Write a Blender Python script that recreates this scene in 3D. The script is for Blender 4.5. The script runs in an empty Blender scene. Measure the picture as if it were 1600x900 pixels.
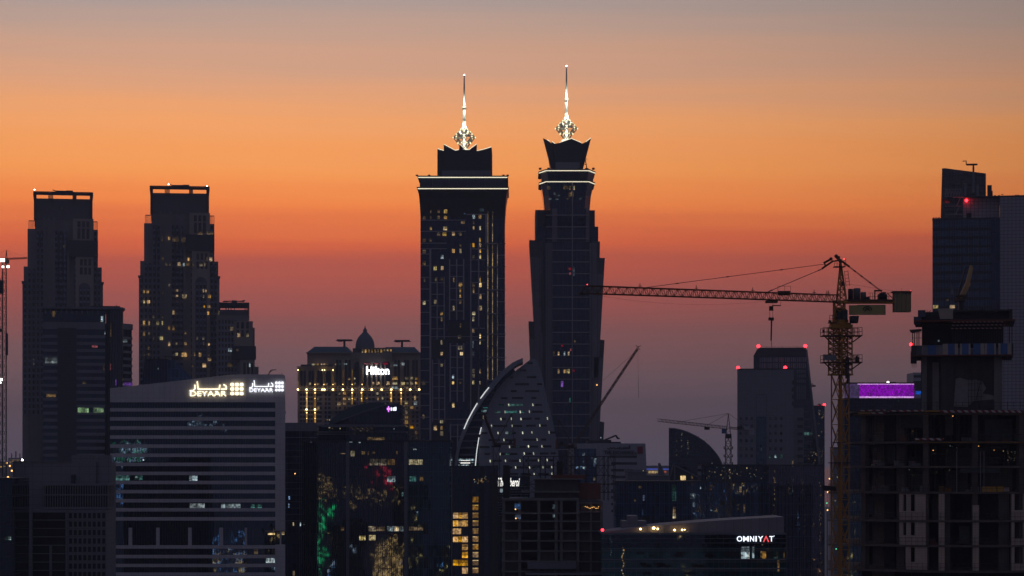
import bpy, math, random
from mathutils import Vector, Matrix
R = math.radians
rnd = random.Random(7)
S = bpy.context.scene
C = S.collection

# ---------------------------------------------------------------- camera
FPX, CH, HZ = 4000.0, 150.0, 725.0      # focal length in photo pixels, eye height, eye level row
cam = bpy.data.cameras.new('camera')
cam.sensor_fit = 'HORIZONTAL'; cam.sensor_width = 36.0; cam.lens = 36.0 * FPX / 1600.0
cam.shift_y = (HZ - 450.0) / 1600.0
cam.clip_start = 1.0; cam.clip_end = 300000.0
camo = bpy.data.objects.new('camera', cam); C.objects.link(camo)
camo.location = (0, 0, CH); camo.rotation_euler = (R(90), 0, 0)
S.camera = camo

# ---------------------------------------------------------------- render set-up
S.view_settings.view_transform = 'Standard'; S.view_settings.look = 'None'
S.view_settings.exposure = 0.0; S.view_settings.gamma = 1.0
S.view_settings.use_curve_mapping = False
S.render.engine = 'CYCLES'
S.cycles.max_bounces = 5; S.cycles.diffuse_bounces = 2; S.cycles.glossy_bounces = 3
S.cycles.volume_bounces = 0; S.cycles.sample_clamp_indirect = 3.0; S.cycles.sample_clamp_direct = 0.0
S.cycles.use_denoising = True; S.cycles.caustics_reflective = False; S.cycles.caustics_refractive = False

def lin(c):
    o = []
    for v in c:
        v /= 255.0
        o.append(v / 12.92 if v <= 0.04045 else ((v + 0.055) / 1.055) ** 2.4)
    return tuple(o)

# ---------------------------------------------------------------- sky
W = bpy.data.worlds.new('World'); S.world = W; W.use_nodes = True
nt = W.node_tree; nt.nodes.clear()
def N(t, typ, **kw):
    n = t.nodes.new(typ)
    for k, v in kw.items(): setattr(n, k, v)
    return n
def setramp(n, stops):
    e = n.color_ramp.elements
    while len(e) > 1: e.remove(e[-1])
    e[0].position = stops[0][0]; e[0].color = (*stops[0][1], 1)
    for p, c in stops[1:]:
        q = e.new(p); q.color = (*c, 1)
def math_(t, op, a, b=None, clamp=False):
    n = N(t, 'ShaderNodeMath', operation=op, use_clamp=clamp)
    for i, v in enumerate((a, b)):
        if v is None: continue
        if isinstance(v, (int, float)): n.inputs[i].default_value = v
        else: t.links.new(v, n.inputs[i])
    return n.outputs[0]
tc = N(nt, 'ShaderNodeTexCoord'); sep = N(nt, 'ShaderNodeSeparateXYZ')
nt.links.new(tc.outputs['Generated'], sep.inputs[0])
# thin streaky cloud layers low over the horizon
mp = N(nt, 'ShaderNodeMapping'); mp.inputs['Scale'].default_value = (3.5, 3.5, 95)
nt.links.new(tc.outputs['Generated'], mp.inputs[0])
nz = N(nt, 'ShaderNodeTexNoise'); nz.inputs['Scale'].default_value = 1.0; nz.inputs['Detail'].default_value = 4
nt.links.new(mp.outputs[0], nz.inputs['Vector'])
st = math_(nt, 'MULTIPLY', math_(nt, 'SUBTRACT', nz.outputs[0], 0.5), 0.020)
zz = math_(nt, 'ADD', sep.outputs[2], st)
t01 = math_(nt, 'DIVIDE', zz, 0.2, True)
ramp = N(nt, 'ShaderNodeValToRGB')
def tpos(py): return (HZ - py) / FPX / 0.2
SKY = [(725, (112, 103, 118)), (650, (115, 100, 112)), (570, (124, 92, 99)), (510, (142, 82, 86)), (455, (166, 80, 78)),
       (412, (190, 82, 68)), (372, (222, 96, 58)), (320, (250, 134, 64)), (262, (253, 156, 80)), (200, (246, 163, 100)),
       (130, (218, 160, 126)), (60, (190, 156, 140)), (0, (164, 150, 148)), (-70, (146, 147, 153))]
setramp(ramp, [(max(0, tpos(p)), lin(c)) for p, c in SKY])
nt.links.new(t01, ramp.inputs[0])
# azimuth: the glow is centred left of the view axis and dies away round the sky
SAZ = R(-7.0)
dotv = N(nt, 'ShaderNodeVectorMath', operation='DOT_PRODUCT')
flat = N(nt, 'ShaderNodeCombineXYZ'); nt.links.new(sep.outputs[0], flat.inputs[0]); nt.links.new(sep.outputs[1], flat.inputs[1])
nrm = N(nt, 'ShaderNodeVectorMath', operation='NORMALIZE'); nt.links.new(flat.outputs[0], nrm.inputs[0])
nt.links.new(nrm.outputs[0], dotv.inputs[0]); dotv.inputs[1].default_value = (math.sin(SAZ), math.cos(SAZ), 0)
az = dotv.outputs['Value']
def maprange(t, v, a, b, c, d, kind='SMOOTHSTEP'):
    n = N(t, 'ShaderNodeMapRange', interpolation_type=kind)
    t.links.new(v, n.inputs[0])
    for i, x in enumerate((a, b, c, d)): n.inputs[i + 1].default_value = x
    return n.outputs[0]
gain = maprange(nt, az, 0.92, 1.0, 0.52, 1.13, 'LINEAR')
west = N(nt, 'ShaderNodeVectorMath', operation='SCALE'); nt.links.new(ramp.outputs[0], west.inputs[0]); nt.links.new(gain, west.inputs['Scale'])
east = N(nt, 'ShaderNodeValToRGB')
setramp(east, [(0.0, (0.060, 0.056, 0.092)), (0.12, (0.080, 0.068, 0.106)), (0.35, (0.066, 0.074, 0.128)), (1.0, (0.058, 0.076, 0.138))])
nt.links.new(math_(nt, 'MAXIMUM', sep.outputs[2], 0.0), east.inputs[0])
def mixc(t, f, a, b):
    n = N(t, 'ShaderNodeMix', data_type='RGBA')
    if isinstance(f, float): n.inputs[0].default_value = f
    else: t.links.new(f, n.inputs[0])
    for i, v in ((6, a), (7, b)):
        if isinstance(v, tuple): n.inputs[i].default_value = (*v, 1)
        else: t.links.new(v, n.inputs[i])
    return n.outputs[2]
faz = maprange(nt, az, 0.1, 0.97, 0.0, 1.0)
fz = maprange(nt, sep.outputs[2], 0.17, 0.60, 1.0, 0.0)
fw = math_(nt, 'MULTIPLY', faz, fz)
dusk = mixc(nt, fw, east.outputs[0], west.outputs[0])
bg1 = N(nt, 'ShaderNodeBackground'); nt.links.new(dusk, bg1.inputs[0]); bg1.inputs[1].default_value = 1.0
sky = N(nt, 'ShaderNodeTexSky', sky_type='NISHITA'); sky.sun_disc = False
sky.sun_elevation = R(-2.0); sky.sun_rotation = SAZ
bg2 = N(nt, 'ShaderNodeBackground'); nt.links.new(sky.outputs[0], bg2.inputs[0]); bg2.inputs[1].default_value = 0.05
add = N(nt, 'ShaderNodeAddShader'); nt.links.new(bg1.outputs[0], add.inputs[0]); nt.links.new(bg2.outputs[0], add.inputs[1])
wo = N(nt, 'ShaderNodeOutputWorld'); nt.links.new(add.outputs[0], wo.inputs[0])

# the sun is just under the horizon: only a trace of warm light is left
sl = bpy.data.lights.new('sun', 'SUN'); sl.energy = 0.04; sl.angle = R(8); sl.color = (1.0, 0.55, 0.35)
so = bpy.data.objects.new('sun', sl); C.objects.link(so)
so.rotation_euler = (R(-88.5), 0, -SAZ)
HAZE_DENSITY = 0.00013

# ---------------------------------------------------------------- materials
def principled(name):
    m = bpy.data.materials.new(name); m.use_nodes = True
    return m, m.node_tree, m.node_tree.nodes['Principled BSDF']
def surf(name, col, rough=0.7, metal=0.0, var=0.25, scale=0.25, panel=None, ior=1.45):
    """stone, concrete, metal: base colour with stains, streaks and panel joints"""
    m, t, b = principled(name)
    o = N(t, 'ShaderNodeTexCoord')
    n1 = N(t, 'ShaderNodeTexNoise'); n1.inputs['Scale'].default_value = scale; n1.inputs['Detail'].default_value = 6
    t.links.new(o.outputs['Object'], n1.inputs['Vector'])
    mpp = N(t, 'ShaderNodeMapping'); mpp.inputs['Scale'].default_value = (1.2, 1.2, 0.05)
    t.links.new(o.outputs['Object'], mpp.inputs[0])
    n2 = N(t, 'ShaderNodeTexNoise'); n2.inputs['Scale'].default_value = 1.0; n2.inputs['Detail'].default_value = 3
    t.links.new(mpp.outputs[0], n2.inputs['Vector'])
    s = math_(t, 'ADD', math_(t, 'MULTIPLY', n1.outputs[0], 1.2 * var), math_(t, 'MULTIPLY', n2.outputs[0], 0.8 * var))
    f = math_(t, 'ADD', s, 1.0 - var)
    if panel:
        sx = N(t, 'ShaderNodeSeparateXYZ'); t.links.new(o.outputs['Object'], sx.inputs[0])
        jx = math_(t, 'LESS_THAN', math_(t, 'FRACT', math_(t, 'DIVIDE', sx.outputs[0], panel[0])), panel[2] / panel[0])
        jz = math_(t, 'LESS_THAN', math_(t, 'FRACT', math_(t, 'DIVIDE', sx.outputs[2], panel[1])), panel[2] / panel[1])
        j = math_(t, 'MAXIMUM', jx, jz)
        f = math_(t, 'MULTIPLY', f, math_(t, 'SUBTRACT', 1.0, math_(t, 'MULTIPLY', j, panel[3])))
    v = N(t, 'ShaderNodeVectorMath', operation='SCALE'); v.inputs[0].default_value = col
    t.links.new(f, v.inputs['Scale']); t.links.new(v.outputs[0], b.inputs['Base Color'])
    b.inputs['Roughness'].default_value = rough; b.inputs['Metallic'].default_value = metal; b.inputs['IOR'].default_value = ior
    return m
def glass(name, col, pane=(1.5, 1.5, 3.4), tilt=0.0035, ior=2.1, rough=0.02, mull=None, tint=(1, 1, 1)):
    """coated curtain-wall glass; every pane leans a hair differently, so reflections break up from pane to pane"""
    m, t, b = principled(name)
    o = N(t, 'ShaderNodeTexCoord')
    sn = N(t, 'ShaderNodeVectorMath', operation='SNAP'); t.links.new(o.outputs['Object'], sn.inputs[0]); sn.inputs[1].default_value = pane
    wn = N(t, 'ShaderNodeTexWhiteNoise', noise_dimensions='3D'); t.links.new(sn.outputs[0], wn.inputs['Vector'])
    wv = N(t, 'ShaderNodeTexNoise'); wv.inputs['Scale'].default_value = 0.28; wv.inputs['Detail'].default_value = 1
    t.links.new(o.outputs['Object'], wv.inputs['Vector'])
    mixv = N(t, 'ShaderNodeVectorMath', operation='ADD'); t.links.new(wn.outputs['Color'], mixv.inputs[0]); t.links.new(wv.outputs['Color'], mixv.inputs[1])
    sb = N(t, 'ShaderNodeVectorMath', operation='SUBTRACT'); t.links.new(mixv.outputs[0], sb.inputs[0]); sb.inputs[1].default_value = (1, 1, 1)
    sc = N(t, 'ShaderNodeVectorMath', operation='SCALE'); t.links.new(sb.outputs[0], sc.inputs[0]); sc.inputs['Scale'].default_value = tilt
    g = N(t, 'ShaderNodeNewGeometry')
    ad = N(t, 'ShaderNodeVectorMath', operation='ADD'); t.links.new(g.outputs['Normal'], ad.inputs[0]); t.links.new(sc.outputs[0], ad.inputs[1])
    nn = N(t, 'ShaderNodeVectorMath', operation='NORMALIZE'); t.links.new(ad.outputs[0], nn.inputs[0])
    t.links.new(nn.outputs[0], b.inputs['Normal'])
    f = math_(t, 'ADD', math_(t, 'MULTIPLY', wn.outputs['Value'], 0.9), 0.55)
    if mull:
        sx = N(t, 'ShaderNodeSeparateXYZ'); t.links.new(o.outputs['Object'], sx.inputs[0])
        jx = math_(t, 'LESS_THAN', math_(t, 'FRACT', math_(t, 'DIVIDE', sx.outputs[0], mull[0])), mull[2] / mull[0])
        jz = math_(t, 'LESS_THAN', math_(t, 'FRACT', math_(t, 'DIVIDE', sx.outputs[2], mull[1])), mull[2] / mull[1])
        j = math_(t, 'MAXIMUM', jx, jz)
        t.links.new(math_(t, 'ADD', math_(t, 'MULTIPLY', j, 0.5), rough), b.inputs['Roughness'])
        f = math_(t, 'ADD', f, math_(t, 'MULTIPLY', j, mull[3]))
    else:
        b.inputs['Roughness'].default_value = rough
    v = N(t, 'ShaderNodeVectorMath', operation='SCALE'); v.inputs[0].default_value = col
    t.links.new(f, v.inputs['Scale']); t.links.new(v.outputs[0], b.inputs['Base Color'])
    b.inputs['IOR'].default_value = ior
    try: b.inputs['Specular Tint'].default_value = (*tint, 1)
    except Exception: pass
    return m
def emit(name, col, strength, vary=0.0, cell=(0.9, 0.9, 1.6), sample=False):
    """things that give light; vary = blinds, furniture and dark corners seen through a lit window"""
    m = bpy.data.materials.new(name); m.use_nodes = True
    t = m.node_tree; t.nodes.clear()
    e = N(t, 'ShaderNodeEmission'); e.inputs[0].default_value = (*col, 1); e.inputs[1].default_value = strength
    if vary:
        o = N(t, 'ShaderNodeTexCoord'); oi = N(t, 'ShaderNodeObjectInfo')
        sn = N(t, 'ShaderNodeVectorMath', operation='SNAP'); t.links.new(o.outputs['Object'], sn.inputs[0]); sn.inputs[1].default_value = cell
        wn = N(t, 'ShaderNodeTexWhiteNoise', noise_dimensions='3D'); t.links.new(sn.outputs[0], wn.inputs['Vector'])
        nz = N(t, 'ShaderNodeTexNoise'); nz.inputs['Scale'].default_value = 1.7; t.links.new(o.outputs['Object'], nz.inputs['Vector'])
        a = math_(t, 'ADD', math_(t, 'MULTIPLY', wn.outputs['Value'], vary), 1.0 - vary)
        b = math_(t, 'MULTIPLY', a, maprange(t, nz.outputs[0], 0.36, 0.66, 1.0 - 0.95 * vary, 1.5, 'LINEAR'))
        c = math_(t, 'MULTIPLY', b, math_(t, 'ADD', math_(t, 'MULTIPLY', oi.outputs['Random'], 0.9), 0.45))
        sg = N(t, 'ShaderNodeSeparateXYZ'); t.links.new(o.outputs['Generated'], sg.inputs[0])
        rb = math_(t, 'FRACT', math_(t, 'MULTIPLY', oi.outputs['Random'], 17.3))          # how far the blind is let down
        bl = math_(t, 'GREATER_THAN', sg.outputs[2], math_(t, 'ADD', math_(t, 'MULTIPLY', rb, 1.1), 0.3))
        c = math_(t, 'MULTIPLY', c, math_(t, 'SUBTRACT', 1.0, math_(t, 'MULTIPLY', bl, 0.65 if vary > 0.55 else 0.0)))
        hue = N(t, 'ShaderNodeHueSaturation'); hue.inputs['Color'].default_value = (*col, 1)
        t.links.new(math_(t, 'ADD', math_(t, 'MULTIPLY', math_(t, 'FRACT', math_(t, 'MULTIPLY', oi.outputs['Random'], 7.7)), 0.4), 0.8), hue.inputs['Saturation'])
        t.links.new(hue.outputs[0], e.inputs[0])
        t.links.new(math_(t, 'MULTIPLY', c, strength), e.inputs[1])
    out = N(t, 'ShaderNodeOutputMaterial'); t.links.new(e.outputs[0], out.inputs[0])
    m.cycles.emission_sampling = 'AUTO' if sample else 'NONE'
    return m

M = {}
M['white_panel'] = surf('white_panel', (0.60, 0.55, 0.53), 0.6, var=0.26, panel=(1.5, 1.4, 0.06, 0.3))
M['stone'] = surf('stone', (0.24, 0.215, 0.205), 0.8, var=0.25)
M['stone_dark'] = surf('stone_dark', (0.13, 0.12, 0.125), 0.8, var=0.25)
M['sand_stone'] = surf('sand_stone', (0.34, 0.27, 0.22), 0.8, var=0.2)
M['pale_wall'] = surf('pale_wall', (0.40, 0.39, 0.40), 0.7, var=0.15, panel=(2.4, 1.9, 0.08, 0.25))
M['grey_panel'] = surf('grey_panel', (0.20, 0.20, 0.215), 0.6, var=0.18, panel=(2.2, 1.8, 0.09, 0.45))
M['grey_roof'] = surf('grey_roof', (0.16, 0.17, 0.19), 0.7)
M['teal_roof'] = surf('teal_roof', (0.06, 0.09, 0.11), 0.5)
M['dark'] = surf('dark', (0.035, 0.035, 0.042), 0.6, var=0.3)
M['sail_wall'] = surf('sail_wall', (0.29, 0.30, 0.33), 0.6, var=0.15, panel=(2.4, 1.9, 0.08, 0.35))
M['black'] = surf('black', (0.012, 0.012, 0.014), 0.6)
M['louvre'] = surf('louvre', (0.06, 0.06, 0.07), 0.5, var=0.2, panel=(40.0, 0.7, 0.3, 0.6))
M['mullion'] = surf('mullion', (0.09, 0.09, 0.10), 0.4, metal=0.3)
M['frame_metal'] = surf('frame_metal', (0.26, 0.25, 0.27), 0.45, metal=0.2)
M['steel'] = surf('steel', (0.05, 0.045, 0.045), 0.5, metal=0.3)
M['concrete'] = surf('concrete', (0.19, 0.175, 0.165), 0.9, var=0.5, scale=0.5)
M['concrete_dark'] = surf('concrete_dark', (0.085, 0.078, 0.075), 0.9, var=0.5, scale=0.6)
M['block'] = surf('block', (0.56, 0.43, 0.34), 0.9, var=0.35, scale=0.8, panel=(0.45, 0.24, 0.035, 0.5))
M['crane_yellow'] = surf('crane_yellow', (0.40, 0.18, 0.022), 0.55, var=0.4, scale=1.5)
M['crane_dark'] = surf('crane_dark', (0.09, 0.05, 0.025), 0.6, var=0.3, scale=1.5)
M['crane_red'] = surf('crane_red', (0.16, 0.07, 0.04), 0.6, var=0.3)
M['banner'] = surf('banner', (0.42, 0.33, 0.12), 0.8, var=0.2, scale=1.0)
M['ballast'] = surf('ballast', (0.30, 0.24, 0.13), 0.9, var=0.3, scale=1.0, panel=(0.62, 30, 0.08, 0.5))
M['spire'] = surf('spire', (0.55, 0.57, 0.53), 0.3, metal=0.6, var=0.15)
M['blue_sheet'] = surf('blue_sheet', (0.06, 0.13, 0.30), 0.6, var=0.35, scale=1.2)
M['cream_sheet'] = surf('cream_sheet', (0.40, 0.33, 0.26), 0.7, var=0.35, scale=1.2)
M['rust'] = surf('rust', (0.16, 0.055, 0.03), 0.8, var=0.4, scale=1.0)
M['yellow_box'] = surf('yellow_box', (0.55, 0.30, 0.03), 0.6, var=0.3)
M['red_paint'] = surf('red_paint', (0.30, 0.03, 0.035), 0.6)
M['text_dark'] = surf('text_dark', (0.05, 0.05, 0.055), 0.6)
M['asphalt'] = surf('asphalt', (0.05, 0.05, 0.05), 0.9, var=0.4, scale=0.02)
M['sand'] = surf('sand', (0.20, 0.17, 0.14), 0.9, var=0.3, scale=0.004)
M['sea'] = surf('sea', (0.02, 0.03, 0.045), 0.15, var=0.1)
M['glass_navy'] = glass('glass_navy', (0.006, 0.012, 0.032), ior=1.65, mull=(1.55, 3.5, 0.12, 0.6), tint=(0.5, 0.72, 1.0))
M['glass_blue'] = glass('glass_blue', (0.026, 0.064, 0.125), ior=1.7, mull=(1.5, 3.6, 0.16, 1.0), tint=(0.6, 0.8, 1.0))
M['glass_black'] = glass('glass_black', (0.004, 0.006, 0.012), tilt=0.003, ior=1.75, tint=(0.6, 0.78, 1.0), mull=(1.4, 3.4, 0.1, 0.6))
M['glass_band'] = glass('glass_band', (0.004, 0.008, 0.015), pane=(0.8, 0.8, 2.6), tilt=0.003, ior=1.75, tint=(0.5, 0.75, 1.0))
M['win_strip'] = glass('win_strip', (0.010, 0.011, 0.016), pane=(2, 2, 3.49), ior=1.5, mull=(1000.0, 3.49, 1.35, 17.0))
M['glass_teal'] = glass('glass_teal', (0.012, 0.055, 0.056), pane=(1.2, 1.2, 1.5), ior=1.8, mull=(1.2, 30.0, 0.07, 1.2), tint=(0.6, 1, 0.95))
M['win_dark'] = glass('win_dark', (0.010, 0.011, 0.016), pane=(2, 2, 3), ior=1.6)
M['win_matte'] = glass('win_matte', (0.010, 0.011, 0.016), pane=(2, 2, 3), ior=1.4, rough=0.35)
WARM, AMBER, COOL, TEALC = (1.0, 0.62, 0.26), (1.0, 0.48, 0.10), (0.72, 0.92, 1.0), (0.30, 0.85, 0.78)
M['lit_warm'] = emit('lit_warm', WARM, 0.62, 0.75)
M['lit_dim'] = emit('lit_dim', (1.0, 0.66, 0.34), 0.16, 0.75)
M['lit_dim2'] = emit('lit_dim2', (1.0, 0.8, 0.5), 0.26, 0.8)
M['lit_bright'] = emit('lit_bright', (1.0, 0.68, 0.26), 1.1, 0.6)
M['lit_amber'] = emit('lit_amber', (1.0, 0.52, 0.12), 0.75, 0.6, cell=(0.7, 0.7, 4.0))
M['lit_cool'] = emit('lit_cool', COOL, 0.6, 0.8)
M['lit_teal'] = emit('lit_teal', TEALC, 0.22, 0.85)
M['lit_green'] = emit('lit_green', (0.55, 1.0, 0.45), 0.35, 0.8)
M['purple_glow'] = emit('purple_glow', (0.45, 0.16, 1.0), 0.55, 0.8)
M['purple_glow_dim'] = emit('purple_glow_dim', (0.35, 0.2, 1.0), 0.035, 0.8)
M['lit_blue'] = emit('lit_blue', (0.30, 0.55, 1.0), 0.8, 0.9)
M['lit_slot'] = emit('lit_slot', (0.98, 1.0, 0.74), 0.95, 0.5)
M['lit_yellow'] = emit('lit_yellow', (1.0, 0.82, 0.42), 0.6, 0.7, cell=(0.8, 0.8, 5))
M['led_warm'] = emit('led_warm', (1.0, 0.90, 0.66), 1.25, 0.0, sample=True)
M['led_white'] = emit('led_white', (0.95, 0.97, 1.0), 0.9, 0.0, sample=True)
M['sign_warm'] = emit('sign_warm', (1.0, 0.88, 0.58), 2.2, 0.0, sample=True)
M['sign_white'] = emit('sign_white', (0.84, 0.89, 1.0), 1.8, 0.0, sample=True)
M['sign_script'] = emit('sign_script', (1.0, 0.96, 0.9), 1.3, 0.0)
M['sign_purple'] = emit('sign_purple', (0.65, 0.18, 1.0), 2.2, 0.0)
M['sign_red'] = emit('sign_red', (1.0, 0.10, 0.12), 1.0, 0.0)
M['sign_red_dim'] = emit('sign_red_dim', (1.0, 0.08, 0.12), 0.35, 0.6)
M['lamp_red'] = emit('lamp_red', (1.0, 0.018, 0.028), 9.0, 0.0, sample=True)
M['lamp_red_small'] = emit('lamp_red_small', (1.0, 0.08, 0.08), 3.0, 0.0)
M['lamp_white'] = emit('lamp_white', (1.0, 0.96, 0.88), 12.0, 0.0, sample=True)
M['lamp_warm'] = emit('lamp_warm', (1.0, 0.68, 0.25), 9.0, 0.0, sample=True)
M['lamp_orange'] = emit('lamp_orange', (1.0, 0.5, 0.14), 3.0, 0.0)
M['purple_wall'] = emit('purple_wall', (0.55, 0.07, 0.95), 0.95, 0.45, cell=(1.2, 1.2, 1.6))
M['purple_edge'] = emit('purple_edge', (0.85, 0.45, 1.0), 1.5, 0.2)

# red and white hazard stripes painted on scaffold boards
def stripes(name, a, b, w):
    m, t, bs = principled(name)
    o = N(t, 'ShaderNodeTexCoord'); sx = N(t, 'ShaderNodeSeparateXYZ'); t.links.new(o.outputs['Object'], sx.inputs[0])
    s = math_(t, 'ADD', sx.outputs[0], sx.outputs[2])
    k = math_(t, 'LESS_THAN', math_(t, 'FRACT', math_(t, 'DIVIDE', s, w)), 0.5)
    t.links.new(mixc(t, k, a, b), bs.inputs['Base Color']); bs.inputs['Roughness'].default_value = 0.8
    return m
M['hazard'] = stripes('hazard', (0.50, 0.44, 0.40), (0.22, 0.03, 0.02), 1.0)

# ---------------------------------------------------------------- mesh helpers
def X(px, D): return (px - 800.0) * D / FPX
def Z(py, D): return CH + (HZ - py) * D / FPX
def P3(px, py, D): return Vector((X(px, D), D, Z(py, D)))
class MB:
    def __init__(s): s.v = []; s.f = []
    def hexa(s, p):
        b = len(s.v); s.v += [Vector(q) for q in p]
        for f in ((0, 3, 2, 1), (4, 5, 6, 7), (0, 1, 5, 4), (1, 2, 6, 5), (2, 3, 7, 6), (3, 0, 4, 7)): s.f.append([b + i for i in f])
        return s
    def box(s, x0, x1, y0, y1, z0, z1):
        return s.hexa([(x0, y0, z0), (x1, y0, z0), (x1, y1, z0), (x0, y1, z0), (x0, y0, z1), (x1, y0, z1), (x1, y1, z1), (x0, y1, z1)])
    def extr(s, pts, vec):
        """closed polygon swept along vec"""
        b = len(s.v); n = len(pts); vec = Vector(vec)
        s.v += [Vector(p) for p in pts] + [Vector(p) + vec for p in pts]
        s.f.append(list(range(b, b + n))); s.f.append([b + n + i for i in reversed(range(n))])
        for i in range(n):
            j = (i + 1) % n; s.f.append([b + j, b + i, b + n + i, b + n + j])
        return s
    def bar(s, p, q, r, n=4):
        p = Vector(p); q = Vector(q); d = q - p
        if d.length < 1e-6: return s
        d.normalize(); a = Vector((0, 0, 1)) if abs(d.z) < 0.9 else Vector((1, 0, 0))
        u = d.cross(a).normalized(); w = d.cross(u)
        b = len(s.v)
        for c in (p, q):
            for i in range(n):
                t = 2 * math.pi * (i + 0.5) / n
                s.v.append(c + (u * math.cos(t) + w * math.sin(t)) * r)
        for i in range(n):
            j = (i + 1) % n; s.f.append([b + i, b + j, b + n + j, b + n + i])
        s.f.append([b + i for i in reversed(range(n))]); s.f.append([b + n + i for i in range(n)])
        return s
    def lathe(s, c, prof, n=16):
        """prof = [(radius, z)] bottom to top about the vertical through c (x, y)"""
        b = len(s.v)
        for r, z in prof:
            for i in range(n):
                t = 2 * math.pi * i / n
                s.v.append(Vector((c[0] + r * math.cos(t), c[1] + r * math.sin(t), z)))
        for k in range(len(prof) - 1):
            for i in range(n):
                j = (i + 1) % n; s.f.append([b + k * n + i, b + k * n + j, b + (k + 1) * n + j, b + (k + 1) * n + i])
        s.f.append([b + i for i in reversed(range(n))]); s.f.append([b + (len(prof) - 1) * n + i for i in range(n)])
        return s
    def ball(s, c, r, n=8):
        c = Vector(c)
        return s.lathe((c.x, c.y), [(max(0.02 * r, r * math.sin(math.pi * k / (n - 2))), c.z - r * math.cos(math.pi * k / (n - 2))) for k in range(n - 1)], n)
    def lattice(s, p, q, up, w, h, n, r, rb=None, tri=False):
        """truss between p and q: chords, posts and diagonals"""
        p = Vector(p); q = Vector(q); d = (q - p).normalized(); up = Vector(up)
        side = d.cross(up).normalized(); up = side.cross(d).normalized(); rb = rb or r * 0.6
        if tri: off = [side * (-w / 2), side * (w / 2), up * h]
        else: off = [side * (-w / 2) - up * (h / 2), side * (w / 2) - up * (h / 2), side * (w / 2) + up * (h / 2), side * (-w / 2) + up * (h / 2)]
        m = len(off)
        for o in off: s.bar(p + o, q + o, r)
        for k in range(n):
            a = p.lerp(q, k / n); b = p.lerp(q, (k + 1) / n)
            for i in range(m):
                j = (i + 1) % m
                if k % 2: s.bar(a + off[i], b + off[j], rb)
                else: s.bar(a + off[j], b + off[i], rb)
                if not tri: s.bar(a + off[i], a + off[j], rb)
        return s
    def build(s, name, mat, parent=None, smooth=False):
        me = bpy.data.meshes.new(name)
        L = parent_world(parent) if parent else Vector()
        me.from_pydata([v - L for v in s.v], [], s.f)
        import bmesh
        bm = bmesh.new(); bm.from_mesh(me); bmesh.ops.recalc_face_normals(bm, faces=bm.faces); bm.to_mesh(me); bm.free()
        if smooth:
            for p in me.polygons: p.use_smooth = True
        me.materials.append(M[mat] if isinstance(mat, str) else mat); me.update()
        o = bpy.data.objects.new(name, me); C.objects.link(o)
        if parent: o.parent = parent
        return o
def parent_world(o):
    L = Vector()
    while o: L += o.location; o = o.parent
    return L
def thing(name, label, cat, loc, group=None):
    o = bpy.data.objects.new(name, None); C.objects.link(o); o.location = loc
    o.empty_display_size = 2.0
    o['label'] = label; o['category'] = cat
    if group: o['group'] = group
    return o

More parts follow.
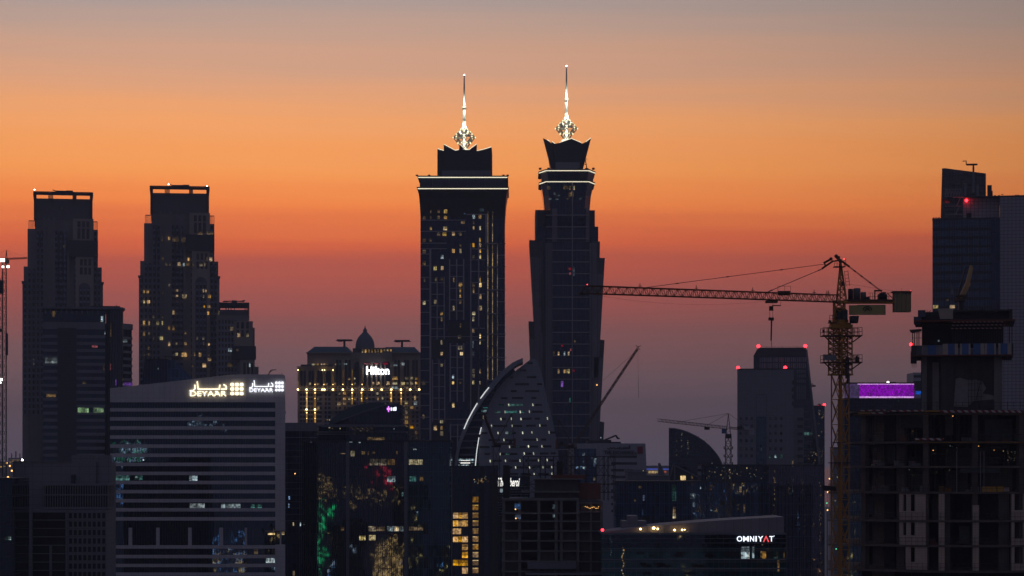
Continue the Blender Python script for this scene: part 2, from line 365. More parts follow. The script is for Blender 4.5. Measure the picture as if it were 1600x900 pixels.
class Fac:
    """a facade plane seen from the camera, addressed by photo columns and rows"""
    def __init__(s, pxa, Da, pxb, Db=None, ref=None, turn=False):
        if turn:        # a front that is turned square to the viewer, as the photo shows no side wall
            k = (pxa + pxb - 1600.0) / 2 / FPX; D = Da
            ya = D * (1 + k * k) / (1 + k * (pxa - 800) / FPX); yb = D * (1 + k * k) / (1 + k * (pxb - 800) / FPX)
            Da, Db, ref = ya, yb, D
        Db = Da if Db is None else Db
        s.a = Vector((X(pxa, Da), Da)); b = Vector((X(pxb, Db), Db))
        s.d = (b - s.a).normalized(); s.n = Vector((s.d.y, -s.d.x)); s.ref = ref or Da
    def u(s, px):
        k = (px - 800.0) / FPX
        return (k * s.a.y - s.a.x) / (s.d.x - k * s.d.y)
    def z(s, py): return 0.0 if py is None else Z(py, s.ref)
    def pt(s, px, py, o=0.0):
        q = s.a + s.d * s.u(px) + s.n * o
        return Vector((q.x, q.y, s.z(py)))
    def box(s, mb, x0, x1, y0, y1, o0, o1):
        """columns x0..x1, rows y0 (top)..y1 (bottom, None = ground), from o0 to o1 metres out of the plane"""
        p = []
        for y in (y1, y0):
            for px, o in ((x0, o1), (x1, o1), (x1, o0), (x0, o0)):
                q = s.a + s.d * s.u(px) + s.n * o; p.append((q.x, q.y, s.z(y)))
        mb.hexa(p); return mb
    def poly(s, mb, pts, o0, o1):
        return mb.extr([s.pt(px, py, o1) for px, py in pts], Vector((s.n.x, s.n.y, 0)) * (o0 - o1))
    def part(s, root, name, mat, boxes, o0, o1):
        if len(boxes) > 1 and name not in ('frame', 'panel_joint', 'railing', 'hanging_rods', 'striped_rail', 'pier_joint', 'roof_rail', 'mounting_rail', 'emblem', 'lettering', 'lamp_post', 'banner_edge', 'cradle'):
            for b in boxes: s.box(MB(), *b, o0, o1).build(name, mat, root)      # each piece a part of its own
            return
        mb = MB()
        for b in boxes: s.box(mb, *b, o0, o1)
        return mb.build(name, mat, root)
    def polypart(s, root, name, mat, pts, o0, o1):
        return s.poly(MB(), pts, o0, o1).build(name, mat, root)
    def lit(s, root, lst, mat='lit_warm', w=3.0, h=4.5, o=0.12, name='lit_window_or_reflection', o0=0.02):
        """windows with the light on: (px, py[, w, h[, material]]) centre and size"""
        for e in lst:
            ww = e[2] if len(e) > 2 and e[2] else w; hh = e[3] if len(e) > 3 and e[3] else h
            mm = e[4] if len(e) > 4 else mat
            if mm == 'lit_warm': mm = rnd.choice(['lit_warm'] * 12 + ['lit_yellow'] * 4 + ['lit_dim2'] * 3 + ['lit_amber'] * 2 + ['lit_cool'])
            s.part(root, name, mm, [(e[0] - ww / 2, e[0] + ww / 2, e[1] - hh / 2, e[1] + hh / 2)], o0, o)
    def text(s, root, txt, x0, x1, y0, y1, mat, o=0.3, depth=0.3, bold=0.0, name='lettering', font=None, shear=0.0):
        cu = bpy.data.curves.new('text', 'FONT'); cu.body = txt; cu.extrude = 0.5; cu.offset = bold; cu.shear = shear; cu.resolution_u = 3
        ob = bpy.data.objects.new('text', cu); me = ob.to_mesh()
        vs = [v.co.copy() for v in me.vertices]; fs = [list(p.vertices) for p in me.polygons]
        ob.to_mesh_clear(); bpy.data.objects.remove(ob); bpy.data.curves.remove(cu)
        mx = [min(v.x for v in vs), max(v.x for v in vs), min(v.y for v in vs), max(v.y for v in vs)]
        mb = MB()
        for v in vs:
            px = x0 + (v.x - mx[0]) / (mx[1] - mx[0]) * (x1 - x0); py = y1 + (v.y - mx[2]) / (mx[3] - mx[2]) * (y0 - y1)
            mb.v.append(s.pt(px, py, o + depth * v.z))
        mb.f = fs
        return mb.build(name, mat, root)
    def strokes(s, root, lines, mat, r, o=0.3, name='lettering'):
        mb = MB()
        for pl in lines:
            for a, b in zip(pl, pl[1:]):
                mb.bar(s.pt(*a, o), s.pt(*b, o), r, 6)
            for a in pl: mb.ball(s.pt(*a, o), r * 1.05, 7)
        return mb.build(name, mat, root)
def conv(lst, ox, oy, sc):
    """positions read in an enlarged crop of the photograph -> photo columns and rows"""
    return [(ox + e[0] / sc, oy + e[1] / sc) + tuple(e[2:]) for e in lst]
def bulb(root, p, r, mat='lamp_red', name='warning_light'):
    return MB().ball(p, r).build(name, mat, root)
def box_part(root, name, mat, px0, px1, py0, py1, D0, D1, ref=None):
    """axis-aligned block; rows read at depth ref"""
    ref = ref or D0
    return MB().box(X(px0, ref), X(px1, ref), D0, D1, Z(py1, ref) if py1 is not None else 0.0, Z(py0, ref)).build(name, mat, root)

# ---------------------------------------------------------------- ground, sea
def sheet(name, mat, x0, x1, y0, y1, z):
    mb = MB(); mb.v = [Vector(p) for p in ((x0, y0, z), (x1, y0, z), (x1, y1, z), (x0, y1, z))]; mb.f = [[0, 1, 2, 3]]
    o = mb.build(name, mat); o['kind'] = 'structure'; return o
sheet('ground', 'sand', -30000, 30000, -1500, 9000, -0.01)
sheet('sea', 'sea', -90000, 90000, 9000, 100000, -0.3)
sheet('city_pavement', 'asphalt', -700, 700, 100, 2200, 0.0)

# ---------------------------------------------------------------- twin stone apartment towers on the left
def stone_tower(dx, dy, label, lits, dims):
    D = 1500.0
    x = lambda v: v + dx
    root = thing('apartment_tower', label, 'tower', (X(x(280), D), D + 20, 0), 'twin stepped stone towers')
    f = Fac(x(217), D, x(343), turn=True); y = lambda v: v + dy
    # stepped shaft
    b = MB()
    for x0, x1, top, off in ((217, 343, 432, 0), (219, 341, 408, 0.6), (225, 335, 349, 1.2), (237, 324, 302, 2.0)):
        f.box(b, x(x0), x(x1), y(top), None if top == 432 else y(432 if top == 408 else (409 if top == 349 else 350)), -42, -off)
    b.build('wall', 'stone', root)
    f.part(root, 'crown_block', 'stone_dark', [(x(236), x(325), y(304), y(334))], -41, -1.6)
    # tall strips of small windows between the piers
    cols = [(221, 432), (228, 412), (234.5, 412), (241, 352), (247.5, 352), (270, 352), (277, 352), (283.5, 352), (331, 352), (337, 412), (300, 352)]
    for cx, top in cols:
        f.part(root, 'window_strip', 'win_strip', [(x(cx - 1.5), x(cx + 1.5), y(top), y(640))], -0.8, 0.05 + (1.2 if 220 < cx < 340 else 0) * (0.5 if 225 > cx or cx > 335 else 1))
    # projecting central bay with ribs
    f.part(root, 'bay', 'stone', [(x(250), x(268), y(335), None)], -0.5, 2.2)
    f.part(root, 'bay_pier', 'stone', [(x(250), x(252.5), y(331), None), (x(257), x(259), y(333), None), (x(265.5), x(268), y(331), None)], 2.0, 3.2)
    f.part(root, 'bay_pier', 'stone', [(x(287), x(290), y(385), None), (x(224.5), x(226), y(420), None), (x(230.6), x(232), y(420), None), (x(238), x(239.2), y(380), None), (x(244), x(245.6), y(380), None)], -0.2, 1.6)
    f.part(root, 'balcony_stack', 'dark', [(x(272), x(286), y(400 + 9.3 * i), y(403 + 9.3 * i)) for i in range(24)], 0.0, 1.3)
    # pale pavilion bay on the right, with grouped tall windows, a louvred band and an arch
    f.part(root, 'pavilion', 'sand_stone', [(x(296), x(328), y(333), y(367)), (x(300), x(328), y(392), None)], -0.5, 3.0)
    f.part(root, 'louvre_band', 'louvre', [(x(290), x(335), y(367), y(392))], -0.5, 3.6)
    for i in range(3):
        for k in range(2):
            f.part(root, 'window', 'win_dark', [(x(303 + 7 * i), x(307.6 + 7 * i), y(337 + 11 * k), y(346.5 + 19 * k * 0.95))], 2.5, 3.1)
            f.part(root, 'window', 'win_dark', [(x(307 + 6.5 * i), x(311.2 + 6.5 * i), y(396 + 13 * k), y(406 + 14 * k))], 2.5, 3.1)
    arch = [(x(305), y(640)), (x(305), y(442))] + [(x(314 - 9 * math.cos(t)), y(442 - 9 * math.sin(t))) for t in [math.pi * i / 8 for i in range(1, 8)]] + [(x(323), y(442)), (x(323), y(640))]
    f.polypart(root, 'arch_recess', 'stone_dark', arch, 2.6, 3.08)
    for cx in (308.3, 314, 319.7):
        f.part(root, 'window_strip', 'win_strip', [(x(cx - 1.7), x(cx + 1.7), y(441), y(640))], 2.9, 3.14)
    # crown frame of lattice posts and beams, open to the sky
    b = MB()
    for px in (235.5, 238.5, 323, 326):
        for o in (0.6, -40): b.bar(f.pt(x(px), y(336), o), f.pt(x(px), y(291.5), o), 0.30)
    for k in range(14):
        for pa, pb in ((235.5, 238.5), (323, 326)):
            b.bar(f.pt(x(pa), y(335 - 3.1 * k), 0.6), f.pt(x(pb), y(332 - 3.1 * k), 0.6), 0.2)
            b.bar(f.pt(x(pb), y(335 - 3.1 * k), 0.6), f.pt(x(pa), y(332 - 3.1 * k), 0.6), 0.2)
    for pa, pb in ((258, 264.5), (296, 301)):
        for k in range(5):
            q = pa + (pb - pa) * k / 4; b.bar(f.pt(x(q), y(304), 0.6), f.pt(x(q), y(294), 0.6), 0.28)
    for o in (0.6, -40):
        b.lattice(f.pt(x(235.5), y(293.6), o), f.pt(x(326), y(293.6), o), (0, 0, 1), 1.2, 1.6, 26, 0.3, 0.2)
    for px in (236, 325.5): b.lattice(f.pt(x(px), y(293.6), 0.6), f.pt(x(px), y(293.6), -40), (0, 0, 1), 1.2, 1.6, 12, 0.3, 0.2)
    b.build('crown_frame', 'steel', root)
    f.part(root, 'crown_beam', 'dark', [(x(235.5), x(326), y(292.3), y(294.9))], -0.2, 0.2)
    # parapet screens on the shoulders
    b = MB()
    for a, c in ((227, 236.5), (325, 334.5)):
        for i in range(6):
            q = a + (c - a) * i / 5; f.box(b, x(q - 0.35), x(q + 0.35), y(337), y(351), -1.8, -1.3)
        f.box(b, x(a), x(c), y(335.8), y(337), -1.8, -1.3)
    b.build('parapet_screen', 'steel', root)
    for px in (220, 340): f.part(root, 'ledge', 'stone_dark', [(x(px - 4.2), x(px + 4.2), y(431), y(434))], -6, 1.0)
    for px, py in lits.pop('lamps'): bulb(root, f.pt(x(px), y(py), 0.8), 0.34, 'lamp_white', 'roof_lamp')
    f.lit(root, [(x(a[0]), y(a[1])) + tuple(a[2:]) for a in lits['w']], 'lit_warm', 2.6, 4.4, 3.35, o0=0.1)
    f.lit(root, [(x(a[0]), y(a[1])) + tuple(a[2:]) for a in dims], 'lit_dim', 2.6, 4.2, 3.3, o0=0.1)
    # gondola crane on the crown
    rc = thing('roof_crane', 'flat dark window-cleaning crane on the crown frame of the ' + ('lit' if dx == 0 else 'unlit leftmost') + ' stone tower', 'roof crane', f.pt(x(281), y(292.2), -8), 'roof cranes of the stone towers')
    b = MB(); f.box(b, x(262), x(297), y(290), y(292.3), -12, -6); f.box(b, x(270), x(290), y(286.5), y(288.2), -10, -8.5)
    f.box(b, x(286), x(296), y(286.3), y(289.6), -11, -7.5)
    b.bar(f.pt(x(270), y(287.4), -9), f.pt(x(264), y(285.4), -9), 0.35); b.build('jib', 'steel', rc)
    b = MB(); f.box(b, x(268), x(271), y(288), y(290.2), -10, -8); f.box(b, x(281), x(285), y(288), y(290.2), -10, -8); b.build('carriage', 'dark', rc)
    return root
L1 = conv([(62, 230), (85, 230, 4), (62, 295), (90, 295, 4), (272, 222, 3.6, 3), (272, 256, 3.6, 2.6), (320, 258, 6.5, 6), (440, 222, 2, 5), (455, 222, 2, 5), (440, 258, 2, 5.5), (478, 258, 4),
           (222, 190), (248, 360, 3, 7), (62, 430, 3, 6.5), (95, 430, 2, 6), (148, 430, 4.5), (178, 430, 2, 6), (222, 460, 3, 6), (248, 460, 3.4, 6.5), (62, 497, 3, 6.5), (95, 497), (172, 525, 5, 6), (222, 562, 3, 6.5),
           (270, 560, 3, 2.5), (325, 560, 4), (475, 322, 3.5), (445, 322, 2, 4), (470, 365, 2.6, 5), (540, 360, 3.4, 6), (475, 562), (545, 562, 7, 4), (440, 525, 3), (270, 627, 3.4, 4), (318, 630, 8, 6), (383, 627, 2, 5),
           (418, 630, 4, 6.5), (475, 627), (478, 660, 5.5, 4.5), (445, 697, 5.5, 6.5), (475, 797, 5.5, 6), (285, 52, 4.5, 5), (425, 55, 6, 6), (345, 22, 3), (463, 20, 2.4, 6), (487, 20, 4.5, 6), (448, 55, 2.4, 6), (340, 55, 5, 4, 'lit_dim'), (375, 55, 3, 5, 'lit_dim'), (315, 55, 3, 5)], 210, 400, 4.08)
L1 += conv([(966, 398, 2, 8, 'lit_dim'), (1008, 393, 3), (1045, 397, 10, 7, 'lit_dim'), (1095, 398, 9, 6, 'lit_dim'), (1190, 362, 8, 5, 'lit_dim'), (1250, 362, 10, 6, 'lit_dim'), (1215, 386, 22, 1.2, 'lit_cool')], 0, 270, 3.81)
D1 = conv([(62, 630), (90, 630), (90, 590), (122, 525), (205, 55), (228, 55), (180, 22), (122, 390), (440, 560, 2), (400, 525), (180, 235, 2), (200, 55), (325, 490), (178, 390), (372, 700)], 210, 400, 4.08)
stone_tower(0, 0, 'tall stepped stone tower with scattered warm lit windows, behind the slope-topped banded block', {'w': L1, 'lamps': [(323.5, 290.5), (263.5, 288.5)]}, D1)
L0 = [(293 + 4, 384 - 4, 2, 4, 'lit_dim'), (296, 377, 2, 4, 'lit_dim'), (301, 376, 3, 3, 'lit_dim'), (282, 376, 3, 3, 'lit_dim'), (279, 316, 1.5, 1.5, 'lit_dim')]
stone_tower(-182, 9, 'tall stepped stone tower at far left, almost all windows dark, behind the louvred office tower', {'w': L0, 'lamps': [(236, 288.5)]}, [])

# lower wing in the same style
def stone_wing():
    D = 1490.0; f = Fac(340, D, 405, turn=True)
    root = thing('apartment_block', 'lower stone block with an open roof frame, right of the lit stone tower', 'apartment block', (X(370, D), D + 15, 0))
    f.part(root, 'wall', 'stone', [(338, 388, 493, None), (388.02, 398, 512, None), (398.02, 404, 573, None)], -34, 0)
    f.part(root, 'upper_storey', 'stone_dark', [(343, 388, 484, 493)], -33, -0.6)
    b = MB()
    for px in (343, 353, 357, 361, 366, 383, 386, 388):
        for o in (-0.8, -32): b.bar(f.pt(px, 486, o), f.pt(px, 474, o), 0.28)
    for k in range(8):
        b.bar(f.pt(388.5, 474 + 4 * k, -0.5), f.pt(388.5, 477 + 4 * k, -0.5), 0.5); b.bar(f.pt(387, 474 + 4 * k, -0.5), f.pt(390, 474 + 4 * k, -0.5), 0.25)
    b.build('crown_frame', 'steel', root)
    f.part(root, 'crown_beam', 'dark', [(343, 389, 472.5, 476.5)], -33, -0.4)
    f.part(root, 'pavilion', 'sand_stone', [(366, 395, 502, 541), (375, 398, 562, None)], -0.5, 2.0)
    f.part(root, 'louvre_band', 'louvre', [(362, 400, 541, 562)], -0.5, 2.5)
    for cx in (371.5, 379, 386.5):
        for py in (508.5, 521): f.part(root, 'window', 'win_dark', [(cx - 2, cx + 2, py - 5, py + 5)], 1.8, 2.08)
    for cx in (382, 388, 394): f.part(root, 'window', 'win_dark', [(cx - 1.8, cx + 1.8, 567, 590)], 1.8, 2.08)
    for cx in (343, 348, 353, 358, 363, 368): f.part(root, 'window_strip', 'win_strip', [(cx - 1.4, cx + 1.4, 500, 640)], -0.4, 0.06)
    f.lit(root, conv([(665, 505, 4.5, 6), (722, 505, 4, 6), (610, 600, 6, 5, 'lit_cool'), (655, 600, 4, 4, 'lit_dim'), (610, 695, 8, 6, 'lit_dim'), (735, 695, 2, 6, 'lit_cool'), (620, 465, 5, 6, 'lit_dim')], 210, 400, 4.08), 'lit_warm', o=2.65, o0=0.1)
    rc = thing('roof_crane', 'low dark gondola crane on the open frame of the lower stone block', 'roof crane', f.pt(368, 472.3, -10), 'roof cranes of the stone towers')
    b = MB(); f.box(b, 350, 382, 468.4, 469.8, -11, -9); b.bar(f.pt(375, 469, -10), f.pt(383, 467.6, -10), 0.35); f.box(b, 348, 356, 469, 470.2, -11.5, -8.5); b.build('jib', 'steel', rc)
    b = MB(); f.box(b, 362, 370, 467.8, 472.5, -11.2, -8.8); b.build('carriage', 'dark', rc)
stone_wing()

# ---------------------------------------------------------------- louvred office tower with overhanging roof (far left)
def louvred_tower():
    D = 1200.0; f = Fac(67, D, 176, turn=True); g = Fac(187, D + 5, 206, D + 15, D)
    root = thing('office_tower', 'banded office tower with thin overhanging roof and rounded glass corner, before the leftmost tower', 'office tower', (X(130, D), D + 20, 0))
    f.part(root, 'glazing', 'glass_band', [(67, 165, 486, None)], -40, 0)
    g.part(root, 'glazing', 'glass_band', [(187, 206, 505, None)], -30, 0)
    for k in range(24):
        y0 = 523.5 + 10.9 * k
        f.part(root, 'spandrel', 'grey_panel', [(67, 90, y0, y0 + 4.6), (119, 164, y0, y0 + 4.6)], -0.4, 0.35)
        g.part(root, 'spandrel', 'grey_panel', [(187.5, 206, y0 + 1, y0 + 5)], -0.4, 0.35)
    f.part(root, 'upper_band', 'grey_panel', [(66.5, 164, 503.5, 514.5)], -0.4, 0.5)
    g.part(root, 'upper_band', 'grey_panel', [(187.5, 206.2, 504, 513)], -29, 0.5)
    f.part(root, 'louvre_shaft', 'louvre', [(90, 119.5, 512.5, None)], -0.4, 0.9)
    # rounded glass corner
    c = Vector((X(176, D), D + 6.5)); r = 13.2 * D / FPX
    MB().lathe((c.x, c.y), [(r, 0), (r, Z(483, D))], 28).build('glass_corner', 'glass_black', root)
    b = MB()
    for i in range(9):
        t = R(-160 + 17.5 * i); q = c + Vector((math.cos(t), math.sin(t))) * (r + 0.1); b.bar((q.x, q.y, 0), (q.x, q.y, Z(484, D)), 0.14)
    b.build('corner_mullion', 'mullion', root)
    for k in range(12):
        px = 71 + 8.2 * k; b = MB()
        f.box(b, px - 0.7, px + 0.7, 485, 492, -2.5, 0.9); f.part(root, 'bracket', 'frame_metal', [(px - 0.7, px + 0.7, 484, 491)], -2.5, 1.1) if k < 11 else None
    MB().extr([f.pt(66, 483, 3), f.pt(180, 483, 3.5), f.pt(192, 483, 2), f.pt(196, 483, -6), f.pt(190, 483, -40), f.pt(66, 483, -40)], (0, 0, 0.9)).build('roof', 'grey_roof', root)
    f.part(root, 'plant_room', 'dark', [(142, 188, 476, 480.2)], -34, -8)
    b = MB(); f.box(b, 146, 147, 474, 476.2, -9, -8.6); f.box(b, 160, 160.6, 473.5, 476.2, -9, -8.6); f.box(b, 182, 183.4, 474.4, 476.2, -10, -8.5); b.build('vent', 'dark', root)
    f.lit(root, [(80, 563.5, 19, 9, 'lit_cool'), (130, 641, 17, 8, 'lit_green'), (154, 641, 16, 8, 'lit_green'), (195.5, 531.5, 7, 6, 'lit_cool'), (84, 491, 4, 9, 'lit_dim'), (80, 618, 15, 5, 'lit_dim'), (132, 598, 6, 4, 'lit_dim')], o=0.5)
    f.lit(root, [(151, 576.5, 17, 5, 'purple_glow_dim'), (151, 587.5, 17, 5, 'purple_glow_dim'), (151, 598.3, 17, 5, 'purple_glow_dim'), (151, 609.5, 17, 5, 'purple_glow_dim'), (148, 540.5, 9, 4.5, 'sign_red_dim')], o=0.12)  # purple and red reflections in the glass, painted as dimly glowing panes
    g.lit(root, [(196.6, 598.5, 18, 5.5, 'purple_glow'), (196.6, 606.5, 18, 2.4, 'purple_glow')], o=0.5)  # purple reflection in the side glass, painted as glowing strips
    f.lit(root, [(159.5, 498, 3.5, 9, 'lit_cool'), (164, 520, 1.2, 4, 'lit_cool'), (173, 515, 1.6, 22, 'lit_dim'), (172.6, 573, 1.2, 10, 'sign_red_dim'), (162, 574, 1.4, 9, 'lit_dim'), (181, 598, 1.6, 10, 'purple_glow')], o=-1.2 + 2.8)
louvred_tower()

# ---------------------------------------------------------------- slope-topped banded office block with the two lit signs
M['glass_office'] = glass('glass_office', (0.003, 0.007, 0.014), pane=(1.4, 1.4, 2.5), tilt=0.003, ior=2.0, tint=(0.55, 0.78, 1.0))
def banded_block():
    D = 700.0; f = Fac(172, D, 386, D, D); g = Fac(386, D, 446, D + 1.0, D)
    root = thing('office_block', 'wide banded office block with a sloping white parapet carrying two lit signs', 'office block', (X(300, D), D + 15, 0))
    q = [f.pt(172, 900), f.pt(386, 900), g.pt(445.6, 900)]
    plan = [Vector((p.x, p.y, 0)) for p in q] + [Vector((q[2].x - 7, D + 34, 0)), Vector((q[0].x - 3, D + 34, 0))]
    MB().extr([p + Vector((0, 0.35, 0)) for p in plan], (0, 0, Z(627, D))).build('glazing', 'glass_office', root)
    # parapet wall
    f.polypart(root, 'parapet_wall', 'white_panel', [(172, 628.5), (172, 606.5), (210, 602.5), (260, 597), (320, 590), (362, 585.3), (386, 584.8), (386, 628.5)], -4.5, 0.2)
    g.polypart(root, 'parapet_wall', 'white_panel', [(386, 628.5), (386, 584.8), (441, 585), (444, 586), (445.6, 589), (445.6, 628.5)], -4.5, 0.22)
    MB().extr([p + Vector((0, 2, 0)) for p in plan], (0, 0, 0.6)).build('roof', 'grey_roof', root).location.z = Z(600, D) - 8
    rows = [637.6 + 14.2 * k for k in range(14)] + [852.0, 867.0, 881.0, 894.6]
    for y0 in rows[:13]:
        f.part(root, 'spandrel', 'white_panel', [(172, 386, y0, y0 + 5.4)], -0.6, 0.25)
        g.part(root, 'spandrel', 'white_panel', [(386, 430, y0, y0 + 5.4)], -0.6, 0.27)
    for y0 in rows[14:] + [908.0]:
        f.part(root, 'spandrel', 'white_panel', [(172, 386, y0, y0 + 5.2)], -0.6, 0.25)
        g.part(root, 'spandrel', 'white_panel', [(386, 430, y0, y0 + 5.2)], -0.6, 0.27)
    for a, c in ((201, 206.5), (244, 249.5), (294, 299.5), (343, 348.5), (382.5, 386)):
        f.part(root, 'pier', 'white_panel', [(a, c, 824.5, 852)], -0.6, 0.2)
    g.part(root, 'pier', 'white_panel', [(430, 445.6, 628.5, 829)], -3, 0.22)
    g.part(root, 'pier', 'white_panel', [(430, 445.6, 851, None)], -3, 0.22)
    g.part(root, 'pier', 'white_panel', [(437, 439.5, 829, 851)], -2, 0.0)
    g.part(root, 'balcony_soffit', 'sand_stone', [(414, 445.6, 829, 831)], -4, 0.0)
    g.lit(root, [(424, 834.2, 11, 3, 'lit_bright'), (442.3, 834.2, 4.4, 3, 'lit_bright')], o=-0.05, o0=-0.3, name='balcony_lamp')
    b = MB()
    for k in range(53): f.box(b, 172.5 + 4.05 * k, 172.95 + 4.05 * k, 628, 908, -0.5, -0.12)
    for k in range(11): g.box(b, 389 + 4.05 * k, 389.4 + 4.05 * k, 628, 908, -0.5, -0.12)
    b.build('mullions', 'dark', root)
    for e in [(191.5, 746.5, 21, 8.4, 'lit_teal'), (216, 746.2, 13, 7, 'lit_teal'), (213, 745.5, 3.4, 2.2, 'lit_cool'), (302, 747, 12.5, 8.4, 'lit_cool'), (308, 790.8, 23, 8.4, 'lit_cool'), (360.5, 791, 30, 8, 'lit_cool'), (259, 795, 3, 3, 'lit_dim')]:
        f.lit(root, [e], o=-0.02, o0=-0.3)
    g.lit(root, [(400.5, 791.5, 17, 7, 'lit_teal'), (422.5, 875.5, 14, 8.4, 'lit_cool'), (400, 862, 6, 8, 'lit_dim')], o=-0.02, o0=-0.3)
    # small davit arm on the roof
    rc = thing('roof_crane', 'small bent davit arm on the right end of the banded block roof', 'roof crane', g.pt(420, 585, -6))
    b = MB(); b.bar(g.pt(419, 585, -6), g.pt(423, 577, -6), 0.16); b.bar(g.pt(423, 577, -6), g.pt(432, 576.2, -6), 0.14); b.bar(g.pt(421, 581, -6), g.pt(426, 577, -6), 0.1); b.build('arm', 'steel', rc)
    b = MB(); g.box(b, 418, 421, 583.5, 585.5, -7, -5); b.build('base', 'steel', rc)
    bulb(root, g.pt(440.5, 582.5, -3), 0.12, 'dark', 'aerial'); g.part(root, 'aerial', 'steel', [(440.2, 440.8, 582.5, 586)], -3.1, -2.9)
    # signs
    def sign(fc, label, x0, x1, yt, ym, yb, sx0, sx1, sy0, sy1, mat, r):
        s = thing('building_sign', label, 'sign', fc.pt((x0 + x1) / 2, yb, 0.25), 'twin signs on the banded block')
        fc.text(s, 'DEYAAR', x0, x1, ym, yb, mat, 0.5, 0.3, bold=0.0)
        w = x1 - x0; hh = ym - yt - 1.5
        T = lambda u, v: (x0 + w * u, yt + hh * v)
        ar = [[T(0.99, 0.52), T(1.0, 0.88), T(0.86, 0.90)], [T(0.99, 0.52), T(0.93, 0.36)],                       # dal
              [T(0.82, 0.42), T(0.80, 0.90), T(0.22, 0.90), T(0.195, 0.02)],                                       # ya joined to alif by a long bar
              [T(0.13, 0.42), T(0.135, 0.80), T(0.09, 1.06), T(0.0, 1.08)]]                                        # ra
        fc.strokes(s, ar, mat, r, 0.5, 'arabic_lettering')
        bulb(s, fc.pt(*T(0.735, 1.17), 0.5), r * 1.1, mat, 'arabic_dot'); bulb(s, fc.pt(*T(0.70, 1.17), 0.5), r * 1.1, mat, 'arabic_dot')
        for i in range(3):
            for k in range(3):
                px = sx0 + (sx1 - sx0) * i / 3; py = sy0 + (sy1 - sy0) * k / 3; ww = (sx1 - sx0) / 3 * 0.70; h3 = (sy1 - sy0) / 3 * 0.70
                pts = []
                for cxx, cyy, t0 in ((0.75, 0.75, 0), (0.25, 0.75, 90), (0.25, 0.25, 180), (0.75, 0.25, 270)):
                    for dt in (0, 30, 60, 90): pts.append((px + ww * (cxx + 0.25 * math.cos(R(t0 + dt))), py + h3 * (cyy + 0.25 * math.sin(R(t0 + dt)))))
                fc.polypart(s, 'logo_square', mat, pts, 0.3, 0.65)
        fc.part(s, 'mounting_rail', 'dark', [(x0, sx1 - 1, ym - 0.6, ym - 0.2), (x0, sx1 - 1, yb - 1, yb - 0.6)], 0.22, 0.34)
    sign(f, 'larger warm white lit sign with nine square emblem, on the sloping parapet', 297.5, 354, 596.5, 611, 619, 360.5, 382.5, 598.5, 619.5, 'sign_warm', 0.15)
    sign(g, 'smaller cool white lit sign with nine square emblem, at the right end of the parapet', 390, 426.5, 594.5, 606.5, 612.5, 430.3, 444.3, 596.3, 613, 'sign_white', 0.11)
banded_block()

# ---------------------------------------------------------------- dark wedge of glass behind the banded block
def glass_wedge():
    D = 1000.0; f = Fac(220, D, 305, turn=True)
    root = thing('glass_building', 'dark glass building with a slanting roof edge, just behind the slope-topped block', 'glass building', (X(255, D), D + 15, 0))
    f.polypart(root, 'wall', 'glass_navy', [(219, 726), (222, 600), (226, 562), (262, 562), (262, 726)], -26, 0)
    f.polypart(root, 'slanted_wall', 'glass_blue', [(262.1, 726), (262.1, 562), (273, 563), (303, 594), (303, 726)], -26, -0.2)
    f.part(root, 'base_wall', 'glass_navy', [(219, 303, 726, None)], -26, -0.3)
    b = MB()
    for k in range(9): f.box(b, 226 + 4.4 * k, 226.5 + 4.4 * k, 563, 640, -0.2, 0.25)
    b.build('mullions', 'mullion', root)
    f.part(root, 'roof_edge', 'dark', [(225.6, 262, 560.9, 562)], -26, 0.3)
    f.part(root, 'roof_rail', 'steel', [(258, 259, 555, 561), (275, 276, 557, 563), (256, 278, 556, 557)], -4, -3.6)
    f.lit(root, [(247.5, 576, 2, 2.6, 'lit_cool')], o=0.1)
glass_wedge()

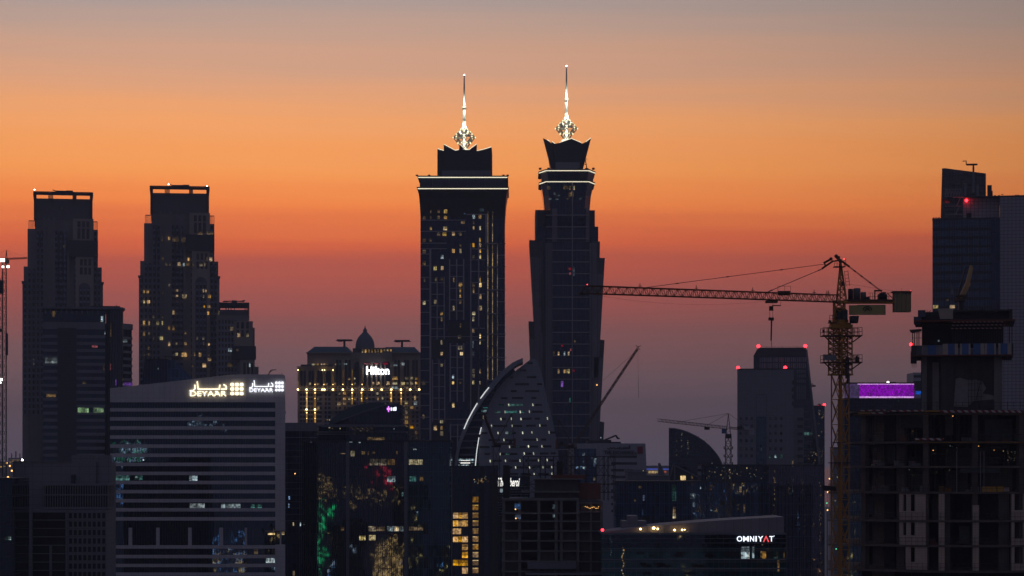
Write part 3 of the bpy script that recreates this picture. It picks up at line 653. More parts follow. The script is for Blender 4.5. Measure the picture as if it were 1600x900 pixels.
# ---------------------------------------------------------------- unlit blocks in the lower left corner
def corner_blocks():
    D = 600.0; f = Fac(20, D, 172)
    root = thing('office_block', 'unlit stepped grey office block with slatted storeys, left of the banded block', 'office block', (X(95, D), D + 15, 0))
    f.part(root, 'wall', 'grey_panel', [(21, 150, 721.5, None)], -30, 0)
    c = Vector((X(158, D), D + 2.5)); MB().lathe((c.x, c.y), [(14.5 * D / FPX, 0), (14.5 * D / FPX, Z(711, D))], 32).build('rounded_tower', 'grey_panel', root)
    f.part(root, 'wall', 'grey_panel', [(110, 148, 711, 722)], -26, -1.5)
    f.part(root, 'roof_edge', 'grey_roof', [(20.5, 112, 720.6, 721.5)], -30, 0.3)
    # middle volume with two rows of slats
    f.part(root, 'slatted_storey', 'win_matte', [(73, 172, 757, 794)], -6, 3.0)
    for y0, y1 in ((755.5, 758.5), (772, 774), (792, 795)): f.part(root, 'floor_edge', 'grey_panel', [(72.5, 173, y0, y1)], -6, 3.5)
    for k in range(26): f.part(root, 'slat', 'grey_panel', [(74 + 3.9 * k, 75.2 + 3.9 * k, 758.5, 792)], 2.9, 3.4)
    f.part(root, 'plant_room', 'dark', [(113.5, 118, 742, 756)], -2, 2)
    f.part(root, 'railing', 'frame_metal', [(107, 147, 751.2, 752), (107, 107.5, 752, 755.6), (127, 127.4, 752, 755.6), (146.6, 147, 752, 755.6)], 1.2, 1.4)
    # front volume
    f.part(root, 'front_wall', 'grey_panel', [(49, 172, 796, None)], -6, 6.0)
    f.part(root, 'glazing', 'win_matte', [(59, 109, 800, None)], 5.5, 6.05)
    for k in range(9): f.part(root, 'floor_edge', 'grey_panel', [(58, 110, 811 + 13 * k, 812.2 + 13 * k)], 5.9, 6.5)
    f.part(root, 'pier', 'grey_panel', [(53, 58.5, 797, None), (85, 89, 850, None), (110, 113, 797, None)], 5.9, 6.6)
    for i in range(8):
        for k in range(9): f.part(root, 'window', 'win_matte', [(115 + 7.3 * i, 119.6 + 7.3 * i, 801 + 13 * k, 809 + 13 * k)], 5.6, 6.06)
    # left edge strip of glass
    f.part(root, 'glazing', 'glass_band', [(22, 36, 762, None)], -0.5, 0.1)
    for k in range(12): f.part(root, 'floor_edge', 'grey_panel', [(21.5, 37, 761 + 13 * k, 762 + 13 * k)], -0.3, 0.35)
    f.part(root, 'pier', 'grey_panel', [(20.5, 22, 721, None), (36.5, 38.5, 721, None)], -0.3, 0.45)
    bulb(root, f.pt(33.5, 718.6, -1), 0.22, 'lamp_white', 'roof_lamp'); f.part(root, 'lamp_post', 'steel', [(33.3, 33.7, 718, 722)], -1.1, -0.9)
    D2 = 560.0; h = Fac(-30, D2, 19)
    r2 = thing('office_block', 'black glass block at the very left edge with one cool lit window', 'office block', (X(-10, D2), D2 + 10, 0))
    h.part(r2, 'wall', 'glass_black', [(-60, 18.5, 748, None)], -20, 0)
    h.part(r2, 'roof_edge', 'dark', [(-60, 19, 746.6, 748)], -20, 0.3)
    for k in range(5): h.part(r2, 'floor_edge', 'dark', [(-60, 18.7, 789 + 26 * k, 790 + 26 * k)], -0.2, 0.2)
    h.lit(r2, [(13, 841, 9, 6.5, 'lit_teal'), (15, 841, 4, 5, 'lit_cool')], o=0.1)
corner_blocks()

# ---------------------------------------------------------------- domed hotel
def domed_hotel():
    D = 1500.0; f = Fac(466, D, 660)
    root = thing('hotel_building', 'sand coloured hotel with a dome, uplit piers and a glaring white sign', 'hotel', (X(560, D), D + 20, 0))
    f.part(root, 'wall', 'sand_stone', [(480, 660, 551, None), (466, 480, 575, None)], -40, 0)
    f.part(root, 'wing', 'sand_stone', [(466, 524, 574, None)], -12, 2.0)
    f.part(root, 'central_bay', 'sand_stone', [(549, 613, 552, None)], -10, 3.0)
    f.part(root, 'wing_parapet', 'stone_dark', [(470, 520, 569.5, 574)], -10, 0.5)
    for a in ((479.5, 550, 490, 541), (597, 656, 602, 541.5)):
        x0, x1, xi, yt = a
        w = a[2] - a[0]; xa, xb = (xi, x1 - 9)
        p = [f.pt(x0, 551, 1.2), f.pt(x1, 551, 1.2), f.pt(x1, 551, -40), f.pt(x0, 551, -40), f.pt(xa, yt, -6), f.pt(xb, yt, -6), f.pt(xb, yt, -34), f.pt(xa, yt, -34)]
        MB().hexa(p).build('roof', 'teal_roof', root)
        f.part(root, 'eave', 'sand_stone', [(x0 - 1, x1 + 0.6, 550.6, 552.2)], -40, 1.8)
    # lit arcade and dome
    f.part(root, 'drum', 'stone_dark', [(551, 612, 544, 552)], -24, -1)
    c = f.pt(569, 545, -9); r = 15.2 * D / FPX
    MB().lathe((c.x, c.y), [(r * 1.02, c.z - 3), (r * 1.02, c.z)] + [(r * a, c.z + r * b) for a, b in ((1.0, 0.12), (0.985, 0.42), (0.94, 0.72), (0.85, 0.99), (0.70, 1.26), (0.52, 1.48), (0.34, 1.66), (0.22, 1.80))], 28).build('dome', 'grey_roof', root, True)
    MB().lathe((c.x, c.y), [(r * 0.20, c.z + r * 1.76), (r * 0.20, c.z + r * 1.98), (r * 0.26, c.z + r * 2.0), (r * 0.12, c.z + r * 2.12), (r * 0.05, c.z + r * 2.3), (0.12, c.z + r * 2.5)], 12).build('finial', 'grey_roof', root)
    f.part(root, 'arcade_cornice', 'sand_stone', [(562, 613, 543.4, 545.2), (562, 613, 551.2, 552.6)], -4, 0.6)
    for k in range(10): f.lit(root, [(566.5 + 4.9 * k, 548.2, 2.6, 5.4, 'lit_warm')], o=-0.6, o0=-0.9, name='arcade_arch')
    for px in (525, 536, 555, 607): f.part(root, 'cornice', 'sand_stone', [(px - 8, px + 8, 559.5, 561.5)], 0, 3.8) if px > 540 else None
    # arched dark bays of the upper storeys
    for px in [471.5, 476.5, 484.5, 489, 498, 502.5, 511.5, 515.5, 527, 531.5, 541, 546, 558, 571, 578, 585, 592, 599, 606.5, 618, 623, 633, 637.5, 646, 651]:
        top = 581 if px < 524 else (564 if (px < 549 or px > 612) else 569); o = 2.0 if px < 524 else (0.0 if (px < 549 or px > 612) else 3.0)
        w = 2.0 if px != 558 and px != 606.5 else 4.0
        pts = [(px - w, 603), (px - w, top)] + [(px - w * math.cos(t), top - w * math.sin(t)) for t in (0.6, 1.2, 1.57, 1.94, 2.54)] + [(px + w, top), (px + w, 603)]
        f.polypart(root, 'arched_window', 'win_dark', pts, o - 0.4, o + 0.08)
    # string courses
    for y0, y1 in ((609.5, 611.6), (640.5, 642.5), (670, 672)):
        f.part(root, 'string_course', 'sand_stone', [(465.5, 656.5, y0, y1)], 0, 4.0)
    f.part(root, 'cornice', 'sand_stone', [(464.8, 525, 572.6, 575)], -10, 2.9)
    # rows of square windows
    cols = [471, 476, 483, 487.5, 497, 501, 509, 515, 525, 531, 539, 544.5, 554.5, 560, 571, 578, 584, 591, 600, 606, 616, 623, 630, 637, 645.5, 652]
    n = 0
    for px in cols:
        o = 2.0 if px < 524 else (3.0 if 549 < px < 613 else 0.0)
        f.part(root, 'window_strip', 'win_hotel', [(px - 1.9, px + 1.9, 604, 705)], o - 0.4, o + 0.07)
    # piers and their uplights
    for px in (466.8, 480, 493, 506.5, 521, 536.5, 551, 566, 612, 627, 641.5, 655.5):
        o = 2.0 if px < 524 else (3.0 if 549 < px < 613 else 0.0)
        f.part(root, 'pier', 'sand_stone', [(px - 1.2, px + 1.2, 575, None)], o - 0.3, o + 0.8)
    lamps = [(466.5, 609), (480, 609), (493, 609), (504.5, 609), (507.8, 609), (521, 609), (536.5, 609), (551, 609), (566.8, 609), (581.5, 609), (597, 609), (612, 609), (627, 609), (641.5, 609), (655.5, 609), (480, 640), (493, 640), (627, 638.5)]
    for px, py in lamps:
        bulb(root, f.pt(px, py, 4.6), 0.50, 'lamp_warm', 'cornice_lamp')
    # downlights washing the piers below the string courses
    for px, py in ((480, 614), (493, 614), (551, 614), (565.5, 614), (611.5, 614), (627, 614), (480, 645), (493, 645), (627, 645)):
        o = 2.0 if px < 524 else (3.0 if 549 < px < 613 else 0.0)
        bulb(root, f.pt(px, py, o + 1.6), 0.36, 'lamp_pier', 'pier_lamp')
        bulb(root, f.pt(px, py + 9, o + 1.6), 0.22, 'lamp_pier', 'pier_lamp')
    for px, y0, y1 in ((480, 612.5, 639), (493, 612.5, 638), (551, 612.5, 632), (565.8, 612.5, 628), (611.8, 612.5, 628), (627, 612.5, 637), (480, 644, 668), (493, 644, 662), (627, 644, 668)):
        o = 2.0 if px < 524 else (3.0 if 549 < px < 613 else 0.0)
        f.part(root, 'painted_pier_wash', 'pier_wash_glow', [(px - 1.0, px + 1.0, y0, y1)], o + 0.85, o + 1.1)  # amber light falling on the piers, painted as glowing strips
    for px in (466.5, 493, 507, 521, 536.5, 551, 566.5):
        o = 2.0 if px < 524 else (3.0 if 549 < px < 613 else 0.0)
        f.part(root, 'painted_pier_wash', 'pier_wash_glow_dim', [(px - 0.6, px + 0.6, 577, 606)], o + 0.85, o + 1.1)  # fainter light on the upper piers, painted the same way
    for px in (466.5, 504.5, 507.8, 521): bulb(root, f.pt(px, 578.5, 3.4), 0.3, 'lamp_warm', 'cornice_lamp')
    for px in (493, 507, 521, 536.5, 551, 566.5): bulb(root, f.pt(px, 601, 4.4), 0.26, 'lamp_pier', 'pier_lamp')
    lw = conv([(803, 433, 8, 4.5), (803, 467, 7, 3.5), (803, 497, 8, 3.5), (882, 433, 5, 4.5), (915, 433), (945, 435), (857, 468, 5.5, 4.5), (885, 468, 4.5), (915, 466), (945, 466, 3), (885, 497), (660, 467, 3, 3.5), (690, 468, 5, 4.5), (757, 468, 5, 5),
               (290, 473), (345, 470, 3), (400, 467, 3), (535, 467, 2.4, 4), (535, 435, 2.2, 3), (497, 437, 3, 3), (685, 535), (465, 535), (465, 570, 3.6, 4), (465, 600, 3.6, 4), (428, 603, 4.4, 4.4), (430, 535, 2.5), (497, 570, 2.5), (535, 572, 3),
               (615, 565, 3), (690, 572, 2), (720, 567, 2.5), (880, 597, 4.5, 4), (915, 630, 4.4, 4), (940, 600, 4.6, 5), (937, 565, 2.5, 6), (880, 630, 4, 4), (880, 662, 3.6, 4), (880, 693, 4, 4), (880, 727, 4, 5), (878, 760, 3.2, 4), (915, 760, 4.6, 4.5),
               (815, 730, 3.5, 5), (945, 797, 3.4, 5, 'lit_dim'), (945, 828, 3.4, 5, 'lit_dim'), (877, 828, 3, 5, 'lit_dim'), (290, 633, 4, 5, 'lit_dim'), (290, 570, 2), (235, 470, 2.5)], 430, 490, 4.286)
    f.lit(root, lw, 'lit_warm', 3.6, 3.6, 3.4, o0=0.1)
    f.lit(root, conv([(258, 340, 5, 2.5, 'lit_yellow'), (285, 340, 2.5, 2.5), (330, 340, 3, 2), (312, 340, 2, 2), (350, 338, 3, 2, 'lit_dim'), (473, 338, 4, 2, 'lit_cool'), (435, 338, 2.5, 2.5, 'lit_teal'), (805, 345, 6, 2.4, 'lit_cool'), (857, 338, 4, 4, 'lit_cool'), (405, 340, 2, 3, 'lit_dim')], 430, 490, 4.286), o=3.5, o0=0.1)
    f.lit(root, [(574, 568.6, 10, 1.6, 'sign_red_dim'), (588, 568.8, 8, 1.6, 'sign_red_dim'), (602.5, 568.4, 8, 3, 'sign_red_dim')], o=3.2, o0=2.9, name='red_neon')
    s = thing('building_sign', 'glaring white lit sign on the central bay of the domed hotel', 'sign', f.pt(590, 586, 3.2))
    f.text(s, 'Hilton', 573, 608.5, 573, 585.6, 'sign_hot', 3.9, 0.5, bold=0.012)
    f.part(s, 'mounting_rail', 'dark', [(574, 608, 579, 579.8)], 3.0, 3.7)
    for lab, px, py in (('left', 535.5, 530), ('right', 626.5, 531)):
        rc = thing('roof_crane', 'T-shaped window-cleaning crane on the %s hipped roof of the domed hotel' % lab, 'roof crane', f.pt(px, 541, -15), 'roof cranes of the domed hotel')
        f.part(rc, 'mast', 'steel', [(px - 1.6, px + 1.6, py + 0.5, 542)], -16, -14)
        b = MB(); f.box(b, px - 12, px + 12, py - 1.6, py + 1.2, -16.5, -13.5); f.box(b, px - 10, px - 3, py + 1.2, py + 2.0, -16, -14); f.box(b, px - 14, px - 11, py + 0.2, py + 0.8, -15.4, -14.8); f.box(b, px + 11, px + 14.5, py + 0.2, py + 0.9, -15.4, -14.8); b.build('jib', 'steel', rc)
M['win_hotel'] = glass('win_hotel', (0.010, 0.011, 0.016), pane=(2, 2, 2.55), ior=1.5, mull=(1000.0, 2.55, 0.95, 26.0))
M['pier_wash_glow'] = emit('pier_wash_glow', (1.0, 0.56, 0.17), 0.62, 0.45, cell=(9, 9, 3.0), sample=True)  # glow that stands in for lamplight on the piers, no fitting
M['pier_wash_glow_dim'] = emit('pier_wash_glow_dim', (1.0, 0.56, 0.2), 0.20, 0.6, cell=(9, 9, 3.0))
M['sign_hot'] = emit('sign_hot', (0.9, 0.95, 1.0), 6.0, 0.0, sample=True)
M['lamp_pier'] = emit('lamp_pier', (1.0, 0.58, 0.18), 5.0, 0.0, sample=True)
domed_hotel()

# ---------------------------------------------------------------- block with blue bands between the banded block and the ribbed glass tower
def blue_band_block():
    D = 880.0; f = Fac(440, D, 500)
    root = thing('office_block', 'low dark office block with pale floor lines, between banded block and ribbed tower', 'office block', (X(470, D), D + 12, 0))
    f.part(root, 'wall', 'glass_navy', [(436, 495.5, 672, None)], -24, 0)
    f.part(root, 'upper_band', 'grey_panel', [(436, 495.5, 660.5, 673.5)], -24, 0.4)
    for k in range(14): f.part(root, 'floor_edge', 'grey_panel', [(436, 495.5, 683 + 10 * k + (k > 0) * 0.5, 684 + 10 * k)], -0.2, 0.5)
    for px in (468, 471): f.part(root, 'pier', 'mullion', [(px - 0.3, px + 0.3, 673, None)], -0.2, 0.35)
    f.lit(root, [(452, 778, 2, 5, 'lit_blue'), (451.5, 790, 2, 6, 'lit_blue'), (458.5, 819, 2, 5, 'lit_warm'), (469.5, 819, 1.6, 6, 'lit_cool'), (461, 740, 1.4, 1.6, 'lamp_orange'), (459, 896, 3, 8, 'lit_dim')], o=0.15)
blue_band_block()

# ---------------------------------------------------------------- clamshell-roofed building
def clamshell():
    D = 830.0; f = Fac(492, D, 660)
    root = thing('domed_building', 'dark building with a curved clamshell roof and wide flat rim, in front of the hotel', 'office building', (X(570, D), D + 14, 0))
    # shell: ridge curve swept back
    prof = [(512, 662), (516, 655), (523, 648), (533, 641), (546, 635.5), (561, 631.4), (577, 628.6), (591, 627.6), (599, 628.8), (617, 664)]
    f.polypart(root, 'shell_roof', 'teal_roof', prof, -30, -6)
    f.polypart(root, 'shell_front', 'glass_black', [(520, 663), (533, 656), (552, 648.5), (575, 640.5), (600, 633), (618, 630), (624, 631), (624, 663)], -24, -2)
    b = MB(); rim = [(533, 656.4), (552, 648.8), (575, 640.6), (600, 633), (621, 629.2)]
    for p, q in zip(rim, rim[1:]): b.bar(f.pt(*p, -1.8), f.pt(*q, -1.8), 0.25)
    b.build('shell_rim', 'grey_roof', root)
    f.part(root, 'end_wall', 'glass_navy', [(609, 625, 632, 664)], -24, -3)
    pl = [f.pt(490, 664.5, -4)] + [f.pt(490 + 145 * t, 664.5, -4 + 9 * math.sin(math.pi * t)) for t in (0.1, 0.2, 0.35, 0.5, 0.65, 0.8, 0.9)] + [f.pt(628, 664.5, -4), f.pt(628, 664.5, -30), f.pt(495, 664.5, -30)]
    MB().extr([p + Vector((0, 0, -0.6)) for p in pl], (0, 0, 0.8)).build('flat_rim', 'grey_roof', root)
    f.part(root, 'storey', 'glass_black', [(497, 634, 666, None)], -28, -1.5)
    f.part(root, 'terrace', 'grey_panel', [(497, 635, 674, 676), (494, 560, 677.5, 679)], -10, -0.8)
    f.lit(root, [(514, 668.3, 3, 1.4, 'lit_yellow'), (519, 669.5, 1, 1.4, 'lit_dim'), (531, 669.5, 1.2, 1.6, 'lit_yellow')] + [(548 + 2.6 * k, 668.2 + (k % 3) * 1.6, 1.6, 1.0, 'lit_dim') for k in range(14)] + [(563, 673.5, 2.4, 2.6, 'lit_dim'), (573, 673.5, 2.4, 2, 'lit_dim'), (554, 677.5, 2.4, 2, 'lit_dim'), (587, 685.2, 27, 4.6, 'lit_dim'), (615.5, 670, 1.2, 1.2, 'lit_cool')], o=-1.2, o0=-1.45)
    for px in (511.5, 515): bulb(root, f.pt(px, 655.8 + (px - 511) * 0.1, 0.5), 0.16, 'lit_bright', 'roof_lamp')
    s = thing('building_sign', 'small lit sign of a purple emblem and white lettering under the clamshell roof', 'sign', f.pt(612, 642, -1.8))
    f.part(s, 'emblem', 'sign_purple', [(606, 607.4, 634.5, 643.5), (604.2, 609, 637, 640.5)], -1.9, -1.5)
    f.part(s, 'lettering', 'sign_white', [(610.2, 611.6, 636.4, 641.6), (613.2, 615.8, 636.6, 641.4), (616.1, 619, 635.8, 641.4)], -1.9, -1.55)
    f.part(s, 'mounting_rail', 'dark', [(604, 619, 642, 642.6)], -2.05, -1.6)
clamshell()

# ---------------------------------------------------------------- ribbed glass tower
def ribbed_tower():
    D = 760.0; f = Fac(472, D, 705)
    root = thing('glass_tower', 'wide dark ribbed glass tower mirroring green and amber city lights, below the clamshell roof', 'glass tower', (X(590, D), D + 15, 0))
    f.part(root, 'glazing', 'glass_black', [(473, 633, 690, None)], -28, 0)
    f.part(root, 'blue_glazing', 'glass_blue_dark', [(637, 703, 690, None)], -28, 0)
    f.part(root, 'roof_edge', 'dark', [(472, 705, 688, 690.2)], -28, 0.5)
    f.part(root, 'pier', 'grey_panel', [(541, 546, 690, None), (631.5, 637, 690, None)], -0.3, 0.9)
    b = MB()
    for k in range(48):
        px = 474 + 3.35 * k
        if 540 < px < 547 or px > 631: continue
        f.box(b, px, px + 0.42, 690, 902, 0.02, 0.3)
    b.build('ribs', 'mullion', root)
    b = MB()
    for k in range(19): f.box(b, 638.5 + 3.4 * k, 638.9 + 3.4 * k, 690, 902, 0.02, 0.3)
    b.build('ribs', 'mullion', root)
    e = conv([(495, 117, 7, 9, 'lit_yellow'), (563, 113, 6, 5, 'lit_dim'), (595, 113, 2.4, 6, 'lit_dim'), (630, 110, 4, 4, 'lit_dim'), (780, 112, 2.2, 5, 'lit_dim'), (430, 117, 9, 1.4, 'lit_dim'), (657, 172, 26, 10, 'lit_dim2'), (742, 172, 11, 9, 'lit_dim'),
              (742, 281, 12.5, 9, 'lit_cool'), (620, 598, 11, 8, 'lit_dim2'), (672, 598, 15, 7, 'lit_dim'), (768, 598, 25, 8, 'lit_warm'), (776, 598, 6, 7, 'lit_bright'), (557, 657, 10, 7, 'lit_yellow'), (620, 655, 10, 8, 'lit_yellow'), (430, 598, 5, 6, 'lit_dim'), (485, 43, 4, 1.4, 'lit_cool'), (230, 43, 1.4, 1.4, 'lit_cool'), (540, 46, 3, 2, 'lit_cool'), (814, 377, 2.5, 6, 'lit_teal')], 430, 680, 4.092)
    f.lit(root, e, o=0.14)
    f.lit(root, conv([(898, 172, 22, 8, 'lit_yellow'), (880, 279, 10, 8, 'lit_teal'), (935, 279, 6, 7, 'lit_dim'), (900, 597, 22, 6, 'lit_dim'), (893, 90, 5, 2, 'lit_cool')], 430, 680, 4.092), o=0.14)
M['glass_blue_dark'] = glass('glass_blue_dark', (0.012, 0.034, 0.056), ior=1.9, mull=(1.5, 3.6, 0.16, 1.0), tint=(0.5, 0.85, 1.0))
M['lit_dim2'] = emit('lit_dim2', (1.0, 0.8, 0.5), 0.26, 0.8)
ribbed_tower()

# ---------------------------------------------------------------- the two crowned hotel towers
def spire(root, cx, D, yc, ytop, ycol, ybase, r_c):
    """lit crystal of steel on the crown, collar, shaft and needle"""
    c = Vector((X(cx, D), D + 6, 0)); k = D / FPX
    zc = Z(yc, D); z0 = Z(ybase, D); z1 = Z(ybase - (ybase - yc) - 16, D)
    rr = r_c * k
    rings = [(0.20, z0), (0.60, z0 + (zc - z0) * 0.5), (0.98, zc - 0.2), (0.76, zc + (z1 - zc) * 0.25), (0.54, zc + (z1 - zc) * 0.5), (0.33, zc + (z1 - zc) * 0.75), (0.14, z1)]
    pts = []
    n = 8
    for i, (r, z) in enumerate(rings):
        pts.append([Vector((c.x + rr * r * math.cos(2 * math.pi * (a + 0.5 * (i % 2)) / n), c.y + rr * r * math.sin(2 * math.pi * (a + 0.5 * (i % 2)) / n), z)) for a in range(n)])
    b = MB()
    for i in range(len(rings)):
        for a in range(n):
            b.bar(pts[i][a], pts[i][(a + 1) % n], 0.17)
            if i + 1 < len(rings):
                b.bar(pts[i][a], pts[i + 1][a], 0.22); b.bar(pts[i][a], pts[i + 1][(a + (1 if i % 2 else -1)) % n], 0.22)
    b.build('crystal', 'spire', root)
    g = MB()
    for i in range(1, len(rings) - 1):
        for a in range(n):
            p, q, r = pts[i][a], pts[i][(a + 1) % n], pts[i + 1][a if i % 2 == 0 else (a + 1) % n]
            if (a + i) % 3: g.extr([p.lerp(c + Vector((0, 0, p.z)), 0.12), q.lerp(c + Vector((0, 0, q.z)), 0.12), r.lerp(c + Vector((0, 0, r.z)), 0.12)], (0, 0.05, 0.02))
    g.build('crystal_facets', 'spire', root)
    for i in range(1, len(rings) - 1):
        for a in range(n): bulb(root, pts[i][a] + Vector((0, -0.1, 0)), 0.42, 'led_node', 'node_lamp')
    MB().lathe((c.x, c.y), [(0.9, z0 - 1), (0.75, zc), (0.5, z1)], 10).build('core_lamp', 'led_core', root)
    MB().lathe((c.x, c.y), [(2.2, z0 - 1.2), (2.6, z0 - 0.2), (0.8, z0 + 0.4)], 14).build('crown_lamp', 'led_core', root)
    zc1 = Z(ycol, D); zt = Z(ytop, D)
    MB().lathe((c.x, c.y), [(0.95, z1 - 0.5), (1.0, z1), (0.85, z1 + 0.3), (0.72, zc1)], 12).build('shaft', 'spire_shaft', root, True)
    MB().lathe((c.x, c.y), [(1.15, zc1), (1.15, zc1 + 0.5), (0.5, zc1 + 0.6)], 12).build('collar', 'spire', root)
    for a in (-1, 1): bulb(root, (c.x + a * 1.0, c.y - 0.6, zc1 + 0.8), 0.22, 'led_node', 'collar_lamp')
    MB().lathe((c.x, c.y), [(0.50, zc1 + 0.5), (0.42, (zc1 + zt) / 2), (0.30, zt)], 10).build('needle', 'spire_shaft', root, True)
    bulb(root, (c.x, c.y, zt + 0.2), 0.38, 'lamp_white', 'tip_lamp')
    for nm, z, en in (('shaft_floodlight', z1 + 0.9, 1500), ('needle_floodlight', zc1 + 1.6, 1300)):
        for dx in (-1.3, 1.3):
            l = bpy.data.lights.new(nm, 'POINT'); l.energy = en; l.color = (0.98, 1.0, 0.86); l.shadow_soft_size = 0.15
            o = bpy.data.objects.new(nm, l); C.objects.link(o); o.parent = root
            o.location = Vector((c.x + dx, c.y - 1.6, z)) - Vector(root.location)
M['spire_shaft'] = surf('spire_shaft', (0.62, 0.66, 0.60), 0.5, var=0.1)
M['led_node'] = emit('led_node', (1.0, 0.92, 0.55), 1.5, 0.0)
M['led_core'] = emit('led_core', (1.0, 0.95, 0.72), 1.8, 0.0, sample=True)

def crown_tower_front():
    D = 1312.0; f = Fac(657, D, 789)
    root = thing('hotel_tower', 'broad dark tower with zigzag crown and lit spire, left of the crowned pair', 'hotel tower', (X(723, D), D + 22, 0), 'twin crowned towers')
    # shaft with a slightly flared head
    d = 44.0
    def ring(x0, x1, y, o): return [f.pt(x0, y, o), f.pt(x1, y, o), f.pt(x1, y, -d - o), f.pt(x0, y, -d - o)]
    MB().box(X(657, D), X(789, D), D, D + d, 0, Z(340, D)).build('shaft', 'glass_navy', root)
    b = MB(); lev = [(657, 789, 340, 0), (656.4, 789.6, 326, 0.3), (655.2, 790.8, 310, 0.9), (653.5, 793, 296, 1.8)]
    for (a, c, y, o), (a2, c2, y2, o2) in zip(lev, lev[1:]): b.hexa(ring(a, c, y, o) + ring(a2, c2, y2, o2))
    b.build('flared_head', 'win_matte', root)
    f.part(root, 'top_storey', 'glass_black', [(656, 791, 278, 294)], -d, 0.8)
    for y, x0, x1 in ((294.6, 651.5, 795), (277, 652.5, 794)):
        f.part(root, 'rim_slab', 'dark', [(x0, x1, y - 1.7, y + 0.3)], -d - 2, 2.6)
        f.part(root, 'led_strip', 'led_warm', [(x0 + 1.2, x1 - 1.2, y + 0.35, y + 1.5)], 2.0, 2.5)
    for x in (652, 671, 787, 793.5): f.part(root, 'rim_fin', 'dark', [(x - 2, x + 1.5, 273.6, 275.4)], 0, 2.4)
    for px in (676, 702, 730, 758): f.part(root, 'mullion', 'mullion', [(px - 0.3, px + 0.3, 278, 294)], 0.7, 1.1)
    # crown
    f.part(root, 'crown_core', 'glass_black', [(692, 760, 236, 276)], -36, -7)
    def petal(pts, o0, o1, led):
        f.polypart(root, 'crown_petal', 'crown_dark', pts, o0, o1)
        b = MB()
        for p, q in zip(led, led[1:]): b.bar(f.pt(*p, o1 - 0.2), f.pt(*q, o1 - 0.2), 0.26)
        b.build('led_strip', 'led_warm', root)
    petal([(683, 276), (683, 230.5), (696, 234.5), (696, 276)], -8, -5.5, [(683.4, 230.2), (695.5, 234)])
    petal([(693, 276), (693, 224), (711, 233.6), (717, 232.5), (717, 276)], -6.5, -4.5, [(693.2, 223.7), (711, 233.2), (716.5, 231.8)])
    petal([(717, 276), (717, 232), (718, 224.5), (727, 232.8), (733, 232.8), (744.8, 224), (744.8, 276)], -5.5, -3.5, [(717.6, 224), (727, 232.6), (733, 232.6), (744.6, 223.6)])
    petal([(744.5, 276), (744.5, 234.2), (756, 231.6), (768, 228), (768, 276)], -8, -5, [(744.8, 234), (756, 231.2), (767.6, 227.6)])
    petal([(704, 240), (704, 227), (709, 232), (709, 240)], -28, -26, [(704.4, 227.2), (709, 231.6)])
    petal([(745, 240), (745, 233), (757.6, 226), (757.6, 240)], -28, -26, [(746, 232), (757.4, 226)])
    f.part(root, 'crown_wall', 'crown_dark', [(682.6, 692, 231, 276), (760, 768.4, 229, 276)], -38, -8.5)
    f.part(root, 'crown_ledge', 'grey_panel', [(690, 768, 265, 275)], -5, -3.4)
    # pale frames of the facade
    def hl(x0, x1, ys, w=1.2): f.part(root, 'frame', 'frame_pale', [(x0, x1, y - w / 2, y + w / 2) for y in ys], -0.1, 0.35)
    def vl(xs, y0, y1, w=1.6): f.part(root, 'frame', 'frame_pale', [(x - w / 2, x + w / 2, y0, y1) for x in xs], -0.1, 0.42)
    hl(657, 671, [397 + 18.2 * k for k in range(18)]); hl(777, 789, [380.5 + 18.2 * k for k in range(18)], 1.0)
    hl(657, 728, [344, 361.5]); hl(657, 698, [380, 388.6])
    vl([672.4], 389, 740, 3.0); hl(674, 695, [441.8 + 18 * k for k in range(5)]); vl([683, 694], 433, 530)
    vl([702.5, 713.5, 724.5], 405, 500, 2.0); hl(702, 725, [414.5, 432, 450.5, 468.5, 486])
    vl([735.5, 748, 759.5], 380, 730, 2.0); hl(735, 760, [389, 406, 424, 441.5, 459])
    hl(729, 761, [335], 1.6); vl([760], 334, 730, 3.2)
    vl([676, 686, 695], 562, 660); hl(676, 695, [568, 586, 604, 622, 640])
    vl([703.5, 714.5, 724.5], 536, 628, 2.2); hl(703, 725, [540, 558, 574.5, 592.5, 611])
    vl([737, 748], 511, 602); hl(735, 760, [513, 531.5])
    vl([704, 715, 724], 662, 735, 2.0); hl(704, 724, [664, 682])
    hl(758, 790, [380.5, 417, 453, 490, 522, 558.5, 594], 1.2)
    hl(672, 760, [526, 655], 1.0)
    # dark recessed panels between the frames
    f.part(root, 'dark_panel', 'crown_dark', [(700, 735, 502, 534), (674, 700, 530, 560), (672, 700, 655, 690), (730, 760, 600, 640)], -0.05, 0.22)
    # warm light columns in the right-hand bay
    for i, px in enumerate((762.3, 769.6, 777.2)):
        for k, (y0, y1) in enumerate(((330, 379), (382, 416), (418.5, 452), (454.5, 489), (491.5, 521), (523.5, 557.5), (560, 593))):
            if i == 2 and k == 0: continue
            f.part(root, 'light_strip', ('lit_string', 'lit_string', 'lit_string_dim')[i], [(px - 0.55, px + 0.55, y0, y1)], 0.05, 0.4)
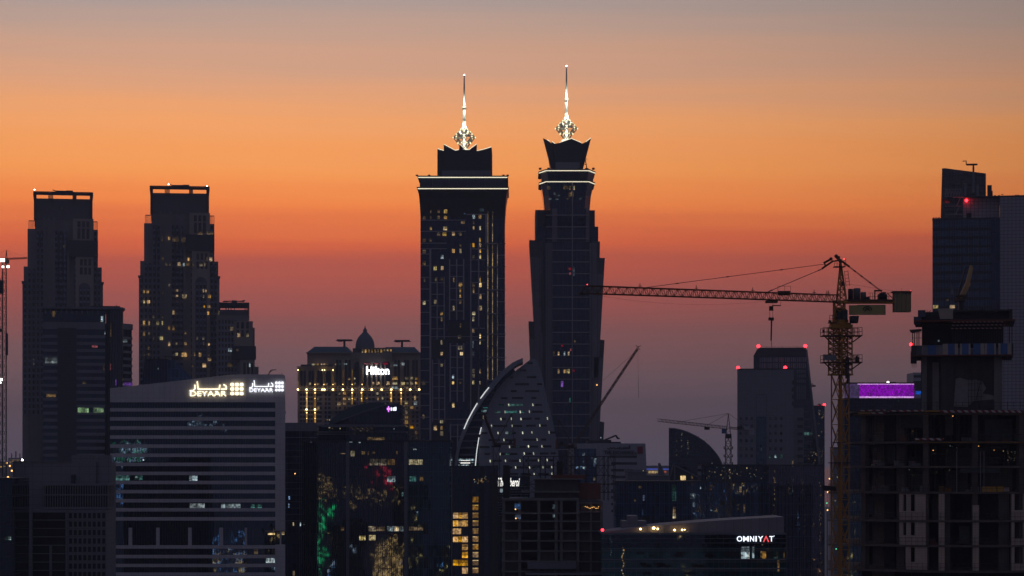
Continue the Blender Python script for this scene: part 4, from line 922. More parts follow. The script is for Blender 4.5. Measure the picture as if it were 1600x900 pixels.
    e = conv([(115, 248, 2, 5, 'lit_dim'), (165, 247, 4, 5, 'lit_dim'), (210, 247, 5, 6, 'lit_bright'), (73, 288, 4, 5, 'lit_dim'), (115, 285, 2, 5, 'lit_dim'), (165, 285, 4, 5, 'lit_dim'), (209, 285, 5, 5.4, 'lit_warm'), (115, 356, 3, 5), (165, 392, 5, 5, 'lit_dim'),
              (207, 356, 6, 5.4, 'lit_bright'), (203, 392, 6, 5.6, 'lit_bright'), (260, 390, 4.4, 6), (306, 390, 4, 6, 'lit_dim'), (73, 432, 5, 5, 'lit_dim'), (113, 430, 3, 5, 'lit_dim'), (73, 505, 5, 5.4, 'lit_dim'), (260, 500, 4.4, 6), (305, 500, 3, 6.6), (188, 538, 4.2, 6),
              (143, 610, 5, 6.4), (188, 610, 4, 6), (72, 578, 5, 6, 'lit_dim'), (150, 680, 4, 6, 'lit_dim'), (185, 680, 4, 5, 'lit_dim'), (145, 825, 4.6, 6, 'lit_dim2'), (73, 830, 5, 6.4), (389, 282, 4, 6), (430, 282, 4, 6), (389, 353, 2.4, 6), (430, 353, 2.4, 6),
              (430, 430, 2.6, 7), (430, 463, 3.2, 6), (388, 463, 3, 6), (430, 500, 3, 6), (430, 537, 3, 6.4), (388, 537, 3.4, 5, 'lit_dim'), (262, 685, 2, 7, 'lit_dim'), (305, 715, 5.4, 6), (388, 718, 4, 5, 'lit_dim'), (430, 718, 5, 6.4, 'lit_bright'), (303, 750, 2.6, 8),
              (303, 785, 2.4, 7), (388, 752, 2.4, 8), (430, 792, 4.4, 7), (262, 865, 2.6, 7), (430, 865, 6, 6.4), (484, 135, 3, 5.4), (549, 138, 2, 4, 'lit_dim'), (150, 133, 4, 5, 'lit_dim'), (205, 152, 7, 12, 'lit_dim'), (288, 155, 11, 13, 'lit_dim2'), (370, 170, 8, 7, 'lit_dim'),
              (75, 685, 2, 6, 'lit_dim'), (320, 318, 6, 4, 'lit_dim'), (440, 235, 6, 6, 'lit_cool_dim'), (332, 262, 3, 2, 'lit_blue'), (389, 318, 2, 5, 'lit_dim'), (430, 685, 2.4, 6), (303, 825, 3.6, 6, 'lit_dim'), (305, 465, 3, 4, 'lit_dim')], 645, 270, 4.094)
    e += conv([(205, 40, 4, 5), (205, 75, 2.4, 7, 'lit_dim'), (410, 40, 5, 5), (408, 75, 3, 7), (282, 8, 3, 6), (449, 8, 6, 6), (326, 115, 2, 7, 'lit_dim'), (408, 150, 3.4, 6), (449, 185, 3.4, 7, 'lit_bright'), (449, 225, 3, 6), (320, 190, 5, 6, 'lit_dim2'), (205, 225, 3, 7),
               (205, 297, 4, 5), (322, 260, 7, 6, 'lit_dim2'), (332, 297, 4.6, 5, 'lit_bright'), (205, 370, 3.4, 5), (408, 408, 4, 6, 'lit_dim2'), (449, 408, 3, 7), (278, 443, 3, 6), (278, 483, 3, 5, 'lit_bright'), (325, 483, 2, 3, 'lit_dim'), (449, 483, 2.6, 5, 'lit_dim2'), (405, 480, 4.4, 6, 'lit_yellow'),
               (280, 627, 3.4, 7, 'lit_bright'), (205, 733, 5, 5), (165, 772, 5, 7), (205, 772, 3.4, 6), (205, 808, 5, 7, 'lit_dim2'), (90, 700, 4, 6, 'lit_dim'), (90, 485, 5, 6, 'lit_dim'), (405, 240, 3, 10, 'lit_cool_dim'), (408, 296, 3, 6, 'lit_cool_dim'), (408, 440, 4, 6, 'lit_dim2')], 640, 480, 4.094)
    f.lit(root, e, 'lit_warm', 3.4, 6, 0.3)
    spire(root, 725, D, 212, 115, 167, 231, 17.5)
M['crown_dark'] = surf('crown_dark', (0.03, 0.03, 0.036), 0.5, var=0.3, panel=(60.0, 1.6, 0.2, 0.5))
M['frame_pale'] = surf('frame_pale', (0.38, 0.33, 0.33), 0.6, var=0.2)
M['lit_string'] = emit('lit_string', (1.0, 0.68, 0.32), 0.55, 0.8, cell=(2, 2, 1.9))
M['lit_string_dim'] = emit('lit_string_dim', (1.0, 0.68, 0.36), 0.2, 0.8, cell=(2, 2, 1.9))
M['lit_cool_dim'] = emit('lit_cool_dim', (0.6, 0.85, 1.0), 0.16, 0.9, cell=(0.7, 0.7, 0.9))
crown_tower_front()

def crown_tower_back():
    D = 1335.0; f = Fac(838, D, 935)
    root = thing('hotel_tower', 'slender dark tower with flared zigzag crown, lit spire and outward-leaning side fins', 'hotel tower', (X(888, D), D + 24, 0), 'twin crowned towers')
    def loft(name, mat, secs, par=root):
        b = MB()
        def oct(x0, x1, y, o, d):
            c = (x1 - x0) * 0.12
            return [f.pt(x0, y, -8), f.pt(x0 + c, y, o), f.pt(x1 - c, y, o), f.pt(x1, y, -8), f.pt(x1, y, -d + 8), f.pt(x1 - c, y, -d), f.pt(x0 + c, y, -d), f.pt(x0, y, -d + 8)]
        for (a, c, y, o, d), (a2, c2, y2, o2, d2) in zip(secs, secs[1:]):
            p = oct(a, c, y, o, d); q = oct(a2, c2, y2, o2, d2); k = len(b.v); b.v += p + q; n = 8
            for i in range(n): b.f.append([k + i, k + (i + 1) % n, k + n + (i + 1) % n, k + n + i])
            b.f.append([k + i for i in reversed(range(n))]); b.f.append([k + n + i for i in range(n)])
        return b.build(name, mat, par)
    yb = 725 + CH * FPX / D
    loft('shaft', 'glass_navy', [(843, 932, yb, 0, 44), (845, 930, 353, 0, 44), (851, 922, 340, 0.6, 42), (851, 922, 326, 0.6, 42), (849, 924, 305, 0.8, 42), (846, 928, 286, 1.4, 43)])
    # stepped shoulders
    f.part(root, 'shoulder', 'crown_dark', [(836.5, 852, 326.5, None), (921, 930, 327, None)], -40, -5)
    f.part(root, 'shoulder', 'glass_navy', [(841, 856, 353, None), (919, 935, 353.5, None)], -38, -2)
    f.part(root, 'shoulder_edge', 'grey_panel', [(836.5, 840, 327, None), (840.8, 841.6, 354, 480)], -5.1, -4.4)
    # fins that lean outwards, two tiers a side
    def fin(x0, x1, yt, x0b, x1b, ybm, o0, o1, mat='fin'):
        p = [f.pt(x0b, ybm, o1), f.pt(x1b, ybm, o1), f.pt(x1b, ybm, o0), f.pt(x0b, ybm, o0), f.pt(x0, yt, o1), f.pt(x1, yt + 1.5, o1), f.pt(x1, yt + 1.5, o0), f.pt(x0, yt, o0)]
        MB().hexa(p).build('side_fin', mat, root)
    fin(827, 848, 375, 838, 852, 570, -30, 0.6); fin(829, 845, 402, 837, 848, 560, 0.7, 2.0, 'fin_pale')
    fin(826, 848, 502, 837, 852, 720, -30, 1.0); fin(826.5, 846, 530, 836, 849, 720, 1.1, 2.4, 'fin_pale')
    fin(925, 937.5, 376, 925, 934, 560, -24, 0.3); fin(922, 945, 402, 922, 934, 600, -28, 1.0); fin(926, 943, 428, 924, 934.5, 590, 1.1, 2.4, 'fin_pale')
    fin(926, 944.5, 530, 924, 934, 720, -28, 1.0); fin(928, 942.5, 558, 925, 934, 720, 1.1, 2.4, 'fin_pale')
    fin(932, 944, 658, 932, 940, 760, -20, 1.6)
    for i in range(4):
        f.part(root, 'slit_window', 'win_dark', [(843 + 2.6 * i, 844.4 + 2.6 * i, 430 + 6 * i, 440 + 40 * (i + 1))], 1.9, 2.2) if i < 2 else None
    # pale piers
    f.part(root, 'pier', 'fin_pale', [(852, 863, 380, None), (921, 932, 380, None)], -2, 1.8)
    f.part(root, 'pier', 'fin_pale', [(862.5, 871, 326, 378), (915, 921, 326, 378)], -2, 0.9)
    f.part(root, 'pier_joint', 'dark', [(855.2, 855.6, 384, None), (859, 859.4, 384, None), (926, 926.4, 384, None)], 1.7, 1.86)
    f.part(root, 'glazing', 'glass_navy', [(863, 921, 379, None)], -2, 1.2)
    for k in range(21):
        y = 336.4 + 18.3 * k
        f.part(root, 'floor_band', 'frame_pale', [(853 if k < 3 else 863.2, 921 if k > 2 else 920, y - 0.6, y + 0.6)], 0, 1.55)
    f.part(root, 'centre_mullion', 'frame_pale', [(893.6, 894.8, 286, None)], 0.5, 1.9)
    b = MB()
    for px in (872, 880, 887, 901, 908, 915): f.box(b, px - 0.2, px + 0.2, 384, 760, 1.1, 1.4)
    b.build('mullions', 'mullion', root)
    # head: two lit rims
    loft('top_storey', 'glass_black', [(847, 927, 284, 1.0, 43), (845, 929, 268, 1.6, 44)])
    for y, x0, x1 in ((284.2, 842.5, 930.5), (267, 842, 931)):
        loft('rim_slab', 'dark', [(x0, x1, y + 0.2, 3.2, 46), (x0 - 0.5, x1 + 0.5, y - 1.6, 3.6, 46)])
        c = (x1 - x0) * 0.12
        b = MB(); pts = [f.pt(x0 + 0.6, y + 0.9, -7.5), f.pt(x0 + c, y + 0.9, 3.4), f.pt(x1 - c, y + 0.9, 3.4), f.pt(x1 - 0.6, y + 0.9, -7.5)]
        for p, q in zip(pts, pts[1:]): b.bar(p, q, 0.24)
        b.build('led_strip', 'led_warm', root)
    for x in (844, 857, 905, 927): f.part(root, 'rim_fin', 'dark', [(x - 2, x + 2, 262.5, 265.4)], 0, 1.6)
    # crown, flaring upwards
    loft('crown_core', 'crown_dark', [(862, 911, 265, -5, 36), (857, 916, 232, -3.5, 38)])
    def petal(pts, o0, o1, led):
        f.polypart(root, 'crown_petal', 'crown_dark', pts, o0, o1)
        b = MB()
        for p, q in zip(led, led[1:]): b.bar(f.pt(*p, o1 - 0.2), f.pt(*q, o1 - 0.2), 0.26)
        b.build('led_strip', 'led_warm', root)
    petal([(868, 264), (866, 224), (874, 222.4), (893, 216), (909, 222.6), (908, 224), (905, 264)], -6, -2, [(874, 222), (893, 215.6), (909, 222.2)])
    petal([(862, 264), (849, 214), (859, 219.6), (862, 222.5), (874, 223), (872, 264)], -10, -4.5, [(855.5, 216.6), (859, 219)])
    petal([(864, 230), (862.6, 211.8), (875, 220.6), (875, 230)], -26, -24, [(863, 211.6), (875, 220.2)])
    petal([(903, 264), (908, 223), (914, 221.6), (924, 214), (911, 264)], -10, -4.5, [(916, 219.6), (923.6, 213.8)])
    petal([(906, 230), (906, 219.6), (917, 212.6), (916, 230)], -26, -24, [(908, 222), (910, 222.4)])
    f.part(root, 'crown_ledge', 'grey_panel', [(868, 906, 253, 265)], -6, -1.6)
    e = conv([(178, 50, 4, 2.4, 'lit_cool'), (225, 50, 5, 3, 'lit_cool_dim'), (332, 12, 3, 6, 'lit_warm'), (210, 12, 4, 4, 'lit_cool_dim'), (240, 20, 4, 5, 'lit_cool_dim'), (300, 48, 3, 2, 'lit_dim'), (390, 50, 3, 3, 'lit_cool_dim'), (325, 20, 8, 6, 'lit_dim'), (318, 542, 3.4, 4, 'sign_red_dim'), (318, 575, 3, 3, 'sign_red_dim'), (345, 560, 1.4, 14, 'lit_cool_dim')], 820, 300, 4.5)
    e += [(890.5, 294, 2, 6, 'lit_warm'), (897, 294, 2, 6, 'lit_warm'), (884, 293.5, 8, 5, 'lit_dim'), (857.5, 294, 5, 5, 'lit_dim')]
    e += conv([(195, 268, 2, 6, 'lit_dim'), (226, 268, 2.4, 6), (266, 268, 2.4, 6), (294, 268, 2.4, 6), (226, 386, 3, 7), (266, 386, 3.4, 6, 'lit_amber'), (290, 386, 4.6, 6.5), (249, 472, 4, 9, 'purple_glow'), (250, 216, 3, 3, 'sign_red_dim'), (307, 242, 2.4, 4, 'sign_red_dim'), (328, 380, 3, 4, 'sign_red_dim'), (302, 578, 2, 8, 'lit_teal'), (335, 188, 2, 4, 'lit_dim')], 820, 490, 4.286)
    f.lit(root, e, 'lit_warm', 2.6, 6, 1.42, o0=0.9)
    bulb(root, f.pt(932.4, 601.8, 2.6), 0.3, 'lamp_orange', 'facade_lamp')
    f.lit(root, [(938.5, 684, 1.4, 1.6, 'lit_cool')], o=1.9)
    spire(root, 885.5, D, 198, 101, 154.5, 216, 17.5)
    rc = thing('roof_crane', 'thin slanted maintenance crane beside the flared crown of the slender tower', 'roof crane', f.pt(917, 264, -6))
    b = MB(); b.bar(f.pt(917.6, 262, -6), f.pt(914.8, 246, -6), 0.34); b.bar(f.pt(914.8, 246, -6), f.pt(918, 246.4, -6), 0.2); b.bar(f.pt(913.5, 254, -6), f.pt(917, 256, -6), 0.2); b.build('jib', 'steel', rc)
    b = MB(); f.box(b, 914.6, 920, 261, 265, -7.5, -4.5); b.build('base', 'steel', rc)
M['fin_pale'] = surf('fin_pale', (0.19, 0.17, 0.18), 0.6, var=0.3, panel=(3.0, 60, 0.3, 0.5))
M['fin'] = surf('fin', (0.10, 0.09, 0.10), 0.6, var=0.2, panel=(4.0, 3.5, 0.25, 0.5))
crown_tower_back()

# ---------------------------------------------------------------- white sail-shaped building
def sail_building():
    D = 950.0; f = Fac(705, D, 880)
    root = thing('sail_building', 'white sail-shaped building with a curved fin and scattered slot windows', 'office building', (X(800, D), D + 14, 0))
    cc = lambda l: conv(l, 700, 550, 4.284)
    left = cc([(560, 45), (540, 58), (500, 90), (450, 128), (400, 170), (362, 210), (330, 250), (303, 295), (280, 340), (258, 390), (240, 440), (226, 500), (215, 560), (208, 640), (205, 700)])
    right = cc([(740, 700), (732, 630), (720, 560), (700, 460), (684, 395), (665, 330), (653, 265), (640, 200), (622, 130), (600, 62), (575, 46)])
    f.polypart(root, 'wall', 'sail_wall', [(747.5, 1357)] + left[::-1] + right[::-1] + [(873.5, 1357)], -24, 0)
    outer = cc([(500, 43), (465, 57), (430, 75), (390, 106), (350, 140), (315, 178), (280, 220), (240, 272), (200, 330), (160, 395), (120, 470), (97, 530), (75, 590), (60, 650), (50, 700), (43, 800), (40, 900)])
    inner = cc([(502, 72), (470, 84), (440, 103), (405, 135), (368, 170), (333, 208), (298, 250), (258, 300), (218, 355), (178, 420), (140, 492), (114, 550), (92, 605), (76, 660), (66, 710), (56, 800), (50, 900)])
    f.polypart(root, 'curved_fin', 'sail_wall', outer + inner[::-1], -20, 4.0)
    # floors between fin and wall
    gl = inner[2:] + [(709.5, 1357), (747, 1357)] + left[::-1][:-3]
    f.polypart(root, 'glazing', 'glass_navy', gl, -16, -4)
    fl = lambda a, y: a
    def xat(curve, y):
        for (x0, y0), (x1, y1) in zip(curve, curve[1:]):
            if (y0 - y) * (y1 - y) <= 0 and y0 != y1: return x0 + (x1 - x0) * (y - y0) / (y1 - y0)
        return curve[-1][0]
    for k in range(16):
        y = 612 + 10.8 * k
        a = xat(inner, y) + 0.2; c = xat(left, y) if y < 713 else 748
        f.part(root, 'floor_slab', 'grey_roof', [(a, c, y, y + 2.6)], -15, 0.6)
    for k in range(6):
        y = 668.6 + 10.8 * k; a = xat(inner, y) + 1; c = xat(left, y) - 1 if y < 713 else 746
        f.lit(root, [((a + c) / 2 + 2, y - 1.1, (c - a) * 0.7, 0.9, 'lit_soffit')], o=-3.6, o0=-3.95, name='soffit_light')
    f.lit(root, cc([(250, 365, 8, 4, 'lit_teal'), (242, 400, 9, 7, 'lit_teal'), (248, 395, 5, 4, 'lit_cool'), (236, 435, 1.6, 6, 'lit_warm'), (125, 728, 25, 6, 'lit_cool'), (115, 735, 15, 5, 'sign_script'), (105, 757, 17, 1.4, 'lit_cool')]), o=-3.6, o0=-3.9)
    for l in ([(275, 239), (247, 273), (218, 313)], [(197, 344), (165, 398), (136, 453), (108, 516)]):
        b = MB(); q = cc(l)
        for p, r in zip(q, q[1:]): b.bar(f.pt(*p, 4.1), f.pt(*r, 4.1), 0.22)
        b.build('led_strip', 'led_white', root)
    for l in ([(223, 504), (212, 551)], [(207, 572), (193, 660), (183, 762)]):
        b = MB(); q = cc(l)
        for p, r in zip(q, q[1:]): b.bar(f.pt(*p, 0.5), f.pt(*r, 0.5), 0.2)
        b.build('led_strip', 'led_white', root)
    dark = cc([(550, 75, 8), (503, 122, 10), (560, 168, 15), (423, 170, 5), (495, 216, 22), (613, 215, 8), (565, 262, 22), (440, 262, 9), (378, 309, 10), (466, 308, 17), (575, 307, 8), (605, 354, 11), (598, 400, 17), (375, 449, 6), (528, 447, 15), (597, 446, 8), (350, 495, 22), (465, 495, 15), (555, 493, 15), (640, 492, 10),
                (245, 543, 9), (430, 542, 12), (702, 539, 9), (310, 590, 18), (415, 590, 14), (548, 587, 22), (640, 586, 8), (245, 636, 16), (470, 634, 24), (575, 633, 13), (662, 632, 14), (265, 683, 10), (410, 682, 25), (540, 680, 10), (645, 679, 14), (704, 678, 8), (330, 728, 14), (440, 727, 16), (560, 726, 20), (690, 725, 10), (500, 772, 20), (400, 772, 14), (590, 771, 12), (670, 770, 10), (640, 817, 16), (520, 817, 16), (430, 817, 18)])
    for x, y, w in dark: f.part(root, 'slot_window', 'win_dark', [(x - w / 2, x + w / 2, y - 1.6, y + 1.6)], -0.4, 0.06)
    f.lit(root, cc([(355, 355, 8, 3, 'lit_teal_dim'), (455, 354, 22, 3.2, 'lit_teal'), (332, 401, 9, 3, 'lit_teal'), (425, 401, 17, 3.4, 'lit_teal'), (497, 401, 6, 3.4, 'lit_teal'), (394, 541, 4.5, 3.4, 'lit_cool'), (415, 541, 6, 3, 'lit_teal_dim'), (400, 683, 7, 3, 'lit_teal_dim'), (465, 634, 6, 2, 'lit_teal_dim'), (600, 773, 6, 2, 'lit_teal_dim')]), o=0.12)
    spots = cc([(407, 354), (568, 353), (382, 401), (484, 401), (545, 400), (355, 449), (424, 447), (489, 448), (666, 445), (292, 495), (430, 494), (615, 492), (335, 542), (500, 541), (562, 539), (677, 538), (374, 588), (596, 586), (412, 635), (539, 632), (629, 631), (349, 683), (511, 680), (573, 679), (283, 730), (385, 728), (482, 727), (605, 724), (664, 723), (453, 774), (546, 772), (636, 771), (694, 771), (577, 818), (696, 815)])
    for x, y in spots:
        f.polypart(root, 'lit_slot', 'lit_slot', [(x - 0.95, y - 1.8), (x + 0.35, y - 1.8), (x + 0.85, y + 1.8), (x - 0.45, y + 1.8)], 0.0, 0.15)
M['lit_soffit'] = emit('lit_soffit', (1.0, 0.6, 0.35), 0.22, 0.9, cell=(0.6, 4, 4))
M['lit_teal_dim'] = emit('lit_teal_dim', TEALC, 0.07, 0.8)
sail_building()

# ---------------------------------------------------------------- narrow black block with amber windows, and its neighbours
def amber_block():
    D = 700.0; f = Fac(706, D, 780)
    root = thing('office_block', 'narrow black block with columns of amber lit windows, below the sail fin', 'office block', (X(740, D), D + 10, 0))
    f.part(root, 'wall', 'glass_black', [(706.5, 778, 729, None)], -22, 0)
    f.part(root, 'roof_edge', 'dark', [(706, 778.5, 727.6, 729.2)], -22, 0.3)
    f.part(root, 'pier', 'dark', [(733, 737.5, 729, None), (749.5, 757, 729, None), (765, 778, 738, None)], -0.2, 0.6)
    f.part(root, 'edge_column', 'frame_metal', [(705.4, 706.5, 722, None)], -1, 0.7)
    for k in range(8):
        y = 805.5 + 12.3 * k
        if k in (0, 1, 2, 3, 6): f.lit(root, [(712, y, 8, 9, 'lit_amber'), (719, y, 5, 9, 'lit_amber')] if k != 2 else [(714, y, 13, 9, 'lit_amber')], o=0.12)
        if k != 2: f.lit(root, [(726.5, y, 9, 9.4, 'lit_amber')], o=0.12)
    for k in range(10):
        y = 780.5 + 12.3 * k
        f.lit(root, [(743, y, 9, 8.6, 'lit_amber_dim')] + ([(743, y - 3.4, 9, 1.1, 'lit_bright')] if k else []), o=0.12 if False else 0.12)
    for k in range(22):
        t = rnd.random() * 6.28; r = rnd.random()
        f.lit(root, [(752 + 12 * r * math.cos(t), 751 + 8 * r * math.sin(t), 1.2, 1.0, 'lit_warm')], o=0.75, name='terrace_lamp')
M['lit_amber_dim'] = emit('lit_amber_dim', (1.0, 0.52, 0.16), 0.24, 0.5, cell=(0.6, 0.6, 5))
amber_block()

def script_hotel():
    D = 900.0; f = Fac(770, D, 850)
    root = thing('hotel_building', 'low glass hotel with a white script sign, at the foot of the sail building', 'hotel', (X(800, D), D + 8, 0))
    f.part(root, 'wall', 'glass_navy', [(772, 828, 744, None)], -14, 0)
    f.part(root, 'roof_edge', 'grey_roof', [(771.5, 828.5, 742.4, 744.2)], -14, 0.4)
    for k in range(12): f.part(root, 'floor_edge', 'frame_metal', [(772, 828, 760 + 4.1 * k, 760.6 + 4.1 * k)], -0.1, 0.4)
    f.part(root, 'pier', 'dark', [(790, 797.5, 730, None)], -1, 2.0)
    f.lit(root, [(783, 766, 5, 7, 'lit_cool'), (803, 764, 9, 3, 'purple_glow_dim'), (807, 762.6, 5, 1, 'lit_cool')], o=0.2)
    s = thing('building_sign', 'white script sign on the low glass hotel, partly hidden by a dark column', 'sign', f.pt(795, 760, 0.3))
    f.text(s, 'The Oberoi', 778.5, 812, 746.5, 760, 'sign_script', 0.7, 0.2, bold=0.02, shear=0.3)
    f.part(s, 'mounting_rail', 'dark', [(779, 811, 753, 753.6)], 0.0, 0.55)
script_hotel()

# ---------------------------------------------------------------- pale block with dark lettering, behind the building site
def lettered_block():
    D = 1100.0; f = Fac(897, D, 938); g = Fac(938, D - 2, 1010, D + 6, D)
    root = thing('office_block', 'pale grey office block with dark lettering and a red square, behind the scaffold frame', 'office block', (X(960, D), D + 14, 0))
    f.part(root, 'wall', 'pale_wall', [(890, 938, 693, None)], -30, 0)
    g.polypart(root, 'wall', 'pale_wall', [(938, 1270), (938, 692.5), (1008.5, 692.8), (1010.5, 740), (1010.5, 1270)], -30, 0)
    f.part(root, 'glazing', 'glass_blue', [(897, 931.5, 701, None)], -0.3, 0.1)
    f.part(root, 'frame', 'pale_wall', [(893, 897, 700, 760), (931.5, 936, 700, None)], -0.2, 0.7)
    for k in range(9):
        y = 713.5 + 10.6 * k
        w = [(953, 995), (955, 995), (955, 989), (955, 981)][min(k, 3)]
        g.part(root, 'slot_window', 'win_dark', [(w[0], w[1], y - 2, y + 2)], -0.4, 0.06)
    s = thing('building_sign', 'dark unlit lettering in two scripts with a red square on the pale block', 'sign', g.pt(970, 711, 0.1))
    g.text(s, 'THE EXCHANGE', 943.5, 990.5, 704, 709.8, 'text_dark', 0.35, 0.2, bold=0.02)
    g.part(s, 'red_emblem', 'red_paint', [(996, 1004, 697.5, 708.5)], 0.12, 0.35)
    g.part(s, 'full_stop', 'text_dark', [(991.6, 993.6, 707, 709.4)], 0.2, 0.4)
    T = lambda u, v: (949 + 35 * u, 696.2 + 6 * v)
    g.strokes(s, [[T(1, 0), T(1, 0.8)], [T(0.96, 0.0), T(0.955, 0.8), T(0.9, 0.8), T(0.89, 0.45)], [T(0.85, 0.45), T(0.84, 0.8), T(0.70, 0.8)], [T(0.79, 0.5), T(0.79, 0.8)], [T(0.75, 0.5), T(0.75, 0.8)],
                  [T(0.70, 0.4), T(0.69, 0.8), T(0.45, 0.8)], [T(0.60, 0.35), T(0.52, 0.5), T(0.56, 0.8)], [T(0.45, 0.45), T(0.44, 0.8), T(0.30, 0.8), T(0.29, 0.45)], [T(0.26, 0.5), T(0.22, 0.8), T(0.16, 0.8), T(0.16, 0.5)], [T(0.12, 0.5), T(0.10, 0.95), T(0.02, 0.9), T(0.0, 0.6)]], 'text_dark', 0.16, 0.3, 'arabic_lettering')
    f.lit(root, conv([(95, 542, 2.4, 3, 'lit_blue'), (115, 542, 1.6, 3, 'lit_cool'), (155, 540, 3, 4, 'lit_blue'), (190, 545, 4, 4, 'lit_cool'), (222, 560, 2, 5, 'lit_blue'), (222, 538, 2, 3, 'lit_cool'), (365, 450, 3, 8, 'lit_cool'), (378, 490, 4, 9, 'lit_blue'), (385, 530, 2.4, 4, 'lit_cool'), (345, 470, 3, 13, 'lit_blue_dim'), (198, 355, 4, 5, 'lit_cool_dim'), (195, 460, 1.4, 5, 'lit_dim'), (352, 700, 4, 6, 'lit_dim2'), (400, 690, 2, 8, 'lit_warm'), (315, 410, 1.4, 1.4, 'lit_cool')], 890, 670, 9.0), o=0.2)
    f.part(root, 'roof_plant', 'dark', [(918, 945, 688.5, 693.3)], -20, -4)
    g.part(root, 'roof_plant', 'dark', [(948, 958, 687.6, 692.9), (960, 976, 690.2, 692.9)], -20, -4)
    rc = thing('roof_crane', 'bent dark maintenance crane arm lying over the roof of the lettered block', 'roof crane', g.pt(962, 692, -8))
    b = MB(); pts = [g.pt(956, 687.5, -8), g.pt(966, 683.4, -8), g.pt(974, 680, -8), g.pt(977, 684.6, -8), g.pt(979.5, 684.8, -8)]
    for p, q in zip(pts, pts[1:]): b.bar(p, q, 0.45)
    b.build('arm', 'steel', rc); b = MB(); g.box(b, 952, 964, 687, 691, -10, -6); b.build('base', 'steel', rc)
M['lit_blue_dim'] = emit('lit_blue_dim', (0.3, 0.5, 1.0), 0.14, 0.8)
lettered_block()

# ---------------------------------------------------------------- building site with scaffold frame and its cranes (centre)
def centre_site():
    D = 580.0; f = Fac(783, D, 940)
    root = thing('unfinished_building', 'dark unfinished concrete frame with a steel lattice on top, low in the centre', 'unfinished building', (X(855, D), D + 14, 0))
    levels = [781, 802, 814.5, 829.5, 845, 861, 877, 893]
    for i, y in enumerate(levels):
        f.part(root, 'floor_slab', 'concrete', [(784, 906 if i else 904, y - (2.4 if i == 0 else 1.1), y + 1.1)], -22, 0.8)
    for px in (787, 812, 842, 869, 877, 903): f.part(root, 'column', 'concrete', [(px - 2.2, px + 2.2, 780, None)], -2.4, 0.4)
    f.part(root, 'inner_wall', 'concrete_dark', [(786, 904, 781, None)], -20, -9)
    f.part(root, 'brick_infill', 'concrete_dark', [(789, 809, 830, None), (845, 866, 861, None), (880, 900, 829, 893)], -1.8, -0.5)
    f.part(root, 'lift_shaft', 'concrete_dark', [(836, 905, 749, 781)], -16, -5)
    f.part(root, 'upper_deck', 'concrete', [(815, 906, 767.5, 770), (834, 912, 748, 749.6)], -17, -3.5)
    f.part(root, 'formwork', 'rust', [(862, 916, 742, 749), (900, 940, 755, 781)], -14, -6)
    f.part(root, 'side_wing', 'concrete_dark', [(906.05, 941, 783, None)], -20, -1)
    for y in (786, 800, 815, 830, 846, 862, 878, 894): f.part(root, 'floor_slab', 'concrete', [(906, 942, y - 0.8, y + 0.8)], -20, 0.2)
    f.part(root, 'column', 'concrete', [(922, 925, 784, None), (938, 942, 784, None)], -2, -0.4)
    f.lit(root, [(809, 791, 9.5, 8.5, 'lit_blue_dim'), (809, 807.5, 9.5, 7, 'lit_blue_dim'), (865, 791.5, 3.6, 7, 'lit_cool_dim'), (865, 806, 3.6, 6, 'lit_cool_dim'), (950 - 10, 793, 1, 1, 'lit_dim')], o=0.5, o0=0.42)
    for px, py in ((805.4, 795.6), (806, 809.8)): bulb(root, f.pt(px, py, 0.9), 0.14, 'lamp_orange', 'site_lamp')
    for k in range(14): bulb(root, f.pt(914 + 1.6 * k + rnd.random(), 792 + rnd.random() * 3 - abs(k - 7) * 0.2, 0.3), 0.06, 'lamp_orange', 'site_lamp')
    # street-side hoarding roof
    f.part(root, 'hoarding', 'frame_metal', [(821, 938, 894.5, 897)], 0.9, 4); f.part(root, 'hoarding', 'grey_roof', [(824, 900, 878, 888)], 1, 3)
    # steel lattice scaffold
    b = MB()
    xs = [818, 826, 845, 853, 866, 880, 894, 907, 918, 934, 946, 953, 963]
    for px in xs:
        y0 = 712.5; b.bar(f.pt(px, y0, -7), f.pt(px, 783, -7), 0.12)
        b.bar(f.pt(px, y0, -15), f.pt(px, 783, -15), 0.10)
    for y in (713, 727, 743, 757, 770):
        for o in (-7, -15): b.bar(f.pt(817, y, o), f.pt(963, y, o), 0.11)
    for p, q in zip(xs, xs[1:]):
        for y0, y1 in ((713, 727), (727, 743), (743, 757), (757, 770)):
            if (int(p) + int(y0)) % 3: b.bar(f.pt(p, y0, -7), f.pt(q, y1, -7), 0.07)
            if (int(p) + int(y0)) % 2: b.bar(f.pt(q, y0, -7), f.pt(p, y1, -7), 0.07)
    b.build('scaffold_frame', 'steel', root)
    f.part(root, 'hoist_shaft', 'black', [(786, 796, 727, 779)], -5, -4.2); f.part(root, 'hoist_shaft', 'black', [(871, 880, 721, 748)], -12, -9)
centre_site()

def mast(b, x, D, w, z0, z1, n, r, rb, rot=0.0):
    """square lattice mast"""
    c = Vector((x, D, 0)); pts = [Vector((math.cos(rot + math.pi / 2 * i + math.pi / 4), math.sin(rot + math.pi / 2 * i + math.pi / 4), 0)) * (w * 0.7071) for i in range(4)]
    for p in pts: b.bar(c + p + Vector((0, 0, z0)), c + p + Vector((0, 0, z1)), r)
    for k in range(n):
        a = z0 + (z1 - z0) * k / n; e = z0 + (z1 - z0) * (k + 1) / n
        for i in range(4):
            p, q = pts[i], pts[(i + 1) % 4]
            b.bar(c + p + Vector((0, 0, a)), c + q + Vector((0, 0, e)), rb); b.bar(c + q + Vector((0, 0, a)), c + p + Vector((0, 0, e)), rb)
            b.bar(c + p + Vector((0, 0, a)), c + q + Vector((0, 0, a)), rb)
    return b

